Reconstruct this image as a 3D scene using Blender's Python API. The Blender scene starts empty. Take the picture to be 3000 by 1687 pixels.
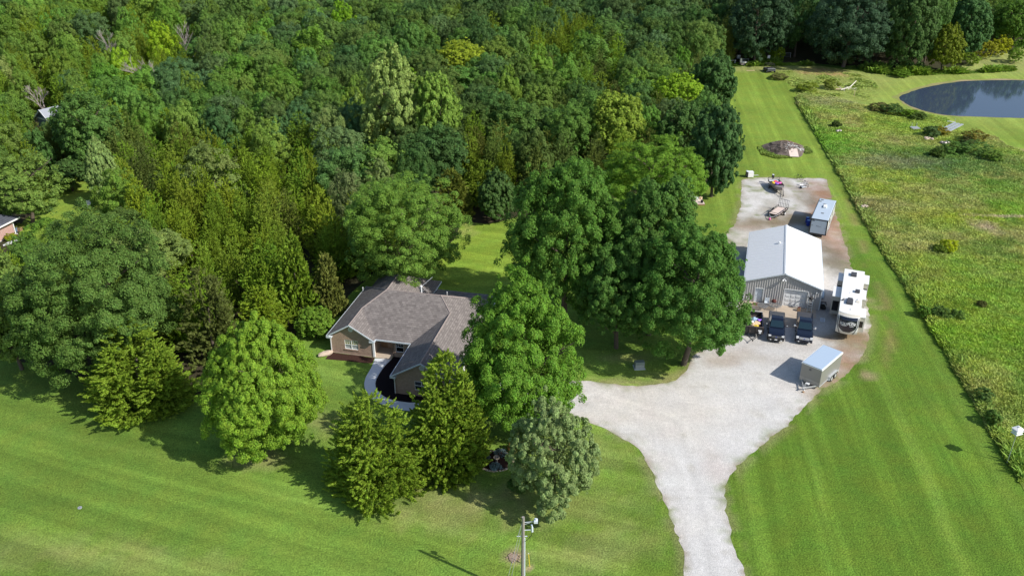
import bpy, bmesh, math, random
import numpy as np
from mathutils import Vector, Matrix
from mathutils.geometry import delaunay_2d_cdt
R = math.radians
random.seed(7)
S = bpy.context.scene
COL = S.collection
# ------------------------------------------------------------------ camera
FP, PITCH, HC = 2581.0, 27.528, 56.53
cd = bpy.data.cameras.new('camera'); cam = bpy.data.objects.new('camera', cd); COL.objects.link(cam)
cam.location = (0, 0, HC); cam.rotation_euler = (R(90-PITCH), 0, 0)
cd.sensor_width = 36; cd.lens = 36*FP/3000; cd.clip_end = 5000; cd.clip_start = 1
S.camera = cam
# ------------------------------------------------------------------ sky and sun
SV = Vector((1.056, -0.615, 1.0)).normalized()
EL = math.asin(SV.z); AZ = math.atan2(SV.x, SV.y)
w = bpy.data.worlds.new('World'); S.world = w; w.use_nodes = True
nt = w.node_tree; bg = nt.nodes['Background']
sky = nt.nodes.new('ShaderNodeTexSky'); sky.sky_type = 'NISHITA'; sky.sun_disc = False
sky.sun_elevation = EL; sky.sun_rotation = AZ; sky.altitude = 200; sky.dust_density = 1.2
nt.links.new(sky.outputs[0], bg.inputs[0]); bg.inputs[1].default_value = 0.14
sd = bpy.data.lights.new('sun', 'SUN'); sd.energy = 4.9; sd.angle = R(0.53); sd.color = (1.0, .955, .87)
sun = bpy.data.objects.new('sun', sd); COL.objects.link(sun)
sun.rotation_euler = (-SV).to_track_quat('-Z', 'Y').to_euler(); sun.location = (60, -40, 90)
S.view_settings.view_transform = 'Standard'; S.view_settings.look = 'None'
S.view_settings.exposure = 0.12; S.view_settings.gamma = 1.0
S.render.engine = 'CYCLES'; S.cycles.max_bounces = 6; S.cycles.diffuse_bounces = 3; S.cycles.transparent_max_bounces = 4
S.cycles.transmission_bounces = 3; S.cycles.glossy_bounces = 3
# ------------------------------------------------------------------ helpers
PR = R(PITCH)
def G(u, v, z=0.0):
    a = (u-1500)/FP; b = (v-843.5)/FP
    d = (a, math.cos(PR)-b*math.sin(PR), -math.sin(PR)-b*math.cos(PR))
    t = (z-HC)/d[2]
    return (d[0]*t, d[1]*t)
def D(u, v, z=0.0): return G(u*1.1646, v*1.1646, z)      # survey read off a half-size sheet
def proj(x, y, z):
    dy, dz = y, z-HC
    zz = dy*math.cos(PR)-dz*math.sin(PR); yy = -(dy*math.sin(PR)+dz*math.cos(PR))
    return (1500+FP*x/zz, 843.5+FP*yy/zz, zz)

def tag(o, label=None, cat=None, group=None, kind=None):
    if label: o['label'] = label
    if cat: o['category'] = cat
    if group: o['group'] = group
    if kind: o['kind'] = kind
    return o
def empty(name, loc, rz=0.0, label=None, cat=None, group=None):
    o = bpy.data.objects.new(name, None); COL.objects.link(o); o.empty_display_size = .3
    o.location = (loc[0], loc[1], loc[2] if len(loc) > 2 else 0.0); o.rotation_euler = (0, 0, rz)
    return tag(o, label, cat, group)
def children(o): return [c for c in bpy.data.objects if c.parent == o]
def copy_tree(o, parent=None):
    c = o.copy(); COL.objects.link(c); c.parent = parent
    for ch in children(o): copy_tree(ch, c)
    return c

class MB:
    def __init__(s): s.v = []; s.f = []; s.m = []
    def add(s, vs, fs, m=0):
        n = len(s.v); s.v += [tuple(p) for p in vs]; s.f += [tuple(i+n for i in f) for f in fs]; s.m += [m]*len(fs); return s
    def box(s, x0, x1, y0, y1, z0, z1, m=0, M=None):
        vs = [(x0,y0,z0),(x1,y0,z0),(x1,y1,z0),(x0,y1,z0),(x0,y0,z1),(x1,y0,z1),(x1,y1,z1),(x0,y1,z1)]
        if M is not None: vs = [M @ Vector(p) for p in vs]
        return s.add(vs, [(0,3,2,1),(4,5,6,7),(0,1,5,4),(1,2,6,5),(2,3,7,6),(3,0,4,7)], m)
    def cyl(s, p0, p1, r0, r1=None, n=10, m=0, cap=True):
        r1 = r0 if r1 is None else r1
        p0, p1 = Vector(p0), Vector(p1); d = (p1-p0)
        if d.length < 1e-6: return s
        d.normalize()
        a = d.orthogonal().normalized(); b = d.cross(a)
        vs = []
        for p, r in ((p0, r0), (p1, r1)):
            for i in range(n):
                t = 2*math.pi*i/n; vs.append(p+a*(r*math.cos(t))+b*(r*math.sin(t)))
        fs = [(i, (i+1) % n, n+(i+1) % n, n+i) for i in range(n)]
        if cap: fs += [tuple(range(n-1, -1, -1)), tuple(range(n, 2*n))]
        return s.add(vs, fs, m)
    def tube(s, pts, r, n=6, m=0):
        for a, b in zip(pts[:-1], pts[1:]): s.cyl(a, b, r, r, n, m)
        return s
    def prism(s, poly, a0, a1, axis='z', m=0, M=None):
        n = len(poly)
        def P(p, a):
            q = {'z': (p[0], p[1], a), 'y': (p[0], a, p[1]), 'x': (a, p[0], p[1])}[axis]
            return M @ Vector(q) if M is not None else q
        vs = [P(p, a0) for p in poly]+[P(p, a1) for p in poly]
        fs = [(i, (i+1) % n, n+(i+1) % n, n+i) for i in range(n)]+[tuple(range(n-1, -1, -1)), tuple(range(n, 2*n))]
        return s.add(vs, fs, m)
    def loft(s, rings, m=0, cap=True):
        n = len(rings[0]); vs = [p for r in rings for p in r]; fs = []
        for k in range(len(rings)-1):
            for i in range(n):
                j = (i+1) % n; fs.append((k*n+i, k*n+j, (k+1)*n+j, (k+1)*n+i))
        if cap: fs += [tuple(range(n-1, -1, -1)), tuple((len(rings)-1)*n+i for i in range(n))]
        return s.add(vs, fs, m)
    def ell(s, c, r, nu=12, nv=7, m=0):
        rings = []
        for k in range(1, nv):
            ph = math.pi*k/nv
            rings.append([(c[0]+r[0]*math.sin(ph)*math.cos(2*math.pi*i/nu), c[1]+r[1]*math.sin(ph)*math.sin(2*math.pi*i/nu), c[2]-r[2]*math.cos(ph)) for i in range(nu)])
        return s.loft(rings, m)
    def build(s, name, mats, parent=None, smooth=False, bevel=0.0, recalc=True):
        me = bpy.data.meshes.new(name); me.from_pydata(s.v, [], s.f)
        mats = mats if isinstance(mats, (list, tuple)) else [mats]
        for mt in mats: me.materials.append(mt)
        if len(mats) > 1: me.polygons.foreach_set('material_index', s.m)
        if recalc or bevel:
            bm = bmesh.new(); bm.from_mesh(me); bmesh.ops.recalc_face_normals(bm, faces=bm.faces)
            if bevel: bmesh.ops.bevel(bm, geom=[e for e in bm.edges if len(e.link_faces) == 2 and e.calc_face_angle(0) > .5], offset=bevel, segments=2, affect='EDGES', profile=.6)
            bm.to_mesh(me); bm.free()
        if smooth: me.polygons.foreach_set('use_smooth', [True]*len(me.polygons))
        me.update()
        o = bpy.data.objects.new(name, me); COL.objects.link(o)
        if parent: o.parent = parent
        return o

def npmesh(name, V, F, mats, cols=None, matidx=None, smooth=False):
    """V (n,3), F (m,k) numpy arrays -> mesh"""
    me = bpy.data.meshes.new(name); k = F.shape[1]
    me.vertices.add(len(V)); me.vertices.foreach_set('co', V.astype(np.float32).ravel())
    me.loops.add(F.size); me.loops.foreach_set('vertex_index', F.astype(np.int32).ravel())
    me.polygons.add(len(F)); me.polygons.foreach_set('loop_start', np.arange(0, F.size, k, dtype=np.int32))
    if matidx is not None: me.polygons.foreach_set('material_index', matidx.astype(np.int32))
    if cols is not None:
        ca = me.color_attributes.new('Col', 'FLOAT_COLOR', 'POINT')
        c4 = np.ones((len(V), 4), np.float32); c4[:, :cols.shape[1]] = cols
        ca.data.foreach_set('color', c4.ravel())
    for mt in mats: me.materials.append(mt)
    if smooth: me.polygons.foreach_set('use_smooth', np.ones(len(F), bool))
    me.update(calc_edges=True); me.validate()
    return me
def link(name, me, parent=None):
    o = bpy.data.objects.new(name, me); COL.objects.link(o)
    if parent: o.parent = parent
    return o

# value noise
_rs = np.random.RandomState(11); _L = _rs.rand(256, 256)
def vn(x, y):
    xi = np.floor(x).astype(int); yi = np.floor(y).astype(int); fx = x-xi; fy = y-yi
    fx = fx*fx*(3-2*fx); fy = fy*fy*(3-2*fy)
    g = lambda i, j: _L[i & 255, j & 255]
    return (g(xi, yi)*(1-fx)+g(xi+1, yi)*fx)*(1-fy)+(g(xi, yi+1)*(1-fx)+g(xi+1, yi+1)*fx)*fy
def fbm(x, y, s, o=4, off=0.0):
    a = 0; amp = .5; x = x/s+off; y = y/s+off*1.7
    for k in range(o): a = a+amp*vn(x, y); x = x*2.03+17; y = y*2.03+9; amp *= .5
    return a/(1-.5**o)
def inpoly(x, y, P):
    P = np.array(P); r = np.zeros(np.shape(x), bool); j = len(P)-1
    for i in range(len(P)):
        xi, yi = P[i]; xj, yj = P[j]
        if yi != yj:
            c = ((yi > y) != (yj > y)) & (x < (xj-xi)*(y-yi)/(yj-yi)+xi); r ^= c
        j = i
    return r
def dpoly(x, y, P, closed=True):
    P = np.array(P); d = np.full(np.shape(x), 1e9); n = len(P)
    for i in range(n if closed else n-1):
        a = P[i]; b = P[(i+1) % n]; ab = b-a; L = (ab**2).sum()+1e-9
        t = np.clip(((x-a[0])*ab[0]+(y-a[1])*ab[1])/L, 0, 1)
        d = np.minimum(d, np.hypot(x-a[0]-t*ab[0], y-a[1]-t*ab[1]))
    return d
def catmull(P, n=6):
    out = []; m = len(P)
    for i in range(m):
        p0, p1, p2, p3 = [np.array(P[(i+k-1) % m], float) for k in range(4)]
        for j in range(n):
            t = j/n; out.append(tuple(.5*((2*p1)+(p2-p0)*t+(2*p0-5*p1+4*p2-p3)*t*t+(3*p1-p0-3*p2+p3)*t**3)))
    return out
def ragged(P, step=.5, amp=.25, seed=1):
    out = []; m = len(P); rng = random.Random(seed)
    for i in range(m):
        a = np.array(P[i]); b = np.array(P[(i+1) % m]); L = np.hypot(*(b-a)); k = max(1, int(L/step))
        for j in range(k):
            p = a+(b-a)*j/k; nx, ny = vn(np.array(p[0]*1.3), np.array(p[1]*1.3)), vn(np.array(p[0]*1.3+50), np.array(p[1]*1.3+50))
            out.append((p[0]+(nx-.5)*2*amp+rng.uniform(-.3, .3)*amp, p[1]+(ny-.5)*2*amp+rng.uniform(-.3, .3)*amp))
    return out
def sheet(name, P, z, mat, grid=1.0, colf=None, zf=None, label=None, kind='structure'):
    xs = [p[0] for p in P]; ys = [p[1] for p in P]
    gx, gy = np.meshgrid(np.arange(min(xs), max(xs), grid), np.arange(min(ys), max(ys), grid))
    gx = (gx+np.random.RandomState(1).uniform(-.2, .2, gx.shape)*grid).ravel(); gy = (gy+np.random.RandomState(2).uniform(-.2, .2, gy.shape)*grid).ravel()
    ok = inpoly(gx, gy, P) & (dpoly(gx, gy, P) > grid*.4)
    pts = [Vector(p) for p in P]+[Vector((a, b)) for a, b in zip(gx[ok], gy[ok])]
    n = len(P)
    r = delaunay_2d_cdt(pts, [(i, (i+1) % n) for i in range(n)], [], 1, 1e-5)
    V = np.array([(p.x, p.y, 0) for p in r[0]]); F = np.array([f for f in r[2] if len(f) == 3])
    d = dpoly(V[:, 0], V[:, 1], P)
    V[:, 2] = z if zf is None else z+zf(V[:, 0], V[:, 1], d)
    a = V[F[:, 0]]; b = V[F[:, 1]]; c = V[F[:, 2]]
    flip = ((b[:, 0]-a[:, 0])*(c[:, 1]-a[:, 1])-(b[:, 1]-a[:, 1])*(c[:, 0]-a[:, 0])) < 0
    F[flip] = F[flip][:, ::-1]
    cols = colf(V[:, 0], V[:, 1], d) if colf else None
    me = npmesh(name, V, F, [mat], cols, smooth=True)
    o = link(name, me); tag(o, kind=kind)
    return o

# ------------------------------------------------------------------ materials
def newmat(name):
    m = bpy.data.materials.new(name); m.use_nodes = True
    return m, m.node_tree, m.node_tree.nodes['Principled BSDF']
def N(nt, t, **kw):
    n = nt.nodes.new(t)
    for k, v in kw.items():
        if k.startswith('i_'):
            n.inputs[k[2:].replace('_', ' ')].default_value = v
        else: setattr(n, k, v)
    return n
def plain(name, col, rough=.6, metal=0.0, var=.12, scale=3.0, bump=0.0, spec=.5, coat=0.0):
    m, t, b = newmat(name)
    tc = N(t, 'ShaderNodeTexCoord'); nz = N(t, 'ShaderNodeTexNoise', i_Scale=scale, i_Detail=6.0, i_Roughness=.6)
    t.links.new(tc.outputs['Object'], nz.inputs['Vector'])
    mp = N(t, 'ShaderNodeMapRange'); mp.inputs['To Min'].default_value = 1-var; mp.inputs['To Max'].default_value = 1+var
    t.links.new(nz.outputs['Fac'], mp.inputs['Value'])
    mx = N(t, 'ShaderNodeMix', data_type='RGBA', blend_type='MULTIPLY'); mx.inputs[0].default_value = 1
    mx.inputs[6].default_value = (*col, 1); t.links.new(mp.outputs[0], mx.inputs[7]); t.links.new(mx.outputs[2], b.inputs['Base Color'])
    b.inputs['Roughness'].default_value = rough; b.inputs['Metallic'].default_value = metal
    b.inputs['Specular IOR Level'].default_value = spec; b.inputs['Coat Weight'].default_value = coat
    if bump:
        bp = N(t, 'ShaderNodeBump', i_Strength=bump, i_Distance=.05); t.links.new(nz.outputs['Fac'], bp.inputs['Height']); t.links.new(bp.outputs[0], b.inputs['Normal'])
    return m
def brickmat(name, c1, c2, mortar, bw, bh, ms, rough=.85, offs=.5, noise=.25, axes='XZ', nsc=1.2):
    m, t, b = newmat(name)
    tc = N(t, 'ShaderNodeTexCoord'); sp = N(t, 'ShaderNodeSeparateXYZ'); cb = N(t, 'ShaderNodeCombineXYZ')
    t.links.new(tc.outputs['Object'], sp.inputs[0])
    if axes == 'XZ':
        ad = N(t, 'ShaderNodeMath', operation='ADD'); t.links.new(sp.outputs[0], ad.inputs[0]); t.links.new(sp.outputs[1], ad.inputs[1])
        t.links.new(ad.outputs[0], cb.inputs[0]); t.links.new(sp.outputs[2], cb.inputs[1])
    else:
        ge = N(t, 'ShaderNodeNewGeometry'); gs = N(t, 'ShaderNodeVectorTransform', vector_type='NORMAL', convert_from='WORLD', convert_to='OBJECT')
        t.links.new(ge.outputs['Normal'], gs.inputs[0]); s2 = N(t, 'ShaderNodeSeparateXYZ'); t.links.new(gs.outputs[0], s2.inputs[0])
        ab = N(t, 'ShaderNodeMath', operation='ABSOLUTE'); t.links.new(s2.outputs[0], ab.inputs[0])
        a2 = N(t, 'ShaderNodeMath', operation='ABSOLUTE'); t.links.new(s2.outputs[1], a2.inputs[0])
        gt = N(t, 'ShaderNodeMath', operation='GREATER_THAN'); t.links.new(ab.outputs[0], gt.inputs[0]); t.links.new(a2.outputs[0], gt.inputs[1])
        mx = N(t, 'ShaderNodeMix', data_type='FLOAT'); t.links.new(gt.outputs[0], mx.inputs[0]); t.links.new(sp.outputs[0], mx.inputs[2]); t.links.new(sp.outputs[1], mx.inputs[3])
        t.links.new(mx.outputs[0], cb.inputs[0]); t.links.new(sp.outputs[2], cb.inputs[1])
    br = N(t, 'ShaderNodeTexBrick'); br.offset = offs
    br.inputs['Scale'].default_value = 1; br.inputs['Brick Width'].default_value = bw; br.inputs['Row Height'].default_value = bh
    br.inputs['Mortar Size'].default_value = ms; br.inputs['Color1'].default_value = (*c1, 1); br.inputs['Color2'].default_value = (*c2, 1); br.inputs['Mortar'].default_value = (*mortar, 1)
    t.links.new(cb.outputs[0], br.inputs['Vector'])
    nz = N(t, 'ShaderNodeTexNoise', i_Scale=nsc, i_Detail=7.0, i_Roughness=.7); t.links.new(tc.outputs['Object'], nz.inputs['Vector'])
    mp = N(t, 'ShaderNodeMapRange'); mp.inputs['From Min'].default_value = .25; mp.inputs['From Max'].default_value = .75; mp.inputs['To Min'].default_value = 1-noise; mp.inputs['To Max'].default_value = 1+noise
    t.links.new(nz.outputs['Fac'], mp.inputs['Value'])
    mu = N(t, 'ShaderNodeMix', data_type='RGBA', blend_type='MULTIPLY'); mu.inputs[0].default_value = 1
    t.links.new(br.outputs['Color'], mu.inputs[6]); t.links.new(mp.outputs[0], mu.inputs[7]); t.links.new(mu.outputs[2], b.inputs['Base Color'])
    b.inputs['Roughness'].default_value = rough; b.inputs['Specular IOR Level'].default_value = .25
    bp = N(t, 'ShaderNodeBump', i_Strength=.4, i_Distance=.01); t.links.new(br.outputs['Fac'], bp.inputs['Height']); bp.invert = True; t.links.new(bp.outputs[0], b.inputs['Normal'])
    return m
def leafmat(name, attr=False, transl=.32, vr=.38):
    m, t, b = newmat(name)
    if attr == 'inst': src = N(t, 'ShaderNodeAttribute', attribute_name='tint', attribute_type='INSTANCER').outputs['Color']; attr = False
    elif attr: src = N(t, 'ShaderNodeVertexColor', layer_name='Col').outputs[0]
    else: src = N(t, 'ShaderNodeObjectInfo').outputs['Color']
    ge = N(t, 'ShaderNodeNewGeometry')
    tc = N(t, 'ShaderNodeTexCoord'); nz = N(t, 'ShaderNodeTexNoise', i_Scale=2.3 if not attr else .6, i_Detail=3.0); t.links.new(tc.outputs['Object'], nz.inputs['Vector'])
    hs = N(t, 'ShaderNodeHueSaturation')
    r1 = N(t, 'ShaderNodeMapRange'); r1.inputs['To Min'].default_value = 1-vr; r1.inputs['To Max'].default_value = 1+vr; t.links.new(ge.outputs['Random Per Island'], r1.inputs['Value'])
    r2 = N(t, 'ShaderNodeMapRange'); r2.inputs['From Min'].default_value = .3; r2.inputs['From Max'].default_value = .7; r2.inputs['To Min'].default_value = .487; r2.inputs['To Max'].default_value = .513; t.links.new(nz.outputs['Fac'], r2.inputs['Value'])
    n4 = N(t, 'ShaderNodeTexNoise', i_Scale=.8 if attr else 1.1, i_Detail=2.0); t.links.new(tc.outputs['Object'], n4.inputs['Vector'])
    r4 = N(t, 'ShaderNodeMapRange'); r4.inputs['From Min'].default_value = .3; r4.inputs['From Max'].default_value = .7; r4.inputs['To Min'].default_value = .82; r4.inputs['To Max'].default_value = 1.18; t.links.new(n4.outputs['Fac'], r4.inputs['Value'])
    mm = N(t, 'ShaderNodeMath', operation='MULTIPLY'); t.links.new(r1.outputs[0], mm.inputs[0]); t.links.new(r4.outputs[0], mm.inputs[1]); t.links.new(mm.outputs[0], hs.inputs['Value']); t.links.new(r2.outputs[0], hs.inputs['Hue']); t.links.new(src, hs.inputs['Color'])
    t.links.new(hs.outputs[0], b.inputs['Base Color'])
    b.inputs['Roughness'].default_value = .6; b.inputs['Specular IOR Level'].default_value = .16
    tr = N(t, 'ShaderNodeBsdfTranslucent'); ms = N(t, 'ShaderNodeMixShader'); ms.inputs[0].default_value = transl
    hb = N(t, 'ShaderNodeHueSaturation', i_Value=1.3, i_Hue=.485); t.links.new(hs.outputs[0], hb.inputs['Color'])
    t.links.new(hb.outputs[0], tr.inputs['Color']); out = t.nodes['Material Output']
    t.links.new(b.outputs[0], ms.inputs[1]); t.links.new(tr.outputs[0], ms.inputs[2]); t.links.new(ms.outputs[0], out.inputs['Surface'])
    return m
def attrmat(name, texs, rough=.95, bump=.5, bscale=6.0, speck=.35, sscale=9.0, stripes=False, sheen=0):
    """surface whose colour is its painted ground attribute times fine grain"""
    m, t, b = newmat(name)
    src = N(t, 'ShaderNodeVertexColor', layer_name='Col').outputs[0]
    tc = N(t, 'ShaderNodeTexCoord')
    fac = None
    for sc, lo, hi, det in texs:
        nz = N(t, 'ShaderNodeTexNoise', i_Scale=sc, i_Detail=det, i_Roughness=.65); t.links.new(tc.outputs['Object'], nz.inputs['Vector'])
        mp = N(t, 'ShaderNodeMapRange'); mp.inputs['From Min'].default_value = .28; mp.inputs['From Max'].default_value = .72; mp.inputs['To Min'].default_value = lo; mp.inputs['To Max'].default_value = hi
        t.links.new(nz.outputs['Fac'], mp.inputs['Value'])
        mx = N(t, 'ShaderNodeMix', data_type='RGBA', blend_type='MULTIPLY'); mx.inputs[0].default_value = 1
        t.links.new(src, mx.inputs[6]); t.links.new(mp.outputs[0], mx.inputs[7]); src = mx.outputs[2]
    if stripes:
        al = [n for n in t.nodes if n.type == 'VERTEX_COLOR'][0].outputs['Alpha']; fs_ = []
        for ang, sc in ((math.atan2(-.33, .944), .62), (math.atan2(.993, .117), .78)):
            mpg = N(t, 'ShaderNodeMapping', vector_type='POINT'); mpg.inputs['Rotation'].default_value = (0, 0, -ang); t.links.new(tc.outputs['Object'], mpg.inputs['Vector'])
            m2_ = N(t, 'ShaderNodeMapping', vector_type='POINT'); m2_.inputs['Scale'].default_value = (.022, sc, 1); t.links.new(mpg.outputs[0], m2_.inputs['Vector'])
            ns_ = N(t, 'ShaderNodeTexNoise', i_Scale=1.0, i_Detail=2.5, i_Roughness=.55); t.links.new(m2_.outputs[0], ns_.inputs['Vector'])
            rr_ = N(t, 'ShaderNodeMapRange', interpolation_type='SMOOTHSTEP'); rr_.inputs['From Min'].default_value = .42; rr_.inputs['From Max'].default_value = .66; rr_.inputs['To Min'].default_value = .94; rr_.inputs['To Max'].default_value = 1.17; t.links.new(ns_.outputs['Fac'], rr_.inputs['Value']); fs_.append(rr_.outputs[0])
        mxf = N(t, 'ShaderNodeMix', data_type='FLOAT'); t.links.new(al, mxf.inputs[0]); t.links.new(fs_[0], mxf.inputs[2]); t.links.new(fs_[1], mxf.inputs[3])
        mx = N(t, 'ShaderNodeMix', data_type='RGBA', blend_type='MULTIPLY'); mx.inputs[0].default_value = 1; t.links.new(src, mx.inputs[6]); t.links.new(mxf.outputs[0], mx.inputs[7]); src = mx.outputs[2]
    n2 = N(t, 'ShaderNodeTexNoise', i_Scale=.35, i_Detail=5.0); t.links.new(tc.outputs['Object'], n2.inputs['Vector'])
    r2 = N(t, 'ShaderNodeMapRange'); r2.inputs['From Min'].default_value = .3; r2.inputs['From Max'].default_value = .7; r2.inputs['To Min'].default_value = .488; r2.inputs['To Max'].default_value = .512; t.links.new(n2.outputs['Fac'], r2.inputs['Value'])
    hs = N(t, 'ShaderNodeHueSaturation'); t.links.new(src, hs.inputs['Color']); t.links.new(r2.outputs[0], hs.inputs['Hue'])
    t.links.new(hs.outputs[0], b.inputs['Base Color'])
    b.inputs['Roughness'].default_value = rough; b.inputs['Specular IOR Level'].default_value = .15
    n3 = N(t, 'ShaderNodeTexNoise', i_Scale=bscale, i_Detail=4.0); t.links.new(tc.outputs['Object'], n3.inputs['Vector'])
    bp = N(t, 'ShaderNodeBump', i_Strength=bump, i_Distance=.12); t.links.new(n3.outputs['Fac'], bp.inputs['Height']); t.links.new(bp.outputs[0], b.inputs['Normal'])
    return m
def glassmat(name, col=(.02, .03, .04), rough=.06):
    m, t, b = newmat(name); b.inputs['Base Color'].default_value = (*col, 1); b.inputs['Roughness'].default_value = rough; b.inputs['Specular IOR Level'].default_value = .8
    return m
M = {}
M['leaf'] = leafmat('foliage'); M['leafI'] = leafmat('far_foliage', 'inst')
M['weed'] = leafmat('weeds', True, .3, .13)
M['bark'] = plain('bark', (.11, .085, .065), .9, var=.35, scale=4, bump=.6)
M['dead'] = plain('dead_wood', (.30, .26, .23), .9, var=.25, scale=3)
M['lawn'] = attrmat('mown_lawn', [(6.0, .52, 1.48, 6.0), (1.9, .80, 1.20, 5.0), (.25, .92, 1.08, 3.0)], bump=.8, bscale=6, stripes=True)
M['turf'] = attrmat('meadow_turf', [(6.0, .6, 1.4, 6.0), (1.3, .84, 1.16, 4.0)], bump=.8, bscale=6)
M['gravel'] = attrmat('gravel', [(11.0, .66, 1.26, 6.0), (2.6, .86, 1.10, 6.0), (.5, .92, 1.06, 4.0)], bump=.6, bscale=12)
M['soil'] = attrmat('bare_soil', [(9.0, .7, 1.25, 5.0)], bump=.5)
M['brick'] = brickmat('tan_brick', (.44, .29, .21), (.30, .19, .14), (.44, .37, .31), .22, .075, .012, axes='N', noise=.16, nsc=2.5)
M['pbrick'] = brickmat('pink_brick', (.50, .27, .23), (.42, .20, .17), (.5, .42, .38), .22, .075, .012, axes='N', noise=.12)
M['shingle'] = brickmat('grey_brown_shingle', (.240, .214, .203), (.158, .140, .134), (.125, .11, .106), .42, .13, .012, axes='N', noise=.2, nsc=2.2, rough=.95)
M['shingle2'] = brickmat('slate_blue_shingle', (.10, .11, .14), (.07, .08, .10), (.05, .05, .06), .32, .16, .02, axes='N', noise=.16, rough=.95)
M['white'] = plain('white_paint', (.78, .79, .80), .5, var=.05)
M['cream'] = plain('cream_stucco', (.62, .50, .38), .8, var=.08)
M['trim'] = plain('pale_trim', (.62, .68, .74), .5, var=.05)
M['glass'] = glassmat('window_glass', (.10, .13, .14), .08)
M['glassg'] = plain('window_blinds', (.42, .45, .45), .4, var=.08, scale=6)
M['dglass'] = glassmat('dark_glass', (.008, .01, .012), .05)
M['metalroof'] = plain('white_metal_roof', (.74, .755, .78), .42, 0.0, var=.04, scale=1.5)
M['metalwall'] = plain('grey_metal_siding', (.47, .46, .455), .5, .1, var=.06, scale=2)
M['concrete'] = plain('tan_concrete', (.46, .38, .30), .85, var=.2, scale=1.6, bump=.1)
M['concrete2'] = plain('pale_concrete', (.62, .64, .67), .85, var=.08, scale=2.5, bump=.1)
M['mulch'] = plain('mulch', (.055, .028, .022), 1, var=.6, scale=14, bump=1, spec=.1)
M['blue_roof'] = plain('trailer_white_roof', (.44, .52, .61), .5, var=.06, scale=2)
M['grey_skin'] = plain('grey_aluminium_skin', (.27, .265, .25), .4, .25, var=.05, scale=2)
M['silver'] = plain('bare_aluminium', (.62, .64, .66), .35, .5, var=.08)
M['galv'] = plain('galvanised_steel', (.45, .47, .50), .45, .4, var=.12)
M['black'] = plain('black_steel', (.022, .021, .022), .55, var=.2)
M['rubber'] = plain('tyre_rubber', (.018, .018, .019), .85, var=.2)
M['navy'] = plain('dark_blue_paint', (.005, .008, .022), .22, .2, var=.1, coat=.6)
M['blackpaint'] = plain('near_black_paint', (.012, .015, .03), .25, .2, var=.1, coat=.5)
M['cover'] = plain('vinyl_cover', (.055, .058, .068), .7, var=.15)
M['chrome'] = plain('bright_chrome', (.75, .76, .78), .18, .8, var=.05)
M['lens'] = plain('headlamp_lens', (.80, .82, .84), .15, 0, var=.08)
M['rv'] = plain('white_gelcoat', (.80, .80, .78), .35, var=.03, scale=1)
M['rvside'] = plain('ivory_siding', (.56, .53, .47), .4, var=.05)
M['rvdark'] = plain('dark_cap_panel', (.012, .016, .03), .2, var=.2, coat=.5)
M['decal'] = plain('grey_decal', (.18, .19, .20), .4, var=.1)
M['deck'] = plain('weathered_planks', (.66, .54, .48), .85, var=.16, scale=2.5)
M['wood'] = plain('brown_timber', (.30, .19, .11), .85, var=.3, scale=4)
M['pole'] = plain('weathered_pole', (.27, .245, .22), .9, var=.3, scale=5, bump=.3)
M['barrelblue'] = plain('blue_plastic', (.012, .05, .38), .35, var=.1)
M['bluelid'] = plain('pale_blue_lid', (.22, .42, .75), .4, var=.1)
M['rust'] = plain('rusty_red_steel', (.09, .018, .014), .7, var=.3, scale=6)
M['yellow'] = plain('yellow_plastic', (.75, .55, .04), .5, var=.1)
M['red'] = plain('red_plastic', (.75, .04, .04), .5, var=.1)
M['pink'] = plain('pink_plastic', (.8, .12, .42), .5, var=.1)
M['purple'] = plain('purple_plastic', (.28, .12, .62), .5, var=.1)
M['tarp'] = plain('pale_blue_tarp', (.40, .55, .72), .5, var=.15)
M['tan'] = plain('tan_foam', (.62, .47, .30), .8, var=.15)
M['hull'] = plain('grey_boat_hull', (.30, .27, .25), .45, .3, var=.15)
M['stone'] = plain('pale_boulder', (.50, .40, .32), .9, var=.3, scale=4, bump=.7)
M['greenbox'] = plain('grey_green_steel', (.22, .26, .25), .45, var=.12)
M['greysiding'] = plain('blue_grey_siding', (.17, .21, .29), .7, var=.05)
M['brush'] = plain('brushwood', (.14, .11, .095), .95, var=.5, scale=5)
M['straw'] = plain('rust_brown_straw', (.30, .16, .09), .95, var=.35, scale=5)
M['white_rag'] = plain('white_scrap', (.75, .74, .72), .7, var=.1)
M['tail'] = plain('tail_lamp', (.25, .01, .01), .3, var=.1)
# pond water, its base colour blued to stand in for reflected sky
m, t, b = newmat('pond_water'); b.inputs['Base Color'].default_value = (.045, .066, .105, 1); b.inputs['Roughness'].default_value = .05; b.inputs['Specular IOR Level'].default_value = .5; b.inputs['IOR'].default_value = 1.6
tc = N(t, 'ShaderNodeTexCoord'); nz = N(t, 'ShaderNodeTexNoise', i_Scale=2.2, i_Detail=4.0); t.links.new(tc.outputs['Object'], nz.inputs['Vector'])
bp = N(t, 'ShaderNodeBump', i_Strength=.12, i_Distance=.03); t.links.new(nz.outputs['Fac'], bp.inputs['Height']); t.links.new(bp.outputs[0], b.inputs['Normal'])
M['water'] = m
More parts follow.
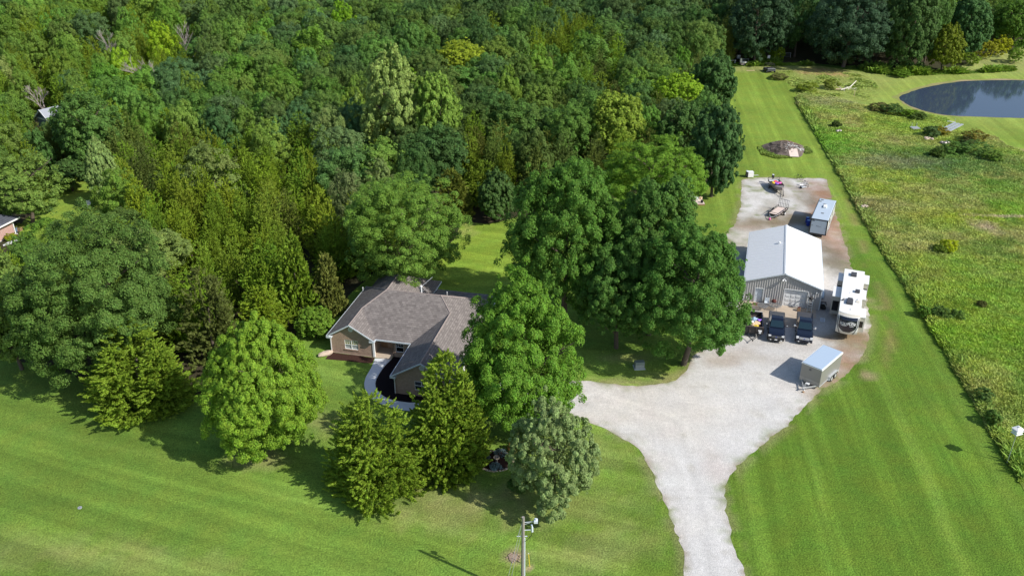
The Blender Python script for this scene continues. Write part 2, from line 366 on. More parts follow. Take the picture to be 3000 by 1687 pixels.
# ------------------------------------------------------------------ ground
def blob(x, y, u, v, rx, ry=None, rough=.35):
    cx, cy = G(u, v); ry = ry or rx
    d = np.hypot((x-cx)/rx, (y-cy)/ry)+(fbm(x, y, 1.6, 3, 3.3)-.5)*2*rough
    return np.clip(1.25-d, 0, 1)**.8
def lerp(c, col, k): return c*(1-k[..., None])+np.array(col)*k[..., None]
def stripe(x, y, dx, dy, s=1.15, seed=0):
    q = -x*dy+y*dx; l = x*dx+y*dy
    q = q+(fbm(x, y, 9, 2, seed)-.5)*1.2
    return (vn(q/s+seed, q*0+.5+seed)-.5)+.5*(vn(q/(s*.42)+seed*3, l/14.0)-.5)
LAWN = dict(left=(.146, .240, .036), right=(.108, .190, .021), strip=(.182, .266, .038), dry=(.34, .30, .13), rough=(.27, .30, .095), shade=(.10, .20, .02))
DRIVE = [D(*p) for p in [(1735,1480),(1722,1390),(1690,1310),(1660,1240),(1638,1185),(1604,1130),(1560,1097),(1500,1068),(1450,1052),(1400,1040),(1320,1025),(1250,1010),(1245,960),(1330,950),(1440,955),(1500,960),(1560,968),(1620,970),(1680,963),(1718,945),(1736,915),(1748,890),(1780,868),(1800,850),(1800,790),(1820,730),(1845,690),(1832,640),(1830,590),(1848,560),(1862,520),(1865,470),(1876,450),(1960,447),(2000,449),(2070,449),(2084,470),(2095,510),(2110,560),(2128,620),(2143,680),(2165,720),(2183,770),(2190,820),(2180,870),(2150,920),(2105,960),(2060,985),(2025,1022),(1990,1060),(1940,1100),(1885,1145),(1848,1180),(1829,1215),(1823,1250),(1829,1300),(1845,1370),(1872,1480)]]
MEADOW = [D(*p) for p in [(2002,247),(2022,292),(2055,345),(2080,390),(2112,445),(2150,515),(2196,600),(2262,700),(2335,820),(2405,940),(2468,1050),(2520,1145),(2580,1240),(2760,1500),(3400,1500),(3300,700),(3000,420),(2780,392),(2576,384),(2505,350),(2440,335),(2405,325),(2380,300),(2310,286),(2230,278),(2150,262),(2090,244),(2045,236)]]
POND = [G(*p) for p in [(2634,286),(2652,303),(2690,320),(2740,333),(2800,340),(2870,343),(2960,346),(3050,347),(3300,340),(3420,300),(3300,255),(3100,240),(2990,236),(2900,236),(2820,239),(2765,246),(2705,259),(2662,272)]]
WOODF = [D(*p) for p in [(-300,930),(0,893),(110,918),(215,960),(330,985),(450,1015),(520,1000),(600,900),(740,850),(760,830),(800,800),(860,770),(890,730),(930,700),(1060,660),(1140,600),(1180,560),(1230,566),(1310,548),(1330,555),(1420,500),(1600,500),(1700,470),(1760,455),(1812,462),(1838,420),(1835,340),(1815,250),(1812,180),(1860,160),(2020,160),(2160,166),(2260,182),(2400,182),(2440,150),(2576,118)]]
WOODF += [(330, 285), (330, 520), (-420, 520), (-420, 60)]
LEFTYARD = [D(*p) for p in [(20,640),(60,560),(100,520),(140,450),(240,445),(330,520),(300,600),(240,640),(150,640),(60,700),(-60,760),(-160,640)]]
xs = np.concatenate([np.linspace(-1500, -200, 14), np.arange(-195, -72, 3), np.arange(-70, 112, .55), np.arange(114, 210, 3), np.linspace(230, 1500, 14)])
ys = np.concatenate([np.linspace(-600, 30, 10), np.arange(40, 242, .6), np.arange(244, 330, 3), np.linspace(345, 2500, 16)])
gx, gy = np.meshgrid(xs, ys); X = gx.ravel(); Y = gy.ravel()
c = np.zeros((len(X), 3))+np.array(LAWN['left'])
lr = np.clip((X-8-(Y-60)*.25)/10, 0, 1); c = lerp(c, LAWN['right'], lr)
fs = np.clip((Y-118)/25, 0, 1)*(X > 20); c = lerp(c, LAWN['strip'], fs)
by = np.exp(-(((X+8)/14)**2+((Y-118)/16)**2)); c = lerp(c, (.20, .29, .03), np.clip(by*1.4, 0, 1)*.8)
rg = np.clip((X-70+(Y-200)*.0)/5, 0, 1)*np.clip((Y-196)/8, 0, 1); rg = np.maximum(rg, np.clip((Y-229)/4, 0, 1)*(X > 40)); c = lerp(c, LAWN['rough'], rg*np.clip(.4+fbm(X, Y, 7, 3, 5), 0, 1))
pd = np.where(inpoly(X, Y, POND), 0, dpoly(X, Y, POND)); c = lerp(c, (.24, .31, .06), np.clip(1.2-pd/14, 0, 1)*(Y > 150))
st = stripe(X, Y, .944, -.33, 2.4, 1)*(1-lr)*(Y < 92)*1.3+stripe(X, Y, .118, .993, 1.9, 5)*np.clip(lr, 0, 1)*(Y < 120)*.8+stripe(X, Y, .115, .993, 2.2, 9)*fs*(1-rg)*.9+stripe(X, Y, .98, .2, 1.6, 4)*np.clip(by*1.5, 0, 1)
c = c*(1+np.clip(st, -.6, .6)*.30)[:, None]
lw = lerp(c, (c*1.0+np.array([.045, .03, .02])), np.clip(st*2, 0, 1)*.5); c = lw
patch = fbm(X, Y, 11, 4, 2)
c = c*(1+(patch-.5)*.35)[:, None]
for u, v, rx, ry, k in [(760,1345,3,1.6,.7),(1290,1500,7,3,.45),(1500,1450,5,2.5,.3),(1690,1330,5,4,.35),(1700,1480,6,3,.3),(1300,1440,6,2.4,.4),(960,1240,2.4,3,.5),(1850,1120,5,1.2,.55),(1980,1110,3,1.6,.5),(1345,680,2.5,1.5,.6),(1360,650,2,2,.5),(2250,1000,2,2,.3),(100,1600,9,2,.25),(400,1650,10,2,.3),(1780,1600,5,3,.3),(1700,1650,4,1.5,.3),(1840,1050,3,1.2,.5)]:
    c = lerp(c, LAWN['dry'], blob(X, Y, u, v, rx, ry, .8)*k*.8)
for u, v, rx, k in [(1502,1632,1.0,.9),(1552,1662,.45,.9),(2545,1100,.9,.6),(2550,880,1.2,.5),(2575,900,1.0,.4),(2470,750,1.2,.5),(2520,1045,.9,.4)]:
    c = lerp(c, (.34, .25, .16), blob(X, Y, u, v, rx, rx, .6)*k)
c = lerp(c, (.42, .235, .15), np.maximum(blob(X, Y, 2395, 211, 5, 4), blob(X, Y, 2440, 218, 6, 3))*.85)
c = lerp(c, (.30, .22, .12), blob(X, Y, 2975, 445, 5, 2.5)*.8)
# worn fringe along the drive
dd = dpoly(X, Y, DRIVE); ind = inpoly(X, Y, DRIVE)
fr = np.clip(1-dd/1.3, 0, 1)*(fbm(X, Y, 2.2, 3, 7) > .45)*(X > 10); c = lerp(c, (.26, .23, .12), fr*.55)
rt = np.clip(1-np.abs(dd-2.6)/1.3, 0, 1)*(X > 44)*(Y < 142)*(Y > 78)*np.clip(fbm(X, Y, 2.5, 3, 8)*4-1.35, 0, 1); c = lerp(c, (.26, .17, .09), np.clip(rt, 0, 1)*.5)
V = np.stack([X, Y, np.zeros_like(X)], 1); nx = len(xs); ny = len(ys)
ii, jj = np.meshgrid(np.arange(nx-1), np.arange(ny-1)); q = (jj*nx+ii).ravel()
me = npmesh('lawn', V, np.stack([q, q+1, q+nx+1, q+nx], 1), [M['lawn']], np.clip(c, 0, 1))
_ca = me.color_attributes['Col']; _a4 = np.empty(len(X)*4, np.float32); _ca.data.foreach_get('color', _a4); _a4 = _a4.reshape(-1, 4); _a4[:, 3] = np.clip(lr*(Y < 125)+fs, 0, 1)*(1-np.clip(by*1.5, 0, 1)); _ca.data.foreach_set('color', _a4.ravel())
tag(link('lawn', me), kind='structure')

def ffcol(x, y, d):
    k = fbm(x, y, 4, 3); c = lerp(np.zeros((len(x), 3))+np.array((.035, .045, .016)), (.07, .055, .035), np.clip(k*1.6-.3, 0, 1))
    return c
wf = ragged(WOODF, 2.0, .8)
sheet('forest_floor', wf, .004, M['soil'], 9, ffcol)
ly = ragged(catmull(LEFTYARD, 4), 1.5, .4)
sheet('neighbouring_lawn', ly, .008, M['lawn'], 1.5, lambda x, y, d: np.zeros((len(x), 3))+np.array((.20, .29, .04)))

def gravcol(x, y, d):
    c = np.zeros((len(x), 3))+np.array((.625, .61, .595))
    k = fbm(x, y, 6, 4, 1); c = lerp(c, (.66, .60, .53), np.clip(k*2.4-1.0, 0, 1)*.6)
    k = fbm(x, y, 2.1, 4, 4); c = c*(1+(k-.5)*.16)[:, None]
    back = np.clip((y-112)/10, 0, 1)
    c = lerp(c, (.40, .37, .31), back*np.clip(fbm(x, y, 2.6, 4, 6)*2.6-1.0, 0, 1)*.9)
    c = lerp(c, (.20, .24, .08), back*np.clip(fbm(x, y, 1.3, 4, 12)*5-2.95, 0, 1)*.75)
    for u, v, rx, ry, kk, col in [(2200,665,4,2,.75,(.32,.24,.17)),(2260,650,6,1.8,.95,(.25,.20,.13)),(2330,640,5,3,.95,(.25,.20,.13)),(2385,595,2.4,7,.95,(.22,.175,.125)),(2430,575,3.2,8,.95,(.33,.185,.12)),(2450,660,3.5,9,.9,(.34,.20,.135)),(2455,730,2.8,7,.85,(.36,.21,.14)),(2470,770,2,5,.8,(.30,.22,.15)),(2440,760,3,6,.8,(.21,.19,.14)),(2500,1000,4.5,3,.95,(.24,.19,.12)),(2490,985,1.8,.9,.95,(.16,.125,.04)),(2490,1070,2.8,5,.9,(.34,.20,.12)),(2530,1010,2.5,4,.85,(.33,.24,.16)),(2440,1110,2.8,3,.85,(.33,.23,.15)),(2400,1150,2,2,.6,(.35,.27,.19)),(2130,1040,4,1.6,.5,(.42,.34,.26)),(2110,1060,2.4,1.3,.5,(.40,.32,.25)),(2230,1050,5,1.5,.35,(.40,.35,.29)),(2300,1010,7,2,.4,(.36,.33,.29)),(2140,760,4,3,.3,(.6,.52,.46)),(1650,1230,5,1.4,.3,(.55,.44,.36)),(1900,1340,3,1.5,.2,(.5,.42,.36)),(2100,1370,1.5,3,.3,(.55,.42,.36)),(1945,1410,1.6,.7,.5,(.75,.75,.74)),(2400,900,3,4,.5,(.17,.16,.15))]:
        c = lerp(c, col, blob(x, y, u, v, rx, ry, .5)*kk)
    # wheel tracks down the lane
    pth = [D(*p) for p in [(1800,1500),(1775,1330),(1745,1180),(1700,1060),(1500,1000)]]; t = dpoly(x, y, pth, False)
    c = c*(1+.07*np.exp(-((t-.9)/.35)**2)-.06*np.exp(-(t/.45)**2)-.03*np.exp(-((t-1.8)/.4)**2))[:, None]
    edge = np.clip(1-d/.55, 0, 1)*np.clip(fbm(x, y, .8, 3, 15)*2.2-.5, 0, 1); c = lerp(c, (.30, .24, .15), edge*.75)
    e2 = np.clip(1-d/1.6, 0, 1)*np.clip(fbm(x, y, .7, 3, 25)*5-2.7, 0, 1); c = lerp(c, (.16, .22, .04), e2*.7)
    sp = np.clip(fbm(x, y, .9, 3, 45)*7-4.9, 0, 1); c = lerp(c, (.40, .37, .30), sp*.4)
    return c
DR = ragged(catmull(DRIVE, 4), .45, .22)
sheet('gravel_driveway', DR, .012, M['gravel'], .7, gravcol)

# pond with its bare bank
bank = []
for (x, y) in catmull(POND, 4):
    cx, cy = 150, 207; d = math.hypot(x-cx, y-cy); k = 1.3 if y > 205 else .25; k += .5*vn(np.array(x*.6), np.array(y*.6))
    bank.append((x+(x-cx)/d*k, y+(y-cy)/d*k*1.6))
sheet('pond_bank', ragged(bank, 1.2, .35), .016, M['soil'], 2.5, lambda x, y, d: lerp(np.zeros((len(x), 3))+np.array((.25, .27, .08)), (.36, .28, .17), np.clip(fbm(x, y, 5, 3)*2-.6, 0, 1)))
sheet('pond_water', ragged(catmull(POND, 4), 1.0, .2), .024, M['water'], 6, None)

# meadow: a rough raised sward
def meadcol(x, y):
    c = np.zeros((len(x), 3))+np.array((.185, .235, .045))
    c = lerp(c, (.225, .22, .085), np.clip(fbm(x, y, 10, 4, 1)*4-1.8, 0, 1)*.8)
    c = c*(1+(fbm(x, y, 1.8, 4, 91)-.5)*.5)[:, None]
    c = lerp(c, (.135, .235, .028), np.clip(fbm(x, y, 12, 3, 31)*4-1.9, 0, 1)*.7)
    c = lerp(c, (.085, .16, .028), np.clip(fbm(x, y, 4.5, 4, 77)*5-2.95, 0, 1)*.6)
    c = lerp(c, (.25, .24, .11), np.clip(fbm(x, y, 6, 4, 55)*5-3.3, 0, 1)*.4)
    for u, v, rx, ry, k, col in [(2420,420,9,14,.8,(.10,.23,.02)),(2700,470,14,8,.6,(.05,.13,.03)),(2820,490,12,8,.6,(.05,.13,.03)),(2900,560,10,6,.5,(.10,.21,.02)),(2770,640,9,3,.85,(.20,.26,.012)),(2560,560,5,4,.6,(.20,.27,.02)),(2620,480,10,4,.5,(.20,.18,.12)),(2700,900,10,14,.5,(.19,.25,.03)),(2460,300,14,5,.7,(.22,.22,.11)),(2640,620,12,6,.5,(.21,.20,.09)),(2960,640,8,.6,.8,(.34,.28,.2)),(2880,670,2,3,.7,(.33,.26,.2)),(2800,1000,12,4,.6,(.13,.23,.02))]:
        c = lerp(c, col, blob(x, y, u, v, rx, ry, .6)*k)
    return c
def meadz(x, y, d): return (.10+.22*fbm(x, y, 3.5, 3, 2))*np.clip(d/.8, 0, 1)
md = ragged(catmull(MEADOW, 2), 1.2, .3)
mx0 = [(min(p[0], 125), max(p[1], 50)) for p in md]
sheet('meadow_ground', md, .03, M['turf'], 1.4, lambda x, y, d: meadcol(x, y)*1.0, meadz)
rng = np.random.RandomState(5)
def weeds(name, P, n, hfun, colf, z0f, yexp=1.0, seed=1, wide=(.06, .13)):
    rg = np.random.RandomState(seed); Pn = np.array(P)
    lo = Pn.min(0); hi = Pn.max(0); hi[0] = min(hi[0], 132); lo[1] = max(lo[1], 48)
    x = rg.uniform(lo[0], hi[0], n*4); y = lo[1]+(hi[1]-lo[1])*rg.rand(n*4)**yexp
    ok = inpoly(x, y, P) & (np.abs(x) < y*.62+8); x = x[ok][:n]; y = y[ok][:n]; d = dpoly(x, y, P)
    n = len(x); h = hfun(x, y)*rg.uniform(.55, 1.25, n)*np.clip(.55+d/1.2, 0, 1); far = np.clip(y/110, .8, 2.0)
    wd = rg.uniform(*wide, n)*far; a = rg.uniform(0, 6.28, n); lean = rg.uniform(.5, 1.7, n)*h; b = rg.uniform(0, 6.28, n)
    z = z0f(x, y, d); base = np.stack([x, y, z], 1)
    side = np.stack([np.cos(a)*wd, np.sin(a)*wd, rg.uniform(-.3, .3, n)*wd], 1); up = np.stack([np.cos(b)*lean, np.sin(b)*lean, h], 1)
    V = np.stack([base-side*.25, base+up*.55-side, base+up, base+up*.6+side], 1).reshape(-1, 3)
    F = np.arange(4*n).reshape(n, 4); c = colf(x, y)*1.95; c = c*rg.uniform(.85, 1.15, (n, 1)); c = np.repeat(np.clip(c, 0, 1), 4, 0)
    o = link(name, npmesh(name, V, F, [M['weed']], c)); tag(o, kind='stuff'); return o
QK = 1.0
wh = lambda x, y: .16+.34*np.clip(fbm(x, y, 5, 3, 13)*1.6-.25, 0, 1)
o = weeds('meadow_weeds', md, int(460000*QK), wh, meadcol, lambda x, y, d: meadz(x, y, d)+.02, 1.35)
tag(o, 'tall yellow green weeds and grasses of the unmown meadow right of the mown strip')
# taller tussocks along the meadow's mown edge and in the rough by the treeline
edge = [D(*p) for p in [(2002,247),(2022,292),(2055,345),(2080,390),(2112,445),(2150,515),(2196,600),(2262,700),(2335,820),(2405,940),(2468,1050),(2520,1145),(2580,1240)]]
ed = [(x+.25, y) for x, y in edge]+[(x+1.9, y+.6) for x, y in edge[::-1]]
o = weeds('meadow_edge_weeds', ed, int(26000*QK), lambda x, y: .25+.9*fbm(x, y, 3, 2, 3), lambda x, y: lerp(meadcol(x, y), (.08, .15, .022), np.full(len(x), .6)), lambda x, y, d: np.full(len(x), .1), 1.2, 3)
tag(o, 'ragged taller weeds standing along the cut edge of the meadow')
rp = [D(*p) for p in [(1835,168),(1960,166),(2060,166),(2160,180),(2260,192),(2430,186),(2576,178),(2576,170),(2430,180),(2260,180),(2020,158),(1840,158)]]
o = weeds('treeline_weeds', rp, int(20000*QK), lambda x, y: .05+2.6*np.clip(fbm(x, y, 5, 3, 60)*2-.75, 0, 1), lambda x, y: lerp(np.zeros((len(x), 3))+np.array((.095, .16, .02)), (.05, .09, .02), np.clip(fbm(x, y, 6, 2, 61)*3-1.2, 0, 1)), lambda x, y, d: np.zeros(len(x)), 1, 4, (.2, .4))
tag(o, 'rank yellow green growth along the foot of the far treeline')
rp = [D(*p) for p in [(1955,182),(2005,238),(2090,240),(2190,258),(2215,235),(2190,192),(2050,174)]]
o = weeds('rough_pasture_weeds', rp, int(12000*QK), lambda x, y: .03+.35*np.clip(fbm(x, y, 4, 3, 40)*4-2, 0, 1), lambda x, y: lerp(np.zeros((len(x), 3))+np.array((.21, .25, .07)), (.14, .19, .04), np.clip(fbm(x, y, 4, 3, 40)*4-2, 0, 1)), lambda x, y, d: np.zeros(len(x)), 1, 6, (.12, .3))
tag(o, 'short scattered tufts of the rough pasture before the far treeline')

# ------------------------------------------------------------------ foliage generators (numpy)
def norm(a): return a/np.maximum(np.linalg.norm(a, axis=1, keepdims=True), 1e-9)
def leaves(c, nrm, L, W, rg, along=None):
    n = len(c); r = rg.normal(size=(n, 3)) if along is None else along
    nrm = norm(nrm); t = norm(r-nrm*(r*nrm).sum(1, keepdims=True)); b = np.cross(nrm, t)
    l = (L*rg.uniform(.65, 1.3, n))[:, None]; w = (W*rg.uniform(.65, 1.3, n))[:, None]
    return np.stack([c-t*l*.5, c+b*w*.5-t*l*.05, c+t*l*.5, c-b*w*.5-t*l*.05], 1)
def fib(n, rg, zmin=-1):
    k = np.arange(n)+.5; z = 1-(1-zmin)*k/n; a = k*2.39996+rg.rand()*6; s = np.sqrt(1-z*z)
    return np.stack([s*np.cos(a), s*np.sin(a), z], 1)
def decid(seed, K1=16, K2=14, nl=40000, ls=.040, taper=0.0, rs=(.10, .17), inner=.06, irr=.12, gap=0.0, holes=.27):
    rg = np.random.RandomState(seed)
    d1 = norm(fib(K1, rg, -.75)+rg.normal(size=(K1, 3))*.18); lr = rg.uniform(.36, .52, K1); lobe = d1*(1-lr[:, None]*.92)*(1+rg.uniform(-irr, irr, (K1, 1)))
    subs = []
    for i in range(K1):
        d2 = norm(fib(K2*2, rg)+rg.normal(size=(K2*2, 3))*.25); k = (d2@d1[i]) > -.25; d2 = d2[k]
        p = lobe[i]+d2*(lr[i]*rg.uniform(.72, 1.02, (len(d2), 1))); subs.append(p)
    subs = np.concatenate(subs); q = np.linalg.norm(subs, axis=1); subs = subs[(q > .5)]
    dv = norm(subs); hol = vn(dv[:, 0]*1.9+seed*3.1+20, dv[:, 1]*1.9+dv[:, 2]*2.3+20); subs = subs[(hol > holes) | (rg.rand(len(subs)) < .35)]
    if gap: subs = subs[rg.rand(len(subs)) > gap]
    ns = len(subs); rr = rs[0]*.8+(rs[1]*1.1-rs[0]*.8)*rg.rand(ns)**1.4; sg = rg.rand(ns) < .14; subs[sg] *= rg.uniform(1.04, 1.17, (sg.sum(), 1)); rr[sg] *= .62; idx = rg.choice(ns, nl, p=rr**2/(rr**2).sum())
    out = norm(subs)[idx]; d3 = norm(rg.normal(size=(nl, 3))+out*.75+np.array([0, 0, .45]))
    pos = subs[idx]+d3*(rr[idx]*rg.uniform(.62, 1.08, nl))[:, None]*np.array([1, 1, .78])
    nr = norm(d3)*.75+out*.25+np.array([0, 0, .45])+rg.normal(size=(nl, 3))*.38
    ni = int(nl*inner); pi = norm(rg.normal(size=(ni, 3)))*(rg.uniform(.2, .75, ni))[:, None]
    pos = np.concatenate([pos, pi]); nr = np.concatenate([nr, rg.normal(size=(ni, 3))])
    if taper: pos[:, :2] *= (1-taper*np.clip((pos[:, 2]+.4)/1.4, 0, 1)**1.3)[:, None]
    return leaves(pos, nr, ls, ls*.72, rg)
def cedar(seed, K=260, nl=30000, ls=.045, leaders=4, fat=.8, bottom=.08, up=.75):
    rg = np.random.RandomState(seed); cs = [(0, 0, 1.0, 1.0)]
    for i in range(leaders): a = rg.rand()*6.28; r = rg.uniform(.25, .5); cs.append((r*math.cos(a), r*math.sin(a), rg.uniform(.55, .9), rg.uniform(.45, .68)))
    P, Dn, S_ = [], [], []
    for cx, cy, top, wd in cs:
        k = int(K*wd); t = rg.rand(k)**1.25; a = rg.rand(k)*6.28
        env = wd*((1-t)**fat)*np.clip((t+bottom)/(bottom+.1), .45, 1)*(1+.75*(vn(a*1.3+seed, t*6+seed)-.5))
        r = env*rg.uniform(.55, 1.08, k); o = np.stack([np.cos(a), np.sin(a), np.zeros(k)], 1)
        p = o*r[:, None]; p[:, 0] += cx; p[:, 1] += cy; p[:, 2] = t*2*top-1
        q = p.copy(); rad = np.hypot(q[:, 0], q[:, 1]); ok = rad < 1.05
        P.append(p[ok]); Dn.append(norm(o*rg.uniform(.5, 1.0, (k, 1))+np.array([0, 0, 1])*rg.uniform(up*-.1, up*1.2, (k, 1)))[ok]); S_.append((rg.uniform(.09, .20, k)*(.55+.5*(1-t)))[ok])
        P.append(np.stack([np.full(14, cx), np.full(14, cy), np.linspace(.6, .98, 14)*2*top-1], 1)); Dn.append(np.tile([0, 0, 1.], (14, 1))); S_.append(np.full(14, .10))
    P = np.concatenate(P); Dn = np.concatenate(Dn); S_ = np.concatenate(S_)
    idx = rg.choice(len(P), nl, p=S_**1.6/(S_**1.6).sum()); s = rg.uniform(-.35, 1, nl); off = rg.normal(size=(nl, 3)); dn = Dn[idx]; off -= dn*(off*dn).sum(1, keepdims=True)
    pos = P[idx]+dn*(S_[idx]*s)[:, None]+norm(off)*(S_[idx]*.34*np.clip(1.05-s*.8, .12, 1)*rg.rand(nl)**.5)[:, None]*np.array([1, 1, .8])
    nr = norm(off)+np.array([0, 0, .55])+rg.normal(size=(nl, 3))*.35
    along = dn+rg.normal(size=(nl, 3))*.35
    return leaves(pos, nr, ls*1.3, ls*.6, rg, along)
def conv_tube(p0, p1, r0, r1, n=6):
    mb = MB(); mb.cyl(p0, p1, r0, r1, n, cap=False); return mb
def trunk_mb(h, r0, rg, limbs=6, spread=.5, z0=-.3, crown_r=1.0):
    mb = MB(); px = 0; py = 0; k = 5; pts = []
    for i in range(k+1):
        t = i/k; pts.append((px, py, z0+(h-z0)*t)); px += rg.uniform(-.03, .03)*h; py += rg.uniform(-.03, .03)*h
    for i in range(k): mb.cyl(pts[i], pts[i+1], r0*(1-.14*i), r0*(1-.14*(i+1)), 8, cap=False)
    for j in range(limbs):
        t = rg.uniform(.35, .95); b = pts[min(k, int(t*k))]; a = rg.random()*6.28; L = crown_r*rg.uniform(.5, .8)
        m1 = (b[0]+math.cos(a)*L*.5, b[1]+math.sin(a)*L*.5, b[2]+L*.38); e = (b[0]+math.cos(a)*L, b[1]+math.sin(a)*L, b[2]+L*.75)
        mb.cyl(b, m1, r0*.42, r0*.28, 6, cap=False); mb.cyl(m1, e, r0*.28, r0*.10, 5, cap=False)
        for s in (-1, 1):
            a2 = a+s*.6; e2 = (m1[0]+math.cos(a2)*L*.5, m1[1]+math.sin(a2)*L*.5, m1[2]+L*.35); mb.cyl(m1, e2, r0*.2, r0*.06, 5, cap=False)
    return mb
def unit_tree(name, q, base=.16, trunk=.022, rg=None):
    """leaf quads in [-1,1] -> one mesh standing on z=0, 1 tall, radius 1, with trunk"""
    V = q.reshape(-1, 3).copy(); V[:, 2] = base+(V[:, 2]+1)*.5*(1-base)
    n = len(V); F = np.arange(n).reshape(-1, 4)
    mb = MB(); mb.cyl((0, 0, -.02), (0, 0, base+.35), trunk*2.2, trunk*1.2, 6, cap=False)
    V = np.concatenate([V, np.array(mb.v)]); F2 = np.array(mb.f)+n; mi = np.concatenate([np.zeros(len(F)), np.ones(len(F2))])
    return npmesh(name, V, np.concatenate([F, F2]), [M['leaf'], M['bark']], None, mi)
# ------------------------------------------------------------------ trees
TC = dict(oak=(.062, .114, .028), oakd=(.042, .082, .025), maple=(.078, .142, .026), bright=(.100, .172, .020), cedar=(.088, .136, .014), cedard=(.070, .092, .022),
          olive=(.098, .146, .016), pale=(.135, .190, .060), silver=(.170, .220, .135), yellow=(.150, .195, .020), blue=(.058, .108, .042), lime=(.120, .200, .016), grey=(.085, .130, .050), dk=(.034, .078, .024))
for _k in TC: TC[_k] = tuple(v*f_ for v, f_ in zip(TC[_k], (2.02, 2.06, 1.75) if _k in ('cedar', 'cedard', 'olive') else (2.02, 1.98, 1.6)))
U = {}
def proto(kind):
    if kind in U: return U[kind]
    P = {'oakA': lambda: unit_tree('oak', decid(1, 15, 14, int(20000*QK), .052), .13), 'oakB': lambda: unit_tree('oak', decid(2, 19, 12, int(20000*QK), .052, irr=.3), .12), 'oakC': lambda: unit_tree('oak', decid(3, 13, 16, int(20000*QK), .052, .15, irr=.25), .12),
         'mapA': lambda: unit_tree('maple', decid(4, 20, 12, int(20000*QK), .050, .28, irr=.22), .10), 'mapB': lambda: unit_tree('maple', decid(5, 17, 12, int(20000*QK), .050, .35, irr=.3, gap=.15), .10),
         'cedA': lambda: unit_tree('cedar', cedar(6, 260, int(20000*QK), .052, 5, .5), .05), 'cedB': lambda: unit_tree('cedar', cedar(7, 240, int(20000*QK), .052, 7, .45), .05), 'cedC': lambda: unit_tree('cedar', cedar(8, 260, int(20000*QK), .052, 4, .55), .05),
         'palA': lambda: unit_tree('pale', decid(9, 18, 10, int(12000*QK), .052, .3, (.08, .14), irr=.25, gap=.2), .10)}
    U[kind] = P[kind](); return U[kind]
LEAFK = dict(oak=['oakA', 'oakB', 'oakC'], maple=['mapA', 'mapB', 'oakC'], cedar=['cedA', 'cedB', 'cedC'], pale=['oakB', 'mapB', 'palA'])
placed = []
def solve(u0, u1, vt, vb, clear):
    """crown outline on the survey sheet -> stem position, spread, height"""
    uc = (u0+u1)/2*1.1646; vc = (vt+vb)/2*1.1646; hw = (u1-u0)/2*1.1646; hh = (vb-vt)/2*1.1646; zc = clear+4
    for _ in range(12):
        x, y = G(uc, vc, zc); _, _, zz = proj(x, y, zc); dep = math.atan2(HC-zc, math.hypot(x, y)); r = hw*zz/FP; H = hh*zz/FP
        q = max(H*H-(r*math.sin(dep))**2, (.35*r)**2); rz = math.sqrt(q)/math.cos(dep); rz = min(rz, r*1.9); zc = clear+rz
    return x, y, r, rz, zc
def solve_cone(u0, u1, vt, vb):
    uc = (u0+u1)/2*1.1646; hw = (u1-u0)/2*1.1646*.94; vbp = vb*1.1646; vtp = vt*1.1646; v0 = vbp-hw*.35
    for _ in range(12):
        x, y = G(uc, v0, 0.5); _, _, zz = proj(x, y, .5); dep = math.atan2(HC, math.hypot(x, y)); r = hw*zz/FP; v0 = vbp-hw*math.sin(dep)*.80
    h = 3.0
    while proj(x, y, h)[1] > vtp and h < 30: h += .1
    return x, y, r, h/2, h/2+.05
def feature(name, cat, u0, u1, vt, vb, clear, kind, col, label, seed, group=None, rzk=1.0, **kw):
    x, y, r, rz, zc = solve_cone(u0, u1, vt, vb) if kind == 'cedar' and clear < 1 else solve(u0, u1, vt, vb, clear); rg = np.random.RandomState(seed)
    t = empty(name, (x, y, 0), rg.rand()*6.28, label, cat, group)
    nf = 2.4 if seed <= 34 else 1.3; n = int(kw.pop('n', 42000)*QK*nf); ls = kw.pop('leaf', .24)/r*(.65 if seed <= 34 else .86)
    q = cedar(seed, int(kw.get('K', 300)*1.5), n, ls, kw.get('leaders', 4), kw.get('fat', .8), kw.get('bottom', .08), kw.get('up', .75)) if kind == 'cedar' else decid(seed, kw.get('K1', 20)+4, kw.get('K2', 17)+9, n, ls, kw.get('taper', 0), kw.get('rs', (.055, .125)), irr=kw.get('irr', .12), gap=kw.get('gap', 0), holes=kw.get('holes', .27))
    V = q.reshape(-1, 3).copy()*np.array([r, r, rz]); V[:, 2] += zc; V[:, 2] = np.maximum(V[:, 2], .05)
    me = npmesh('crown', V, np.arange(len(V)).reshape(-1, 4), [M['leaf']]); c = link('crown', me, t); c.color = (*(TC[col] if isinstance(col, str) else [v*f_ for v, f_ in zip(col, (1.80, 1.80, 1.45))]), 1)
    tr = trunk_mb(zc+rz*.45 if kind != 'cedar' else zc+rz*.15, .05*r+.05, random.Random(seed), 7 if kind != 'cedar' else 0, crown_r=r)
    tr.build('trunk', M['bark'], t, smooth=True)
    placed.append((x, y, r, zc+rz)); return t
F = feature
F('maple_tree', 'tree', 500, 816, 790, 1152, .3, 'd', 'bright', 'bright green egg shaped maple, densely leaved, on the front lawn left of the brick house', 21, n=95000, K1=30, K2=24, taper=.40, rs=(.05, .105), leaf=.23, irr=.09, holes=.12)
F('cedar_tree', 'tree', 228, 498, 808, 1066, .2, 'cedar', 'olive', 'broad olive cedar with two tips at the lawn edge, left of the bright green maple', 22, n=56000, leaders=7, fat=.45, K=330, leaf=.30, up=.5)
F('cedar_tree', 'tree', 815, 1075, 998, 1282, .05, 'cedar', 'olive', 'olive green cedar nearest the front of the photo, in front of the curved walkway', 23, n=60000, leaders=8, fat=.45, K=340, leaf=.27, bottom=.2, up=.5)
F('cedar_tree', 'tree', 1015, 1245, 893, 1214, .2, 'cedar', 'olive', 'olive cedar before the garage wing gable, right of the nearest cedar', 24, n=56000, leaders=6, fat=.45, K=330, leaf=.27, bottom=.2, up=.45)
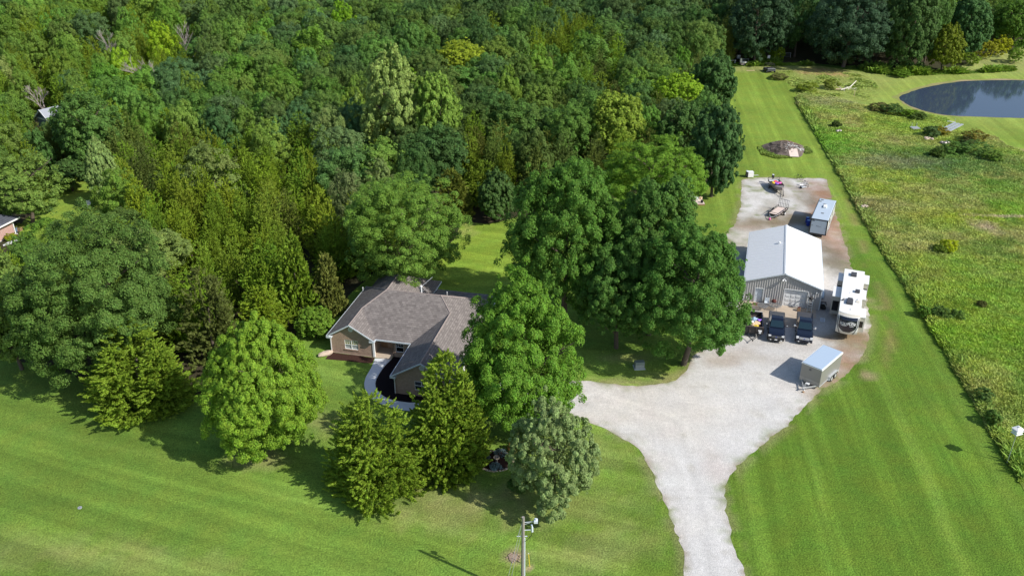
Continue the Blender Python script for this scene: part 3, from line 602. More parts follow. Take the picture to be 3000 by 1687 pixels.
F('maple_tree', 'tree', 1150, 1468, 697, 1095, .6, 'd', (.075, .155, .020), 'tall mid green maple covering the right end of the brick house roof', 25, n=72000, K1=26, K2=18, taper=.25, leaf=.26, irr=.26)
F('olive_tree', 'tree', 1285, 1502, 1008, 1290, .1, 'd', (.135, .185, .085), 'silvery grey green shrubby tree beside the gravel lane fork, in front of the tall maple', 26, n=44000, K1=26, K2=18, taper=.2, rs=(.05, .11), gap=.35, irr=.34, leaf=.22)
F('oak_tree', 'tree', 866, 1164, 442, 722, 1.5, 'd', 'maple', 'big round green tree standing right behind the brick house', 27, n=62000, K1=24, K2=17, irr=.26, leaf=.28)
F('small_tree', 'tree', 1280, 1370, 643, 735, .3, 'd', (.060, .088, .022), 'small round dark olive tree at the corner of the back yard', 28, n=14000, K1=14, K2=16, leaf=.20)
F('maple_tree', 'tree', 1278, 1575, 392, 800, 2, 'd', (.058, .125, .022), 'large maple beside the back yard, leftmost of the three big maples between house and workshop', 29, n=62000, K1=24, K2=17, taper=.15, irr=.26, leaf=.30)
F('maple_tree', 'tree', 1530, 1768, 462, 812, 2.5, 'd', (.055, .115, .026), 'large maple in the middle of the three between house and workshop', 30, n=52000, K1=22, K2=17, taper=.1, irr=.26, leaf=.30)
F('maple_tree', 'tree', 1592, 1884, 560, 900, 2, 'd', (.052, .118, .024), 'large maple hanging over the parked trucks beside the workshop corner', 31, n=60000, K1=24, K2=17, taper=.15, irr=.26, leaf=.28)
F('maple_tree', 'tree', 1515, 1775, 345, 560, 2, 'd', (.085, .160, .020), 'light green broad tree at the wood edge, behind the three big maples', 32, n=36000, K1=22, K2=15, leaf=.34)
F('oak_tree', 'tree', 1738, 1868, 262, 488, .8, 'd', (.042, .090, .032), 'dark green oak bulging onto the mown strip near the gravel yard', 33, n=36000, K1=24, K2=15, leaf=.34)
F('oak_tree', 'tree', 50, 415, 560, 945, 2.0, 'd', (.060, .108, .026), 'very wide dark green oak on the left, branches reaching over the front lawn', 34, n=84000, K1=32, K2=15, leaf=.29, irr=.32, holes=.33)
F('ash_tree', 'tree', -75, 92, 640, 905, 2.0, 'd', (.105, .160, .040), 'paler green tree at the left edge of the photo, below the pink brick house', 35, n=30000, K1=20, K2=14, leaf=.28)
F('ash_tree', 'tree', -40, 152, 383, 548, 1.5, 'd', (.095, .150, .035), 'rounded light green tree at the left edge, above the pink brick house', 36, n=30000, K1=18, K2=15, leaf=.34)
F('oak_tree', 'tree', 142, 305, 232, 425, 1.5, 'd', (.060, .118, .030), 'broad mid green tree hiding the right of the blue grey house', 61, n=34000, K1=22, K2=15, leaf=.34, irr=.22)
F('oak_tree', 'tree', 1742, 1850, 132, 305, .8, 'd', (.046, .096, .030), 'dark oak on the wood edge by the mown strip, behind the one bulging out', 62, n=26000, K1=20, K2=14, leaf=.36)
F('oak_tree', 'tree', 1655, 1790, 262, 425, 1.0, 'd', (.050, .100, .028), 'mid sized oak left of the one bulging onto the mown strip', 63, n=26000, K1=20, K2=14, leaf=.36, irr=.2)
F('poplar_tree', 'tree', 212, 302, 340, 520, .6, 'd', (.130, .190, .070), 'slender pale green tree right of the small clearing on the left', 37, n=18000, K1=16, K2=13, taper=.45, leaf=.32)
F('oak_tree', 'tree', 130, 215, 400, 470, 1.0, 'd', 'oakd', 'dark tree shading the back of the small clearing on the left', 38, n=14000, leaf=.34)
F('cedar_tree', 'tree', 428, 600, 672, 905, 2, 'cedar', (.062, .078, .022), 'thin brownish cedar with bare limbs showing, between the wide oak and the bright maple', 39, n=15000, K=170, leaders=3, fat=.5, leaf=.30)
F('cedar_tree', 'tree', 588, 742, 724, 870, .3, 'cedar', (.110, .160, .014), 'yellow green cedar just behind the bright green maple', 40, n=24000, leaders=5, fat=.45, leaf=.30)
F('cedar_tree', 'tree', 700, 812, 588, 808, .3, 'cedar', 'cedar', 'tall olive cedar beside the left end of the brick house', 41, n=26000, leaders=3, fat=.5, leaf=.30)
F('cedar_tree', 'tree', 788, 876, 640, 790, .3, 'cedar', (.100, .115, .030), 'greyer cedar nearest the left eave of the brick house', 42, n=18000, leaders=3, fat=.5, leaf=.30)
F('cedar_tree', 'tree', 742, 838, 770, 850, .2, 'd', (.085, .150, .020), 'low green bushy tree at the foot of the cedars by the house', 43, n=12000, leaf=.26)
F('oak_tree', 'tree', 1196, 1300, 424, 556, .3, 'd', 'oakd', 'dark blue green tree at the far edge of the back yard', 44, n=20000, K1=16, K2=14, leaf=.32, taper=.2)
F('cedar_tree', 'tree', 1084, 1192, 428, 562, .3, 'cedar', (.090, .110, .020), 'olive brown cedar at the back yard edge, right of the big round tree', 45, n=22000, leaders=4, fat=.45, leaf=.32)
F('cedar_tree', 'tree', 1298, 1392, 375, 520, .3, 'cedar', 'cedard', 'dull olive cedar behind the leftmost big maple', 46, n=18000, leaders=3, fat=.5, leaf=.34)
F('maple_tree', 'tree', 1452, 1668, 590, 862, 1.5, 'd', (.050, .110, .024), 'maple filling the gap low between the three big maples and the shaded lawn', 30, n=46000, K1=20, K2=16, leaf=.30, irr=.26)
F('cottonwood_tree', 'tree', 905, 1075, 130, 395, 3, 'd', 'pale', 'tall pale grey green cottonwood rising above the middle of the wood', 47, n=34000, K1=22, K2=12, taper=.3, gap=.2, irr=.25, leaf=.36, rs=(.07, .13))
F('cottonwood_tree', 'tree', 1030, 1160, 175, 400, 3, 'd', (.110, .180, .035), 'tall light green cottonwood right of the palest one in the middle of the wood', 48, n=30000, K1=20, K2=12, taper=.25, irr=.2, leaf=.36)
F('maple_tree', 'tree', 1104, 1216, 100, 195, 5, 'd', 'yellow', 'yellow green crowned tree, the brightest in the upper middle of the wood', 49, n=16000, leaf=.36, irr=.25)
F('maple_tree', 'tree', 1640, 1765, 178, 300, 3, 'd', 'lime', 'lime green tree close to the mown strip', 50, n=16000, leaf=.36)
F('maple_tree', 'tree', 1480, 1620, 225, 390, 3, 'd', (.130, .185, .028), 'light yellow green tree behind the big maples', 51, n=24000, leaf=.36, irr=.2)
F('ash_tree', 'tree', 232, 475, 572, 720, 3, 'd', (.120, .165, .050), 'wide pale olive tree above the wide dark oak', 52, n=34000, leaf=.32, irr=.2)
F('oak_tree', 'tree', 2040, 2238, -45, 166, .4, 'd', (.032, .064, .038), 'huge round dark oak on the far treeline above the bare red soil', 53, n=40000, K1=22, K2=17, leaf=.42)
F('oak_tree', 'tree', 1835, 1985, -35, 156, .4, 'd', (.028, .058, .030), 'dark oak on the far treeline at the head of the mown strip', 54, n=26000, leaf=.44)
F('maple_tree', 'tree', 2335, 2432, 62, 176, .5, 'd', (.095, .125, .012), 'olive yellow tree on the far treeline left of the pond', 55, n=18000, leaf=.40, taper=.3)
F('oak_tree', 'tree', 2230, 2360, -40, 172, .4, 'd', 'oakd', 'tall dark oak on the far treeline between the huge round oak and the olive tree', 56, n=26000, leaf=.44)
F('oak_tree', 'tree', 2385, 2490, -10, 142, .3, 'd', (.045, .10, .035), 'tall mid green tree on the far treeline behind the olive yellow one', 57, n=26000, leaf=.44)
F('maple_tree', 'tree', 2500, 2620, 0, 122, .3, 'd', (.065, .130, .020), 'green tree on the far treeline at the right edge, beyond the pond', 58, n=26000, leaf=.44)
NF = len(placed)
# zones of the wood: u, v on the sheet, (kind, colour, weight)..., words
Z = [(60, 60, 'at the top left corner', [('maple', 'maple', 3), ('cedar', 'cedar', 2), ('oak', 'oak', 1)]),
     (330, 60, 'at the top left of the wood', [('cedar', 'cedar', 4), ('oak', 'blue', 1), ('maple', 'maple', 2), ('maple', 'lime', .8)]),
     (650, 60, 'around the two bare dead trees', [('oak', 'oak', 3), ('oak', 'blue', 1), ('maple', 'maple', 2), ('cedar', 'cedar', 1)]),
     (960, 50, 'at the top middle of the wood', [('oak', 'oak', 4), ('oak', 'blue', 1), ('oak', 'oakd', 2), ('maple', 'lime', .4)]),
     (1300, 40, 'at the top of the wood, right of the middle', [('oak', 'oakd', 3), ('oak', 'oak', 3), ('cedar', 'cedar', 1)]),
     (1650, 40, 'at the top of the wood near the strip', [('oak', 'oakd', 3), ('oak', 'blue', 2), ('cedar', 'cedard', 1), ('maple', 'lime', .3)]),
     (80, 210, 'around the blue grey gable', [('oak', 'blue', 3), ('maple', 'maple', 2), ('cedar', 'cedar', 2), ('pale', 'pale', .5)]),
     (350, 230, 'below the bare dead trees', [('maple', 'maple', 3), ('oak', 'blue', 1), ('cedar', 'cedar', 3), ('maple', 'lime', 1)]),
     (650, 220, 'left of the pale cottonwoods', [('oak', 'oak', 3), ('oak', 'blue', 2), ('maple', 'maple', 2)]),
     (1250, 220, 'right of the cottonwoods', [('oak', 'oakd', 3), ('oak', 'oak', 3), ('maple', 'maple', 1), ('cedar', 'cedard', 1)]),
     (1450, 130, 'in the upper right of the wood', [('cedar', 'cedar', 3), ('cedar', 'cedard', 2), ('maple', 'maple', 2), ('oak', 'oak', 1)]),
     (1720, 180, 'bordering the mown strip', [('oak', 'oak', 3), ('maple', 'maple', 1), ('cedar', 'cedard', 1), ('oak', 'blue', 1)]),
     (60, 330, 'left of the clearing', [('cedar', 'cedar', 2), ('oak', 'oak', 2), ('cedar', 'cedard', 1)]),
     (400, 400, 'right of the left clearing', [('cedar', 'cedar', 4), ('cedar', 'olive', 2), ('cedar', 'cedard', 1), ('maple', 'maple', 1), ('oak', 'blue', .6)]),
     (650, 400, 'in the middle of the wood', [('cedar', 'olive', 3), ('cedar', 'cedar', 3), ('maple', 'maple', 1), ('pale', 'grey', .6), ('oak', 'blue', .6)]),
     (850, 400, 'above the big round tree', [('cedar', 'cedar', 3), ('oak', 'blue', 2), ('pale', 'grey', 1), ('maple', 'maple', 1)]),
     (1200, 350, 'beyond the back yard', [('oak', 'oakd', 3), ('cedar', 'cedard', 2), ('cedar', 'cedar', 2)]),
     (1400, 300, 'beyond the leftmost big maple', [('oak', 'oak', 2), ('cedar', 'cedard', 2), ('oak', 'oakd', 2), ('cedar', 'cedar', 1)]),
     (500, 560, 'in the cedars above the bright maple', [('cedar', 'cedar', 4), ('cedar', 'olive', 3), ('cedar', 'cedard', 1), ('maple', 'maple', .7)]),
     (700, 560, 'in the cedars left of the brick house', [('cedar', 'olive', 3), ('cedar', 'cedar', 3), ('cedar', 'cedard', 1), ('pale', 'grey', .4)]),
     (150, 620, 'around the pink brick house', [('oak', 'oak', 2), ('maple', 'maple', 2), ('cedar', 'olive', 2), ('cedar', 'cedar', 1)]),
     (2150, 50, 'in the far treeline beyond the strip', [('oak', 'oakd', 4), ('oak', 'oak', 1)]),
     (2500, 40, 'in the far treeline beyond the pond', [('oak', 'oak', 3), ('maple', 'maple', 2), ('maple', 'lime', 1)])]
PROT = [(100, 335), (120, 330), (138, 338), (108, 352), (128, 352), (95, 345)]+[(x*1.1646, y*1.1646) for x, y in [(180,480),(200,496),(222,500),(232,512),(192,520),(170,540),(178,462),(12,552),(28,570),(40,560),(50,590),(15,600),(95,286),(115,276),(128,282),(105,295),(112,300),(1165,590),(1200,575),(1260,560),(1240,620),(1205,650),(1280,600),(1190,700),(1290,650),(960,720),(1005,705),(900,755),(1840,300),(1875,400),(1838,200),(1880,440),(282,92),(460,84),(372,148),(470,95),(840,830),(790,860)]]
def blocked(x, y, r, h, k=.95):
    u, v, zz = proj(x, y, h*.56); s = FP/zz; dep = math.atan2(HC, y); ru = r*s*k; rv = s*math.hypot(r*math.sin(dep), h*.46*math.cos(dep))*k
    return any(((pu-u)/ru)**2+((pv-v)/rv)**2 < 1 for pu, pv in PROT)
rg = np.random.RandomState(42); pr = random.Random(42)
cand = []; tries = 0; grid = {}
WP = np.array(WOODF)
def ok_pos(x, y, r, kk=.62):
    for (a, b, q, _) in placed[:NF]:
        if math.hypot(x-a, y-b) < (q+r)*.74: return False
    ci, cj = int(x//9), int(y//9)
    for i in (-2, -1, 0, 1, 2):
        for j in (-2, -1, 0, 1, 2):
            for (a, b, q) in grid.get((ci+i, cj+j), ()):
                if math.hypot(x-a, y-b) < (q+r)*kk: return False
    return True
NC = 30000; cx = rg.uniform(-235, 235, NC); cy = rg.uniform(84, 366, NC); okk = inpoly(cx, cy, WOODF) & (np.abs(cx) < cy*.60+12) & ~inpoly(cx, cy, LEFTYARD)
dW = dpoly(cx, cy, WOODF)
HOUSES = [(-14, 99, 15), (-84, 120, 11), (-103, 180, 7)]
trees = []
for x, y, d in zip(cx[okk], cy[okk], dW[okk]):
    if any(math.hypot(x-a, y-b) < q for a, b, q in HOUSES): continue
    u, v, zz = proj(x, y, 9)
    zi = min(Z, key=lambda z: ((z[0]*1.1646-u)/1.3)**2+((z[1]*1.1646-v)*1.3)**2+pr.uniform(0, 9000)); ks = zi[3]
    kind, col, _ = pr.choices(ks, [k[2] for k in ks])[0]
    far = v < 330
    if kind == 'cedar': r = pr.uniform(2.4, 4.0); h = pr.uniform(8, 12)
    else: r = pr.uniform(2.9, 4.6) if pr.random() < .6 else pr.uniform(4.6, 6.2); h = pr.uniform(10.5, 13.5)+(r-4)*.6
    if y > 215 and x < 60: r *= 1.12; h *= 1.12
    if u > 2130: h = pr.uniform(17, 24); r = pr.uniform(4.5, 7)
    if u > 2730 and y < 262: continue
    if u > 2730: h = pr.uniform(7, 10) if y < 262 else pr.uniform(10, 13) if y < 290 else pr.uniform(12, 15); r = pr.uniform(3.5, 5.5)
    if d < r*.62: continue
    if not ok_pos(x, y, r): continue
    for _ in range(5):
        if not blocked(x, y, r, h): break
        h *= .8; r *= .88
    else: continue
    grid.setdefault((int(x//9), int(y//9)), []).append((x, y, r)); trees.append((x, y, r, h, kind, col, zi[2]))
trees.sort(key=lambda t: t[1]-max(0, 0)); 
# hidden ones far behind the first rows never reach the frame
trees = [t for t in trees if proj(t[0], t[1], 0)[1] > -70 and -60 < proj(t[0], t[1], t[3]*.7)[0] < 3060]
WORD = dict(oak='dark green oak', oakd='very dark oak', blue='blue green tree', maple='mid green tree', lime='lime green tree', cedar='olive cedar', cedard='brownish cedar', olive='yellowish cedar', pale='pale green tree', grey='greyish green tree', yellow='yellow green tree')
ORD = ['first', 'second', 'third', 'fourth', 'fifth', 'sixth', 'seventh', 'eighth', 'ninth', 'tenth', 'eleventh', 'twelfth', 'thirteenth', 'fourteenth', 'fifteenth', 'sixteenth', 'seventeenth', 'eighteenth', 'nineteenth', 'twentieth', 'twenty first', 'twenty second', 'twenty third', 'twenty fourth']
wood = {}
NM = dict(oak='oak_tree', maple='maple_tree', cedar='cedar_tree', pale='willow_tree')
NIND = 300-NF-6
print('TREES total', len(trees), 'features', NF)

farV = []; farC = []
for i, (x, y, r, h, kind, col, words) in enumerate(trees):
    k = pr.choice(LEAFK[kind]); base = np.array(TC[col]); c = base*pr.uniform(.82, 1.2)*np.array([pr.uniform(.85, 1.18), 1, pr.uniform(.8, 1.2)])
    if i < NIND:
        o = bpy.data.objects.new(NM[kind], proto(k)); COL.objects.link(o); o.location = (x, y, 0); o.scale = (r, r, h); o.rotation_euler = (pr.uniform(-.05, .05), pr.uniform(-.05, .05), pr.uniform(0, 6.28)); o.color = (*c, 1)
        tag(o, WORD[col]+' '+words, 'tree', WORD[col]+'s '+words); wood.setdefault(o['label'], []).append((proj(x, y, h*.7)[0], o))
    else:
        farV.append((x, y, r, h, pr.uniform(0, 6.28), sorted(U).index(k) if False else k, c))
for lb, L_ in wood.items():
    L_.sort(key=lambda e: e[0])
    if len(L_) > 1:
        for k_, (_, o) in enumerate(L_): o['label'] = lb+', '+(ORD[k_]+' of these from the left' if k_ else 'leftmost of these')
    else: del L_[0][1]['group']
if farV:
    pc = bpy.data.collections.new('woodland_kinds'); kinds = sorted(set(f[5] for f in farV))
    for k in kinds:
        m2 = proto(k).copy(); m2.materials[0] = M['leafI']; po = bpy.data.objects.new('kind_'+k, m2); pc.objects.link(po)
    me = bpy.data.meshes.new('distant_woodland'); me.from_pydata([(f[0], f[1], 0) for f in farV], [], [])
    for nm_, ty in (('tscale', 'FLOAT_VECTOR'), ('trot', 'FLOAT_VECTOR'), ('tint', 'FLOAT_COLOR'), ('tidx', 'INT')): me.attributes.new(nm_, ty, 'POINT')
    me.attributes['tscale'].data.foreach_set('vector', np.array([(f[2], f[2], f[3]) for f in farV], np.float32).ravel())
    me.attributes['trot'].data.foreach_set('vector', np.array([(0, 0, f[4]) for f in farV], np.float32).ravel())
    me.attributes['tint'].data.foreach_set('color', np.array([(*f[6], 1) for f in farV], np.float32).ravel())
    me.attributes['tidx'].data.foreach_set('value', np.array([kinds.index(f[5]) for f in farV], np.int32))
    o = link('distant_woodland', me); tag(o, 'far off part of the wood closing the top of the photo', kind='stuff')
    gn = bpy.data.node_groups.new('plant_wood', 'GeometryNodeTree'); gn.interface.new_socket('Geometry', in_out='INPUT', socket_type='NodeSocketGeometry'); gn.interface.new_socket('Geometry', in_out='OUTPUT', socket_type='NodeSocketGeometry')
    gi = gn.nodes.new('NodeGroupInput'); go_ = gn.nodes.new('NodeGroupOutput'); ip = gn.nodes.new('GeometryNodeInstanceOnPoints'); ci = gn.nodes.new('GeometryNodeCollectionInfo')
    ci.inputs['Collection'].default_value = pc; ci.inputs['Separate Children'].default_value = True; ci.inputs['Reset Children'].default_value = True; ip.inputs['Pick Instance'].default_value = True
    def na(nm_, ty): q = gn.nodes.new('GeometryNodeInputNamedAttribute'); q.data_type = ty; q.inputs['Name'].default_value = nm_; return q.outputs['Attribute']
    gn.links.new(gi.outputs[0], ip.inputs['Points']); gn.links.new(ci.outputs[0], ip.inputs['Instance']); gn.links.new(na('tidx', 'INT'), ip.inputs['Instance Index'])
    gn.links.new(na('tscale', 'FLOAT_VECTOR'), ip.inputs['Scale']); er = gn.nodes.new('FunctionNodeEulerToRotation'); gn.links.new(na('trot', 'FLOAT_VECTOR'), er.inputs[0]); gn.links.new(er.outputs[0], ip.inputs['Rotation']); gn.links.new(ip.outputs[0], go_.inputs[0])
    o.modifiers.new('plant', 'NODES').node_group = gn
# bare dead trees
def dead_tree(x, y, h, seed, label):
    mb = MB(); q = random.Random(seed)
    def br(p, d, L, r, n):
        e = p+d*L; mb.cyl(p, e, r, r*.62, 5, cap=False)
        if n == 0: return
        for _ in range(3 if n > 1 else 4):
            dd = (d+Vector((q.uniform(-.7, .7), q.uniform(-.7, .7), q.uniform(-.1, .45)))).normalized(); br(p+d*L*q.uniform(.55, 1), dd, L*q.uniform(.55, .8), r*.6, n-1)
    br(Vector((0, 0, 0)), Vector((0, 0, 1)), h*.42, .26, 4)
    o = mb.build('dead_tree', M['dead'], recalc=False); o.location = (x, y, 0); tag(o, label, 'dead tree', 'bare dead trees in the wood')
for u, v, h, s, lb in [(283, 118, 13, 1, 'bare grey dead tree in the upper left of the wood, leftmost of the top pair'), (462, 108, 13, 2, 'bare dark grey dead tree, right one of the top pair in the upper left'), (372, 172, 12, 3, 'bare pinkish grey dead tree, lowest of the three in the upper left wood'), (95, 205, 9, 4, 'small bare dead tree near the left edge of the wood')]:
    x, y = D(u, v, 9); dead_tree(x, y, h, s, lb)
# ------------------------------------------------------------------ brick house
HX, HY, HA = -22.212, 91.784, -.225
W_, D_, s1, wl, pl, wr, prj, he, s2, s3, yr = 17.74, 12.6, .489, 6.06, .531, 7.25, 7.158, 2.50, .608, .597, 6.61
hl = he+s2*wl/2; hr = he+s3*wr/2; zr = he+s1*yr; xl = s1*yr/s2; xr = s1*yr/s3
house = empty('brick_house', (HX, HY, 0), HA, 'single storey tan brick house with grey brown shingle hip roof and two front gables', 'house')
OV = .38
def roofmesh(faces, th=.17):
    mb = MB()
    for f in faces:
        n = len(f); top = list(f); bot = [(p[0], p[1], p[2]-th) for p in f]
        mb.add(top, [tuple(range(n))], 0)
    return mb
A0, A1, A2 = (0, -pl, he), (wl/2, -pl, hl), (wl, -pl, he); V1 = (wl, 0, he); Rl = (wl/2, s2/s1*wl/2, hl); ML = (xl, yr, zr); MR = (W_-xr, yr, zr)
Rr = (W_-wr/2, s3/s1*wr/2, hr); V2 = (W_-wr, 0, he); B0, B1, B2 = (W_-wr, -prj, he), (W_-wr/2, -prj, hr), (W_, -prj, he); C0, C1 = (0, D_, he), (W_, D_, he)
def lift(p, k): return (p[0], p[1], p[2]+k)
rf = roofmesh([[A0, A1, Rl, ML, C0], [A1, A2, V1, Rl], [V1, V2, Rr, MR, ML, Rl], [B0, B1, Rr, V2], [B1, B2, C1, MR, Rr], [C1, C0, ML, MR]])
# rear wing roof running back from behind the ridge
rw0, rw1, rx0, rx1, ry = (5.0, 7.2, 5.30), (5.0, 11.7, 5.30), .7, 9.3, 16.3
rf.add([(rx0, 9, he), rw0, rw1, (rx0, ry, he)], [(0, 1, 2, 3)]); rf.add([(rx1, 9, he), (rx1, ry, he), rw1, rw0], [(0, 1, 2, 3)]); rf.add([(rx0, ry, he), rw1, (rx1, ry, he)], [(0, 1, 2)])
rf.add([(9.4, 12.2, 2.66), (W_-.2, 12.2, 2.66), (W_-.2, 14.3, 2.35), (9.4, 14.3, 2.35)], [(0, 1, 2, 3)])
roof = rf.build('roof', M['shingle'], house, recalc=False)
sol = roof.modifiers.new('thickness', 'SOLIDIFY'); sol.thickness = .12; sol.offset = -1
# ridge caps
rc = MB()
for a, b in [(A1, Rl), (Rl, ML), (ML, MR), (MR, Rr), (Rr, B1), (ML, C0), (MR, C1), (rw0, rw1)]: rc.cyl(lift(a, .0), lift(b, .0), .075, .075, 6)
rc.build('ridge_cap', plain('ridge_shingle', (.30, .25, .235), .95, var=.15), roof)
# fascia and gutters
fa = MB()
def fas(a, b, t=.05, h=.17, out=(0, 0)):
    a = Vector(a); b = Vector(b); d = (b-a); nn = Vector((d.y, -d.x, 0)).normalized()*t
    fa.add([a+nn, b+nn, b+nn-Vector((0, 0, h)), a+nn-Vector((0, 0, h)), a-nn*.2, b-nn*.2, b-nn*.2-Vector((0, 0, h)), a-nn*.2-Vector((0, 0, h))], [(0, 1, 2, 3), (7, 6, 5, 4), (0, 4, 5, 1), (3, 2, 6, 7), (0, 3, 7, 4), (1, 5, 6, 2)])
for a, b in [(A0, A1), (A1, A2), (V1, V2), (B0, B1), (B1, B2), (B2, C1), (C1, C0), (C0, A0), (V2, B0), (A2, V1)]: fas(lift(a, .01), lift(b, .01))
fas((rx1, 12.6, he), (rx1, ry, he)); fas((rx1, ry, he), (rx0, ry, he))
for (x0, x1, y) in [(-.02, .62, -pl), (wl-.62, wl+.02, -pl), (W_-wr-.02, W_-wr+.62, -prj), (W_-.62, W_+.02, -prj)]: fa.box(x0, x1, y-.06, y+.42, he-.26, he-.05)
fa.build('fascia', M['trim'], roof)
# walls
wlm = MB()
def wall(mb, x0, y0, x1, y1, z0, z1, holes=(), th=.2):
    """holes: (s0,s1,za,zb) along the wall; pieces butt"""
    L = math.hypot(x1-x0, y1-y0); dx, dy = (x1-x0)/L, (y1-y0)/L; nx, ny = dy, -dx
    def seg(a, b, za, zb):
        if b-a < .01 or zb-za < .01: return
        P = [(x0+dx*a, y0+dy*a), (x0+dx*b, y0+dy*b), (x0+dx*b-nx*th, y0+dy*b-ny*th), (x0+dx*a-nx*th, y0+dy*a-ny*th)]
        mb.prism(P, za, zb)
    cur = 0
    for (a, b, za, zb) in sorted(holes):
        seg(cur, a, z0, z1); seg(a, b, z0, za); seg(a, b, zb, z1); cur = b
    seg(cur, L, z0, z1)
yf = -pl+OV; zt = he-.12
wall(wlm, .4, yf, wl-.4, yf, 0, zt, [(1.72, 3.42, .75, 2.02)])
wlm.prism([(.4, zt), (wl-.4, zt), (wl/2, hl-.28)], yf, yf+.2, 'y')
wall(wlm, .4, D_-.4, .4, yf+.2, 0, zt)
wall(wlm, wl-.4, yf+.2, wl-.4, 2.2, 0, zt)
wall(wlm, wl-.6, 2.2, 8.0, 2.2, 0, zt, [(.35, 1.2, .08, 2.1), (1.4, 2.15, .9, 2.1)])
wall(wlm, 7.95, 2.0, 7.95, .55, 0, zt)
wall(wlm, 7.95, .55, W_-wr+.4, .55, 0, zt, [(.42, 1.38, .72, 2.12), (2.05, 2.6, .9, 2.1)])
wall(wlm, W_-wr+.4, .35, W_-wr+.4, -prj+.4, 0, zt)
yg = -prj+.4
wall(wlm, W_-wr+.4, yg, W_-.4, yg, 0, zt, [(2.3, 3.9, .8, 2.0)])
wlm.prism([(W_-wr+.4, zt), (W_-.4, zt), (W_-wr/2, hr-.28)], yg, yg+.2, 'y')
wall(wlm, W_-.4, yg+.2, W_-.4, D_-.4, 0, zt, [(.9, 5.9, .02, 2.2)])
wall(wlm, W_-.4, D_-.4, .4, D_-.4, 0, zt)
wall(wlm, rx1-.4, D_-.3, rx1-.4, ry-.4, 0, zt); wall(wlm, rx1-.4, ry-.4, rx0+.4, ry-.4, 0, zt); wall(wlm, rx0+.4, ry-.4, rx0+.4, D_-.3, 0, zt)
wlm.build('wall', M['brick'], house)
cap = MB(); cap.box(.38, wl-.38, yf-.03, yf, .02, .09); cap.build('foundation_strip', M['concrete'], house)
def window(par, x0, x1, z0, z1, y, n=2, grid=True, sill=True, gm='glass', name='window'):
    f = MB(); t = .07; f.box(x0-.02, x1+.02, y-.05, y+.06, z1-t, z1+.02); f.box(x0-.02, x1+.02, y-.05, y+.06, z0-.02, z0+t)
    for k in range(n+1):
        xx = x0+(x1-x0)*k/n; f.box(xx-t/2-(.02 if k == 0 else 0), xx+t/2+(.02 if k == n else 0), y-.047, y+.057, z0+t, z1-t)
    zm = (z0+z1)/2; f.box(x0+t/2, x1-t/2, y-.04, y+.04, zm-.03, zm+.03)
    if grid:
        for k in range(n):
            a = x0+(x1-x0)*k/n; b = x0+(x1-x0)*(k+1)/n
            for j in (1, 2): f.box(a+(b-a)*j/3-.012, a+(b-a)*j/3+.012, y-.012, y+.03, zm+.03, z1-t)
            f.box(a+t/2, b-t/2, y-.014, y+.032, (zm+z1)/2-.012, (zm+z1)/2+.012)
    fo = f.build(name, M['white'], par)
    p = MB(); p.box(x0+.03, x1-.03, y+.015, y+.028, z0+.03, zm-.03); p.build('lower_pane', M['glassg'] if gm == 'glass' else M[gm], fo)
    p = MB(); p.box(x0+.03, x1-.03, y+.015, y+.028, zm+.03, z1-.03); p.build('upper_pane', plain('yellow_blind_glass', (.24, .25, .07), .3, var=.2, scale=5) if gm == 'glass' and grid else M[gm], fo)
    if sill: q = MB(); q.box(x0-.12, x1+.12, y-.12, y+.02, z0-.12, z0-.02); q.build('sill', M['brick'], fo)
    return fo
window(house, .4+1.72, .4+3.42, .75, 2.02, yf+.06)
window(house, wl-.6+1.4, wl-.6+2.15, .9, 2.1, 2.26, 1, False, False, 'dglass')
window(house, 7.95+.42, 7.95+1.38, .72, 2.12, .61, 1, True, True, 'dglass')
window(house, 7.95+2.05, 7.95+2.6, .9, 2.1, .61, 1, False, False, 'dglass')
window(house, W_-wr+.4+2.3, W_-wr+.4+3.9, .8, 2.0, yg+.06, 2, False, True, 'dglass')
d = MB(); d.box(wl-.6+.36, wl-.6+1.19, 2.25, 2.3, .08, 2.09); dr = d.build('front_door', M['wood'], house); k = MB(); k.ell((wl+.5, 2.2, 1.05), (.03, .03, .03), 6, 5); k.build('handle', M['chrome'], dr)
g = MB(); g.box(W_-.53, W_-.47, yg+.2+.92, yg+.2+5.88, .03, 2.18); g.build('garage_door', M['white'], house)
for (x, z, y, lb) in [(wl/2, hl-.80, yf, 0), (W_-wr/2, hr-.86, yg, 1)]:
    v = MB(); v.cyl((x, y-.045, z), (x, y-.004, z), .31, .31, 20); vo = v.build('gable_vent', M['white'], house)
    s = MB()
    for k in range(-3, 4):
        q = math.sqrt(max(.22**2-(k*.06)**2, .001)); s.box(x-q, x+q, y-.058, y-.046, z+k*.06-.012, z+k*.06+.012)
    s.build('louvre', M['galv'], vo)
pc = MB(); pc.box(wl-.36, wl-.14, -.22, 0.0, .1, he-.16); pc.build('porch_post', M['white'], house)
cw = MB(); cw.box(wl-.396, wl-.384, .06, 2.1, .1, he-.2); 
cw2 = MB(); cw2.box(wl-.398, wl-.39, yf+.21, 2.19, .1, zt-.02); cw2.build('porch_lining', M['cream'], house)
pf = MB(); pf.box(wl-.395, 7.94, -.22, 2.19, .0, .10); pf.build('porch_floor', M['concrete'], house)
def downspout(x, y, z1, name='downspout'):
    q = MB(); q.box(x-.045, x+.045, y-.08, y, .05, z1); q.build(name, M['white'], house)
downspout(W_-wr+.36, yg-.02, he-.2); downspout(.36, yf-.01, he-.2)
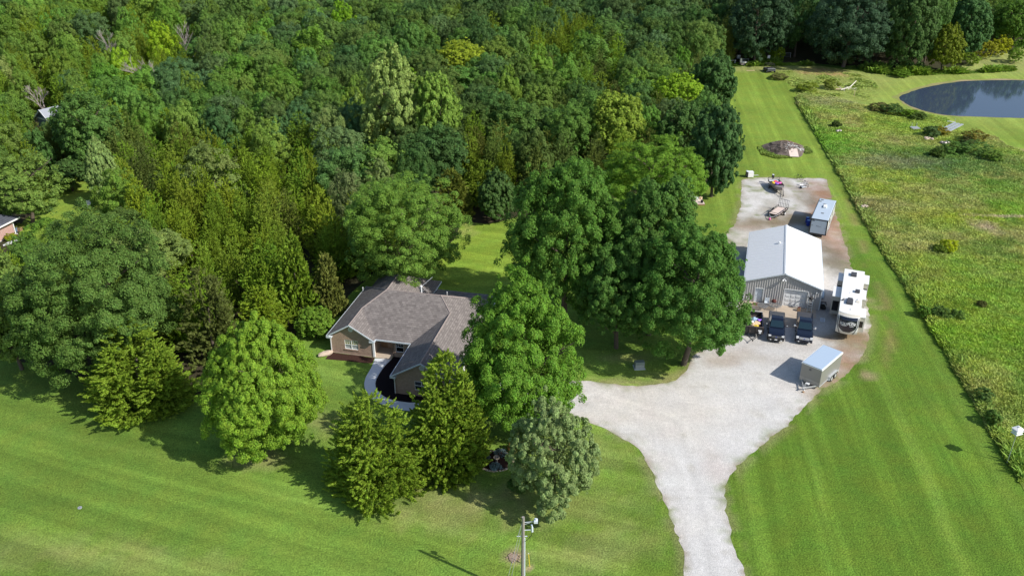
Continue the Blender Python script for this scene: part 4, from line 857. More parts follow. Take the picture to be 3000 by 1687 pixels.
# pipes and vents on the roof
def rz(x, y): return he+min(s2*x, s1*y if y < yr else 99, s3*(W_-x))
for x, y, r_, h_ in [(9.7, 7.0, .09, .75), (12.9, 7.3, .035, .12), (2.3, 6.2, .04, .08)]:
    q = MB(); z0 = zr if abs(y-yr) < 1 else rz(x, y); q.cyl((x, y, z0-.25), (x, y, z0+h_), r_, r_, 8); q.cyl((x, y, z0+h_), (x+.02, y, z0+h_+.08), r_*1.9, r_*1.4, 8); q.build('vent_pipe', M['white'], roof)
q = MB(); q.tube([(9.9, 7.3, zr), (9.2, 7.6, zr+.1), (9.7, 7.05, zr+.7), (10.7, 8.5, zr+1.4)], .03, 5); q.tube([(9.8, 7.2, zr+.5), (10.3, 7.6, zr-.1)], .025, 5); q.build('antenna_mast', M['galv'], roof)
q = MB(); q.box(-.30, .02, -.18, .02, -.25, .0); q.cyl((-.1, -.15, .0), (-.1, -.35, .15), .13, .1, 10); o = q.build('floodlight', M['white'], house); o.location = (.45, yf-.05, he-.1)

def loc2w(X, Y, a, x, y): return (X+x*math.cos(a)-y*math.sin(a), Y+x*math.sin(a)+y*math.cos(a))
HW = lambda x, y: loc2w(HX, HY, HA, x, y)
# beds and walk
bed = [HW(*p) for p in [(.25, -.2), (wl-.15, -.2), (wl-.1, -1.55), (3, -1.7), (.2, -1.75)]]
sheet('mulch_bed', ragged(bed, .4, .06), .02, M['mulch'], 2)
o1 = lambda u, v: G(900+u/3.15, 780+v/3.15)
WR = [o1(*p) for p in [(775,858),(748,885),(720,912),(690,950),(660,995),(636,1040),(626,1080),(628,1110),(645,1145),(675,1180),(720,1212),(780,1236),(850,1250),(940,1262),(1040,1262),(1180,1250)]]
WL = [o1(*p) for p in [(625,850),(612,890),(590,940),(562,985),(538,1030),(526,1080),(530,1120),(550,1170),(600,1225),(680,1270),(770,1302),(860,1325),(950,1336),(1060,1338),(1190,1326)]]
bed2 = WR+[HW(W_-1, yg+.1), HW(W_-wr+.5, yg+.1), HW(W_-wr+.5, .6), HW(8.0, .6), HW(7.96, -.2)]
sheet('dark_mulch_bed', bed2, .018, plain('black_mulch', (.014, .010, .012), 1, var=.5, scale=14, bump=1, spec=.1), 2)
sheet('concrete_walkway', WR+WL[::-1], .03, M['concrete2'], 1.5)
kb = MB()
for a, b in zip(WR[:-1], WR[1:]): kb.cyl((*a, .03), (*b, .03), .05, .05, 5)
tag(kb.build('bed_edging', M['concrete2']), 'pale edging strip along the inner curve of the concrete walkway', 'edging')
# boulder
bo = MB(); q = random.Random(3); rings = []
for k in range(1, 7):
    ph = math.pi*k/7; rings.append([(1.05*math.sin(ph)*math.cos(a)*(1+q.uniform(-.12, .12)), .42*math.sin(ph)*math.sin(a)*(1+q.uniform(-.12, .12)), .24-.3*math.cos(ph)+q.uniform(-.04, .04)) for a in [2*math.pi*i/12 for i in range(12)]])
bo.loft(rings); o = bo.build('boulder', M['stone']); o.location = (*HW(-.15, -.95), 0); o.rotation_euler = (0, 0, .55); tag(o, 'long pale boulder at the left end of the mulch bed by the brick house', 'boulder')
sp = MB(); sp.cyl((0, 0, 0), (0, 0, .5), .05, .05, 8); sp.cyl((0, 0, .5), (0, 0, .62), .13, .11, 10); o = sp.build('path_light', M['white']); o.location = (*HW(9.9, -.35), 0); tag(o, 'small white path light in the dark mulch beside the porch', 'lamp')

# ------------------------------------------------------------------ workshop
SX, SY, SA, SWd, SL, she, shr = 30.975, 104.63, -.279, 10.083, 16.523, 3.15, 4.86
shop = empty('metal_workshop', (SX, SY, 0), SA, 'grey ribbed metal workshop with white gabled metal roof and white garage door', 'workshop')
SWt = lambda x, y: loc2w(SX, SY, SA, x, y)
sl = (shr-she)/(SWd/2)
def rh(x): return she+sl*min(x, SWd-x)
gd = (5.32, 8.26, 2.48); pdr = (1.62, 2.62, 2.12); y0 = .22
wm = MB(); wall(wm, .15, y0, SWd-.15, y0, 0, she-.08, [(pdr[0]-.15, pdr[1]-.15, 0, pdr[2]), (gd[0]-.15, gd[1]-.15, 0, gd[2])], .15)
wm.prism([(.15, she-.08), (SWd-.15, she-.08), (SWd-.15, she-.03), (SWd/2, shr-.12), (.15, she-.03)], y0, y0+.15, 'y')
wall(wm, SWd-.15, y0+.15, SWd-.15, SL-.15, 0, she-.1, (), .15); wall(wm, .15, SL-.15, .15, y0+.15, 0, she-.1, (), .15); wall(wm, SWd-.15, SL-.15+.0, .15, SL-.15, 0, she-.08, (), .15)
x = .25
while x < SWd-.2:
    inb = (pdr[0]-.1 < x < pdr[1]+.1) and pdr[2]+.1 or (gd[0]-.12 < x < gd[1]+.12) and gd[2]+.12 or 0
    wm.prism([(x-.055, y0-.002), (x-.025, y0-.042), (x+.025, y0-.042), (x+.055, y0-.002)], inb, rh(x)-.16, 'z'); x += .30
y = .5
while y < SL-.3:
    wm.prism([(SWd-.148, y-.05), (SWd-.11, y-.025), (SWd-.11, y+.025), (SWd-.148, y+.05)], .02, she-.12, 'z'); wm.prism([(.148, y-.05), (.11, y-.025), (.11, y+.025), (.148, y+.05)], .02, she-.12, 'z'); y += .30
wm.build('wall', M['metalwall'], shop)
rm = MB()
for sgn in (0, 1):
    xa = 0 if sgn == 0 else SWd; P = [(xa, 0, she), (SWd/2, 0, shr), (SWd/2, SL, shr), (xa, SL, she)]; rm.add(P+[(p[0], p[1], p[2]-.09) for p in P], [(0, 1, 2, 3), (7, 6, 5, 4), (0, 4, 5, 1), (1, 5, 6, 2), (2, 6, 7, 3), (3, 7, 4, 0)])
    yy = .3
    while yy < SL:
        a = Vector((xa, yy, she+.008)); b = Vector((SWd/2, yy, shr+.008)); rm.cyl(a, b, .022, .022, 4); yy += .91
ro = rm.build('roof', M['metalroof'], shop)
rc = MB(); rc.prism([(SWd/2-.22, shr-.03), (SWd/2, shr+.06), (SWd/2+.22, shr-.03), (SWd/2, shr+.02)], -.03, SL+.03, 'y'); rc.build('ridge_cap', M['metalroof'], ro)
tr = MB()
for xa in (.0, SWd): tr.box(xa-.09, xa+.02 if xa else .02, .0, SL, she-.17, she-.03) if xa == 0 else tr.box(xa-.02, xa+.09, .0, SL, she-.17, she-.03)
for xa in (0, SWd):
    a = Vector((xa, -.03, she-.02)); b = Vector((SWd/2, -.03, shr-.02)); tr.add([a, b, b+Vector((0, 0, -.16)), a+Vector((0, 0, -.16)), a+Vector((0, .05, 0)), b+Vector((0, .05, 0)), b+Vector((0, .05, -.16)), a+Vector((0, .05, -.16))], [(0, 1, 2, 3), (7, 6, 5, 4), (0, 4, 5, 1), (3, 2, 6, 7), (0, 3, 7, 4), (1, 5, 6, 2)])
tr.box(.06, .2, y0-.06, y0+.02, 0, she-.18); tr.box(SWd-.2, SWd-.06, y0-.06, y0+.02, 0, she-.18)
tr.build('eave_trim', M['trim'], ro)
q = MB(); q.box(-.13, .13, -.12, .12, 0, .22); q.cyl((0, 0, .22), (0, 0, .3), .18, .12, 10); o = q.build('roof_vent', M['white'], ro); o.location = (4.16, 10.2, rh(4.16)-.02)
gdm = MB(); gdm.box(gd[0]+.01, gd[1]-.01, y0+.16, y0+.22, .02, gd[2]-.01); go = gdm.build('garage_door', M['white'], shop)
pn = MB()
for i in range(4):
    for j in range(4):
        w_ = (gd[1]-gd[0]-.3)/4; xx = gd[0]+.15+w_*i; zz = .12+j*.58; pn.box(xx+.06, xx+w_-.06, y0+.135, y0+.158, zz, zz+.42)
        pn.box(xx+.12, xx+w_-.12, y0+.118, y0+.134, zz+.07, zz+.35)
pn.build('raised_panel', M['white'], go)
for (a, b, h_) in (gd, pdr):
    fr = MB(); fr.box(a-.08, a+.0, y0-.055, y0+.16, 0, h_+.08); fr.box(b, b+.08, y0-.055, y0+.16, 0, h_+.08); fr.box(a, b, y0-.055, y0+.16, h_, h_+.08); fr.build('door_frame', M['white'], shop)
dm = MB(); dm.box(pdr[0]+.01, pdr[1]-.01, y0+.13, y0+.17, .02, pdr[2]-.01); do = dm.build('door', M['trim'], shop)
k = MB(); k.ell((pdr[0]+.16, y0+.09, 1.0), (.045, .045, .045), 8, 5); k.build('handle', M['black'], do)
q = MB(); q.box(.60, .90, y0-.12, y0-.043, .28, .55); vb = q.build('dryer_vent', M['white'], shop); q = MB(); q.box(.67, .83, y0-.128, y0-.121, .34, .49); q.build('grille', M['black'], vb)
q = MB(); q.box(-.09, .09, -.2, 0, -.08, .08); q.cyl((-.12, -.2, -.02), (-.22, -.42, -.14), .07, .12, 10); q.cyl((.12, -.2, -.02), (.2, -.44, -.14), .07, .12, 10); o = q.build('floodlight', M['white'], shop); o.location = (SWd/2, y0-.04, 3.95)
q = MB(); q.box(-.07, .07, -.16, 0, -.06, .06); q.cyl((0, -.12, 0), (-.12, -.35, -.08), .06, .1, 8); o = q.build('corner_lamp', M['galv'], shop); o.location = (9.35, y0-.04, 2.6)
# concrete in front
sheet('concrete_apron', [SWt(*p) for p in [(-.35, .25), (9.6, .25), (9.6, -2.25), (-.35, -2.25)]], .03, M['concrete'], 2)
sheet('concrete_slab', [SWt(*p) for p in [(2.85, -2.28), (8.3, -2.28), (8.3, -5.6), (2.85, -5.6)]], .026, M['concrete'], 2)
# things by the workshop wall
def shopobj(x, y, name, label, cat, rz=0, group=None): return empty(name, SWt(x, y), SA+rz, label, cat, group)
t = shopobj(2.2, -.62, 'timber_planter', 'long brown timber box step on the concrete below the white workshop door', 'planter'); q = MB(); q.box(-.75, .75, -.17, .17, 0, .28); q.build('box', M['wood'], t); q = MB(); q.box(-.65, .65, -.11, .11, .281, .30); q.build('soil', M['mulch'], t)
t = shopobj(3.25, -.25, 'folding_chair', 'pale grey folding chair against the ribbed wall, right of the workshop door', 'chair')
q = MB(); q.box(-.3, .3, -.28, .2, .42, .46); q.build('seat', M['trim'], t); q = MB(); q.box(-.3, .3, .2, .26, .46, 1.0); q.build('backrest', M['trim'], t)
for sx in (-.27, .27):
    for sy in (-.24, .2): q = MB(); q.cyl((sx, sy, .03), (sx, -sy*.6, .43), .02, .02, 6); q.build('leg', M['galv'], t)
t = shopobj(4.15, -.35, 'kettle_grill', 'dark red round barbecue kettle on legs between the chair and the garage door', 'grill')
q = MB(); q.ell((0, 0, .78), (.33, .33, .27), 14, 8); q.build('bowl', M['rust'], t, smooth=True)
for k in range(3): a = k*2.1; q = MB(); q.cyl((.3*math.cos(a), .3*math.sin(a), .03), (.18*math.cos(a), .18*math.sin(a), .62), .02, .02, 6); q.build('leg', M['galv'], t)
def mesh_disc(t, r, z):
    q = MB()
    for k in range(-8, 9):
        c = k*r/8.5; L = math.sqrt(max(r*r-c*c, .01)); q.box(c-.012, c+.012, -L, L, z, z+.02); q.box(-L, L, c-.012, c+.012, z+.003, z+.017)
    n = 28; ring = [(r*math.cos(6.2832*i/n), r*math.sin(6.2832*i/n), z+.01) for i in range(n+1)]; q.tube(ring, .022, 5); return q
for (x, y, r, lb) in [(4.25, -1.15, .85, 'larger round wire mesh patio table on the workshop apron beside the grill'), (2.75, -1.75, .68, 'smaller round wire mesh patio table nearest the dump trailer')]:
    t = shopobj(x, y, 'patio_table', lb, 'table', .2, 'mesh patio tables on the workshop apron'); mesh_disc(t, r, .68).build('tabletop', M['decal'], t)
    for k in range(4): a = k*math.pi/2+.4; q = MB(); q.cyl((r*.75*math.cos(a), r*.75*math.sin(a), .03), (r*.55*math.cos(a), r*.55*math.sin(a), .68), .022, .022, 6); q.build('leg', M['decal'], t)
t = shopobj(4.95, -.4, 'folding_chair', 'thin wire framed chair against the ribbed wall, left of the garage door', 'chair')
q = MB(); q.tube([(-.22, -.2, .03), (-.22, .15, .45), (-.22, .25, .95), (.22, .25, .95), (.22, .15, .45), (.22, -.2, .03)], .018, 6); q.build('frame', M['galv'], t); q = MB(); q.box(-.22, .22, -.2, .15, .43, .45); q.build('seat', M['decal'], t)
t = shopobj(8.72, -.12, 'ladder', 'tall folding ladder leaning on the workshop wall right of the garage door', 'ladder')
for sx in (-.28, .28): q = MB(); q.add([(sx-.035, -.75, .03), (sx+.035, -.75, .03), (sx+.035, -.1, 2.35), (sx-.035, -.1, 2.35), (sx-.035, -.66, .03), (sx+.035, -.66, .03), (sx+.035, -.01, 2.35), (sx-.035, -.01, 2.35)], [(0, 1, 2, 3), (7, 6, 5, 4), (0, 4, 5, 1), (1, 5, 6, 2), (2, 6, 7, 3), (3, 7, 4, 0)]); q.build('rail', M['silver'], t)
for k in range(6):
    z = .3+k*.34; yy = -.72+(z/2.35)*.64; q = MB(); q.box(-.245, .245, yy-.07, yy+.05, z, z+.05); q.build('rung', M['silver'], t)
q = MB(); q.ell((0, -.35, 1.95), (.33, .25, .22), 8, 5); q.build('coiled_hose', M['black'], t)
t = shopobj(7.4, -.75, 'wood_post_stub', 'dark brown block of timber at the edge of the apron before the garage door', 'block'); q = MB(); q.box(-.2, .2, -.22, .22, 0, .5); q.build('block', M['wood'], t, bevel=.02); q = MB(); q.box(-.14, .14, -.16, .16, .50, .54); q.build('pad', M['rust'], t)
t = shopobj(10.5, .9, 'air_conditioner', 'dark outdoor unit with a grey pipe beside the right wall of the workshop', 'machine'); q = MB(); q.box(-.35, .35, -.4, .4, .05, .85); q.build('case', M['black'], t, bevel=.03); q = MB(); q.tube([(-.3, -.35, .9), (.1, -.5, .95), (.4, -.6, .5)], .06, 6); q.build('pipe', M['galv'], t)
t = empty('tarpaulin_roll', SWt(10.5, 5.2), SA, 'pale blue folded tarpaulin lying along the right wall of the workshop', 'tarpaulin'); q = MB(); q.ell((0, 0, .22), (.28, 1.9, .24), 10, 7); q.build('tarpaulin', M['tarp'], t, smooth=True)

# ------------------------------------------------------------------ neighbours
nh = empty('pink_brick_house', (-78.1, 126.9, 0), -.283, 'pink brick house with slate blue roof cut off by the left edge of the photo', 'house')
q = MB(); wall(q, 0, -17, 0, 0, 0, 2.55, (), .2); wall(q, 0, 0, -9, 0, 0, 2.55, (), .2); wall(q, -9, -17.0, -.2, -17.0, 0, 2.55, (), .2); wall(q, -9, -.2, -9, -16.8, 0, 2.55, (), .2); q.build('wall', M['pbrick'], nh)
q = MB(); a = .75; E0, E1, E2, E3 = (a, a, 2.62), (a, -17.7, 2.62), (-9.7, -17.7, 2.62), (-9.7, a, 2.62); R0, R1 = (-4.5, -4.2, 4.8), (-4.5, -12.8, 4.8)
for f in ([E0, R0, R1, E1], [E1, R1, E2], [E2, R1, R0, E3], [E3, R0, E0]): q.add(f, [tuple(range(len(f)))])
nr = q.build('roof', M['shingle2'], nh); sm = nr.modifiers.new('t', 'SOLIDIFY'); sm.thickness = .1; sm.offset = -1
q = MB(); q.box(a-.02, a+.1, -17.7, a+.1, 2.42, 2.64); q.box(-9.7, a-.02, a-.0, a+.1, 2.42, 2.64); q.build('gutter', M['white'], nr); q = MB(); q.box(-.02, .09, -.12, .02, .1, 2.42); q.box(-.02, .4, -.12, .02, .03, .1); q.build('downspout', M['white'], nh)
q = MB(); q.box(-.03, .035, -17, 0, .02, .1); q.build('foundation_strip', M['white'], nh)
def shrub(name, cat, x, y, r, h, col, label, seed, n=3500, leaf=.16, group=None, z0=0.0):
    q = decid(seed, 10, 12, int(n*QK), leaf/r, irr=.2); V = q.reshape(-1, 3)*np.array([r, r, h/2]); V[:, 2] = np.maximum(V[:, 2]+h/2, .02)
    o = link(name, npmesh(name, V, np.arange(len(V)).reshape(-1, 4), [M['leaf']])); o.location = (x, y, z0); o.color = (*(TC[col] if isinstance(col, str) else col), 1); tag(o, label, cat, group); return o
x, y = G(34, 703); shrub('shrub', 'shrub', x, y, .9, 1.1, (.30, .33, .02), 'small bright yellow shrub at the foot of the pink brick wall', 60)
x, y = G(55, 672); shrub('shrub', 'shrub', x, y, 1.1, 1.0, (.20, .24, .05), 'yellowish flowering shrub behind the corner of the pink brick house', 61)
x, y = G(47, 678); t = empty('planter_pot', (x, y), 0, 'blue pot at the corner of the pink brick house', 'pot'); q = MB(); q.cyl((0, 0, 0), (0, 0, .7), .25, .32, 12); q.build('pot', plain('blue_grey_pot', (.12, .2, .33), .5), t); q = MB(); q.cyl((0, 0, .7), (0, 0, .74), .28, .28, 12); q.build('soil', M['mulch'], t)
x, y = G(58, 676); t = empty('planter_pot', (x, y), 0, 'orange brown pot right of the blue pot by the pink brick house', 'pot'); q = MB(); q.box(-.35, .35, -.3, .3, 0, .55); q.build('pot', M['wood'], t, bevel=.03); q = MB(); q.box(-.29, .29, -.24, .24, .55, .58); q.build('soil', M['mulch'], t)
sheet('stone_path', ragged([G(*p) for p in [(8, 718), (30, 706), (52, 700), (78, 698), (80, 704), (55, 708), (34, 714), (10, 722)]], .5, .1), .02, M['concrete2'], 2)
def siding_gable():
    t = empty('blue_grey_house', (*G(121, 321, 7.0), 0), -.62, 'blue grey house gable with white trim poking out of the wood on the left', 'house')
    q = MB(); q.box(-2.6, 2.6, 0, 7, 0, 5.0); q.prism([(-2.6, 5.0), (2.6, 5.0), (0, 6.9)], 0.0, 7, 'y'); q.build('wall', M['greysiding'], t)
    q = MB(); 
    for s in (-1, 1): P = [(s*3.15, -.5, 4.72), (0, -.5, 7.02), (0, 7.5, 7.02), (s*3.15, 7.5, 4.72)]; q.add(P+[(p[0], p[1], p[2]-.12) for p in P], [(0, 1, 2, 3), (7, 6, 5, 4), (0, 4, 5, 1), (1, 5, 6, 2), (2, 6, 7, 3), (3, 7, 4, 0)])
    r = q.build('roof', plain('pale_grey_shingle', (.30, .32, .36), .8), t)
    q = MB()
    for s in (-1, 1): P = [(s*3.2, 4.70), (0, 7.06), (0, 6.76), (s*3.2, 4.42)]; q.prism(P, -.58, -.505, 'y')
    q.box(-2.75, 2.75, -.1, -.01, 4.85, 5.1); q.build('rake_trim', M['white'], r)
siding_gable()
# ------------------------------------------------------------------ vehicles
def wheel(par, x, y, r=.38, w=.26, side=1, rim='silver', name='wheel'):
    q = MB(); q.cyl((x-w/2, y, r), (x+w/2, y, r), r, r, 20); o = q.build(name, M['rubber'], par, bevel=.03)
    k = MB(); xo = x+side*w/2; k.cyl((xo-side*.02, y, r), (xo+side*.012, y, r), r*.62, r*.58, 14)
    for i in range(5): a = i*1.2566; k.cyl((xo+side*.014, y, r), (xo+side*.02, y+math.cos(a)*r*.5, r+math.sin(a)*r*.5), .035, .03, 5)
    k.build('rim', M[rim], o); return o
def ring(y, hw, z0, z1, hw2=None, z2=None, tuck=.0):
    """body section: sill, waist, shoulder"""
    hw2 = hw if hw2 is None else hw2; z2 = z1 if z2 is None else z2
    return [(-hw+tuck, y, z0), (-hw, y, z0+.18), (-hw, y, (z0+z1)/2), (-hw+.02, y, z1), (-hw2, y, z2), (hw2, y, z2), (hw-.02, y, z1), (hw, y, (z0+z1)/2), (hw, y, z0+.18), (hw-tuck, y, z0)]
def pickup(x, y, a, label, paint, variant):
    t = empty('pickup_truck', (x, y, 0), a, label, 'pickup truck', 'dark pickup trucks parked before the workshop')
    L = 6.05 if variant == 0 else 6.35; W = 1.02; P = M[paint]
    # main body: bonnet and lower body up to the bed
    b = MB(); b.loft([ring(.12, .90, .52, .95, .80, 1.0, .1), ring(.25, .98, .42, 1.02, .86, 1.12, .06), ring(.7, W, .42, 1.08, .88, 1.19, .06), ring(1.55, W, .42, 1.10, .92, 1.24, .06), ring(2.0, W, .42, 1.12, .93, 1.22, .06), ring(4.15, W, .42, 1.14, .95, 1.22, .06), ring(4.2, W, .46, 1.16, .98, 1.26, .06), ring(L-.12, W, .46, 1.18, .98, 1.28, .06), ring(L, .97, .50, 1.16, .95, 1.24, .08)])
    body = b.build('body', P, t, bevel=.025)
    # wheel arches
    q = MB()
    for yy in (1.08, L-1.32):
        for s in (-1, 1): q.cyl((s*(W-.10), yy, .42), (s*(W+.012), yy, .42), .49, .49, 18)
    q.build('wheel_arch', M['black'], t)
    # cab
    c = MB(); c.loft([[(-.90, 1.75, 1.2), (.90, 1.75, 1.2), (.86, 1.80, 1.22), (-.86, 1.80, 1.22)], [(-.92, 2.2, 1.2), (.92, 2.2, 1.2), (.80, 2.2, 1.52), (-.80, 2.2, 1.52)], [(-.93, 2.62, 1.2), (.93, 2.62, 1.2), (.74, 2.62, 1.84), (-.74, 2.62, 1.84)], [(-.94, 3.1, 1.2), (.94, 3.1, 1.2), (.74, 3.1, 1.93), (-.74, 3.1, 1.93)], [(-.94, 3.8, 1.2), (.94, 3.8, 1.2), (.74, 3.8, 1.92), (-.74, 3.8, 1.92)], [(-.93, 4.12, 1.2), (.93, 4.12, 1.2), (.76, 4.02, 1.84), (-.76, 4.02, 1.84)]])
    cab = c.build('cab', P, t, bevel=.03)
    q = MB(); q.add([(-.80, 1.87, 1.262), (.80, 1.87, 1.262), (.78, 2.18, 1.52), (-.78, 2.18, 1.52)], [(0, 1, 2, 3)]); q.add([(-.78, 2.18, 1.52), (.78, 2.18, 1.52), (.70, 2.58, 1.835), (-.70, 2.58, 1.835)], [(0, 1, 2, 3)])
    q.v = [(p[0], p[1]-.03, p[2]+.03) for p in q.v]; q.build('windscreen', glassmat('tinted_screen', (.012, .03, .042), .12), cab)
    q = MB(); q.box(-.5, .5, 4.09, 4.14, 1.34, 1.72); q.build('rear_window', M['dglass'], cab)
    for s in (-1, 1):
        q = MB(); f = lambda yy, z: (s*(.945-(z-1.2)*.30+.006), yy, z)
        q.add([f(2.3, 1.27), f(3.05, 1.27), f(3.05, 1.80), f(2.72, 1.78)], [(0, 1, 2, 3)]); q.add([f(3.13, 1.27), f(3.95, 1.27), f(3.88, 1.78), f(3.13, 1.80)], [(0, 1, 2, 3)]); q.build('side_window', M['dglass'], cab)
        q = MB(); q.box(min(s*.95, s*1.25), max(s*.95, s*1.25), 2.22, 2.30, 1.30, 1.36); q.box(min(s*1.12, s*1.34), max(s*1.12, s*1.34), 2.16, 2.30, 1.28, 1.52); m_ = q.build('mirror', M['chrome'] if variant else P, t, bevel=.02)
        q = MB(); q.box(min(s*1.14, s*1.32), max(s*1.14, s*1.32), 2.145, 2.158, 1.42, 1.5); q.build('turn_lamp', M['lens'], m_)
        q = MB(); q.box(min(s*.62, s*.94), max(s*.62, s*.94), .10, .30, .86, 1.06) if variant == 0 else q.box(min(s*.66, s*.96), max(s*.66, s*.96), .08, .28, .80, 1.08); q.build('headlight', M['lens'], t, bevel=.02)
        q = MB(); q.box(min(s*.55, s*.72), max(s*.55, s*.72), -.035, .02, .44, .54); q.build('fog_lamp', M['lens'], t)
        q = MB(); q.box(min(s*.90, s*.99), max(s*.90, s*.99), L-.02, L+.02, .75, 1.15); q.build('tail_light', M['tail'], t)
        for yy in (1.08, L-1.32): wheel(t, s*(W-.13), yy, .42, .26, s)
    q = MB(); q.box(-.6, .6, .06, .2, .70, 1.02); g = q.build('grille', M['black'] if variant == 0 else M['galv'], t, bevel=.02); q = MB()
    for k in range(4): q.box(-.57, .57, .035, .058, .75+k*.075, .775+k*.075)
    q.build('grille_bar', M['decal'] if variant == 0 else M['silver'], g)
    em = MB(); n = 18; rg_ = lambda yy, s: [(.14*s*math.cos(6.2832*i/n), yy, .89+.055*s*math.sin(6.2832*i/n)) for i in range(n)]; em.loft([rg_(.02, 1), rg_(.034, 1)]); e1 = em.build('oval_emblem', M['chrome'], g); em = MB(); em.loft([rg_(.012, .82), rg_(.019, .82)]); em.build('oval_face', M['barrelblue'], e1)
    q = MB(); q.box(-.98, .98, -.02, .22, .42, .66); q.box(-.5, .5, -.05, .0, .36, .44); bp_ = q.build('front_bumper', M['black'] if variant == 0 else M['blackpaint'], t, bevel=.05)
    if variant == 0: q = MB(); q.box(-.16, .16, -.045, -.022, .47, .61); q.build('number_plate', M['white'], t)
    else: q = MB(); q.box(-.42, .42, -.04, -.022, .5, .56); q.build('bumper_slot', M['black'], t)
    q = MB(); q.box(-.95, .95, L-.02, L+.16, .45, .62); q.build('rear_bumper', M['chrome'], t, bevel=.03)
    # bed cover
    q = MB(); q.box(-.93, .93, 4.24, L-.06, 1.262, 1.315)
    tc_ = q.build('bed_cover', M['cover'], t, bevel=.02)
    if variant == 0:
        q = MB()
        for k in range(3): q.box(-.90, .90, 4.72+k*.45, 4.76+k*.45, 1.316, 1.335)
        q.build('cover_rib', M['decal'], tc_)
    q = MB()
    for yy in (2.5, 3.35): q.box(-W-.06, -W+.02, yy, yy+.5, .40, .46); q.box(W-.02, W+.06, yy, yy+.5, .40, .46)
    q.build('side_step', M['black'], t)
    return t
pickup(32.62, 93.62, -.268, 'dark navy pickup truck with a white number plate, left of the two', 'navy', 0)
pickup(35.95, 93.15, -.29, 'dark navy pickup truck with bright tow mirrors, nearest the big white camper', 'navy', 1)
def sedan(x, y, a, label):
    t = empty('parked_car', (x, y, 0), a, label, 'car'); W = .92; P = M['blackpaint']
    b = MB(); b.loft([ring(.05, .72, .38, .62, .6, .68, .1), ring(.25, .86, .3, .72, .72, .80, .05), ring(1.2, W, .3, .82, .80, .93, .05), ring(3.4, W, .3, .88, .82, .96, .05), ring(4.4, .88, .32, .88, .78, .98, .05), ring(4.75, .74, .42, .8, .66, .9, .1)]); b.build('body', P, t, bevel=.03)
    c = MB(); c.loft([[(-.78, 1.15, .92), (.78, 1.15, .92), (.74, 1.2, .94), (-.74, 1.2, .94)], [(-.80, 1.9, .94), (.80, 1.9, .94), (.60, 1.9, 1.36), (-.60, 1.9, 1.36)], [(-.80, 2.8, .94), (.80, 2.8, .94), (.60, 2.8, 1.44), (-.60, 2.8, 1.44)], [(-.78, 3.9, .94), (.78, 3.9, .94), (.7, 3.85, .98), (-.7, 3.85, .98)]]); c.build('cabin', M['dglass'], t, bevel=.02)
    for s in (-1, 1):
        q = MB(); q.box(min(s*.5, s*.84), max(s*.5, s*.84), .10, .34, .58, .72); q.build('headlight', M['lens'], t, bevel=.03)
        q = MB(); q.box(min(s*.84, s*1.04), max(s*.84, s*1.04), 1.4, 1.5, .92, 1.04); q.build('mirror', P, t)
        for yy in (.9, 3.75): wheel(t, s*(W-.12), yy, .33, .22, s)
    q = MB(); q.box(-.5, .5, .0, .1, .38, .56); q.build('grille', M['black'], t)
    return t
sedan(26.4, 93.75, -.24, 'dark car almost hidden under the maple, left of the dump trailer')
# dump trailer with rubbish
t = empty('dump_trailer', (30.0, 94.75, 0), -.222, 'black high sided dump trailer full of rubbish, left of the parked pickups', 'trailer')
q = MB(); q.box(-1.22, 1.22, .3, 4.4, .62, .70); q.build('floor', M['black'], t)
for (a, b, c, d_) in [(-1.22, -1.15, .3, 4.4), (1.15, 1.22, .3, 4.4), (-1.15, 1.15, .3, .37), (-1.15, 1.15, 4.33, 4.4)]: q = MB(); q.box(a, b, c, d_, .701, 1.55); q.build('side_panel', M['black'], t)
q = MB()
for xx in (-1.19, -.4, .4, 1.19): q.box(xx-.03, xx+.03, .24, .3, .62, 1.58)
for yy in (.9, 1.8, 2.7, 3.6): q.box(-1.28, -1.22, yy, yy+.06, .62, 1.56); q.box(1.22, 1.28, yy, yy+.06, .62, 1.56)
q.box(-1.26, 1.26, .25, .40, 1.551, 1.60); q.build('stake', plain('brown_steel', (.09, .07, .06), .7), t)
q = MB(); q.box(1.08, 1.14, .42, 4.3, 1.3, 1.552); q.build('blue_liner', M['navy'], t)
q = MB(); q.cyl((-.9, .3, .5), (0, -1.2, .5), .05, .05, 6); q.cyl((.9, .3, .5), (0, -1.2, .5), .05, .05, 6); q.box(-.06, .06, -1.45, -1.1, .46, .56); q.build('tongue', M['black'], t)
q = MB(); q.box(.62, 1.05, .05, .235, 1.12, 1.2); q.box(.72, 1.0, .05, .235, .82, 1.05); q.build('toolbox', M['white'], t)
for s in (-1, 1):
    for yy in (1.9, 2.75): wheel(t, s*1.36, yy, .36, .22, s, 'galv')
jr = random.Random(9)
junkspec = [('rubbish_bag', 'tan', .55, 'bag'), ('cushion', 'tan', .5, 'cushion'), ('cardboard_box', 'yellow', .35, 'box'), ('plastic_sheet', 'tarp', .45, 'sheet'), ('rubbish_bag', 'white_rag', .4, 'bag'), ('rubbish_bag', 'purple', .3, 'bag')]
jl = ['large tan foam lump on top of the rubbish in the dump trailer', 'second tan foam cushion beside the large one in the dump trailer', 'yellow scrap at the front of the rubbish in the dump trailer', 'pale blue plastic sheet on the rubbish in the dump trailer', 'white rag bundle on the rubbish in the dump trailer', 'purple bag at the right wall of the dump trailer']
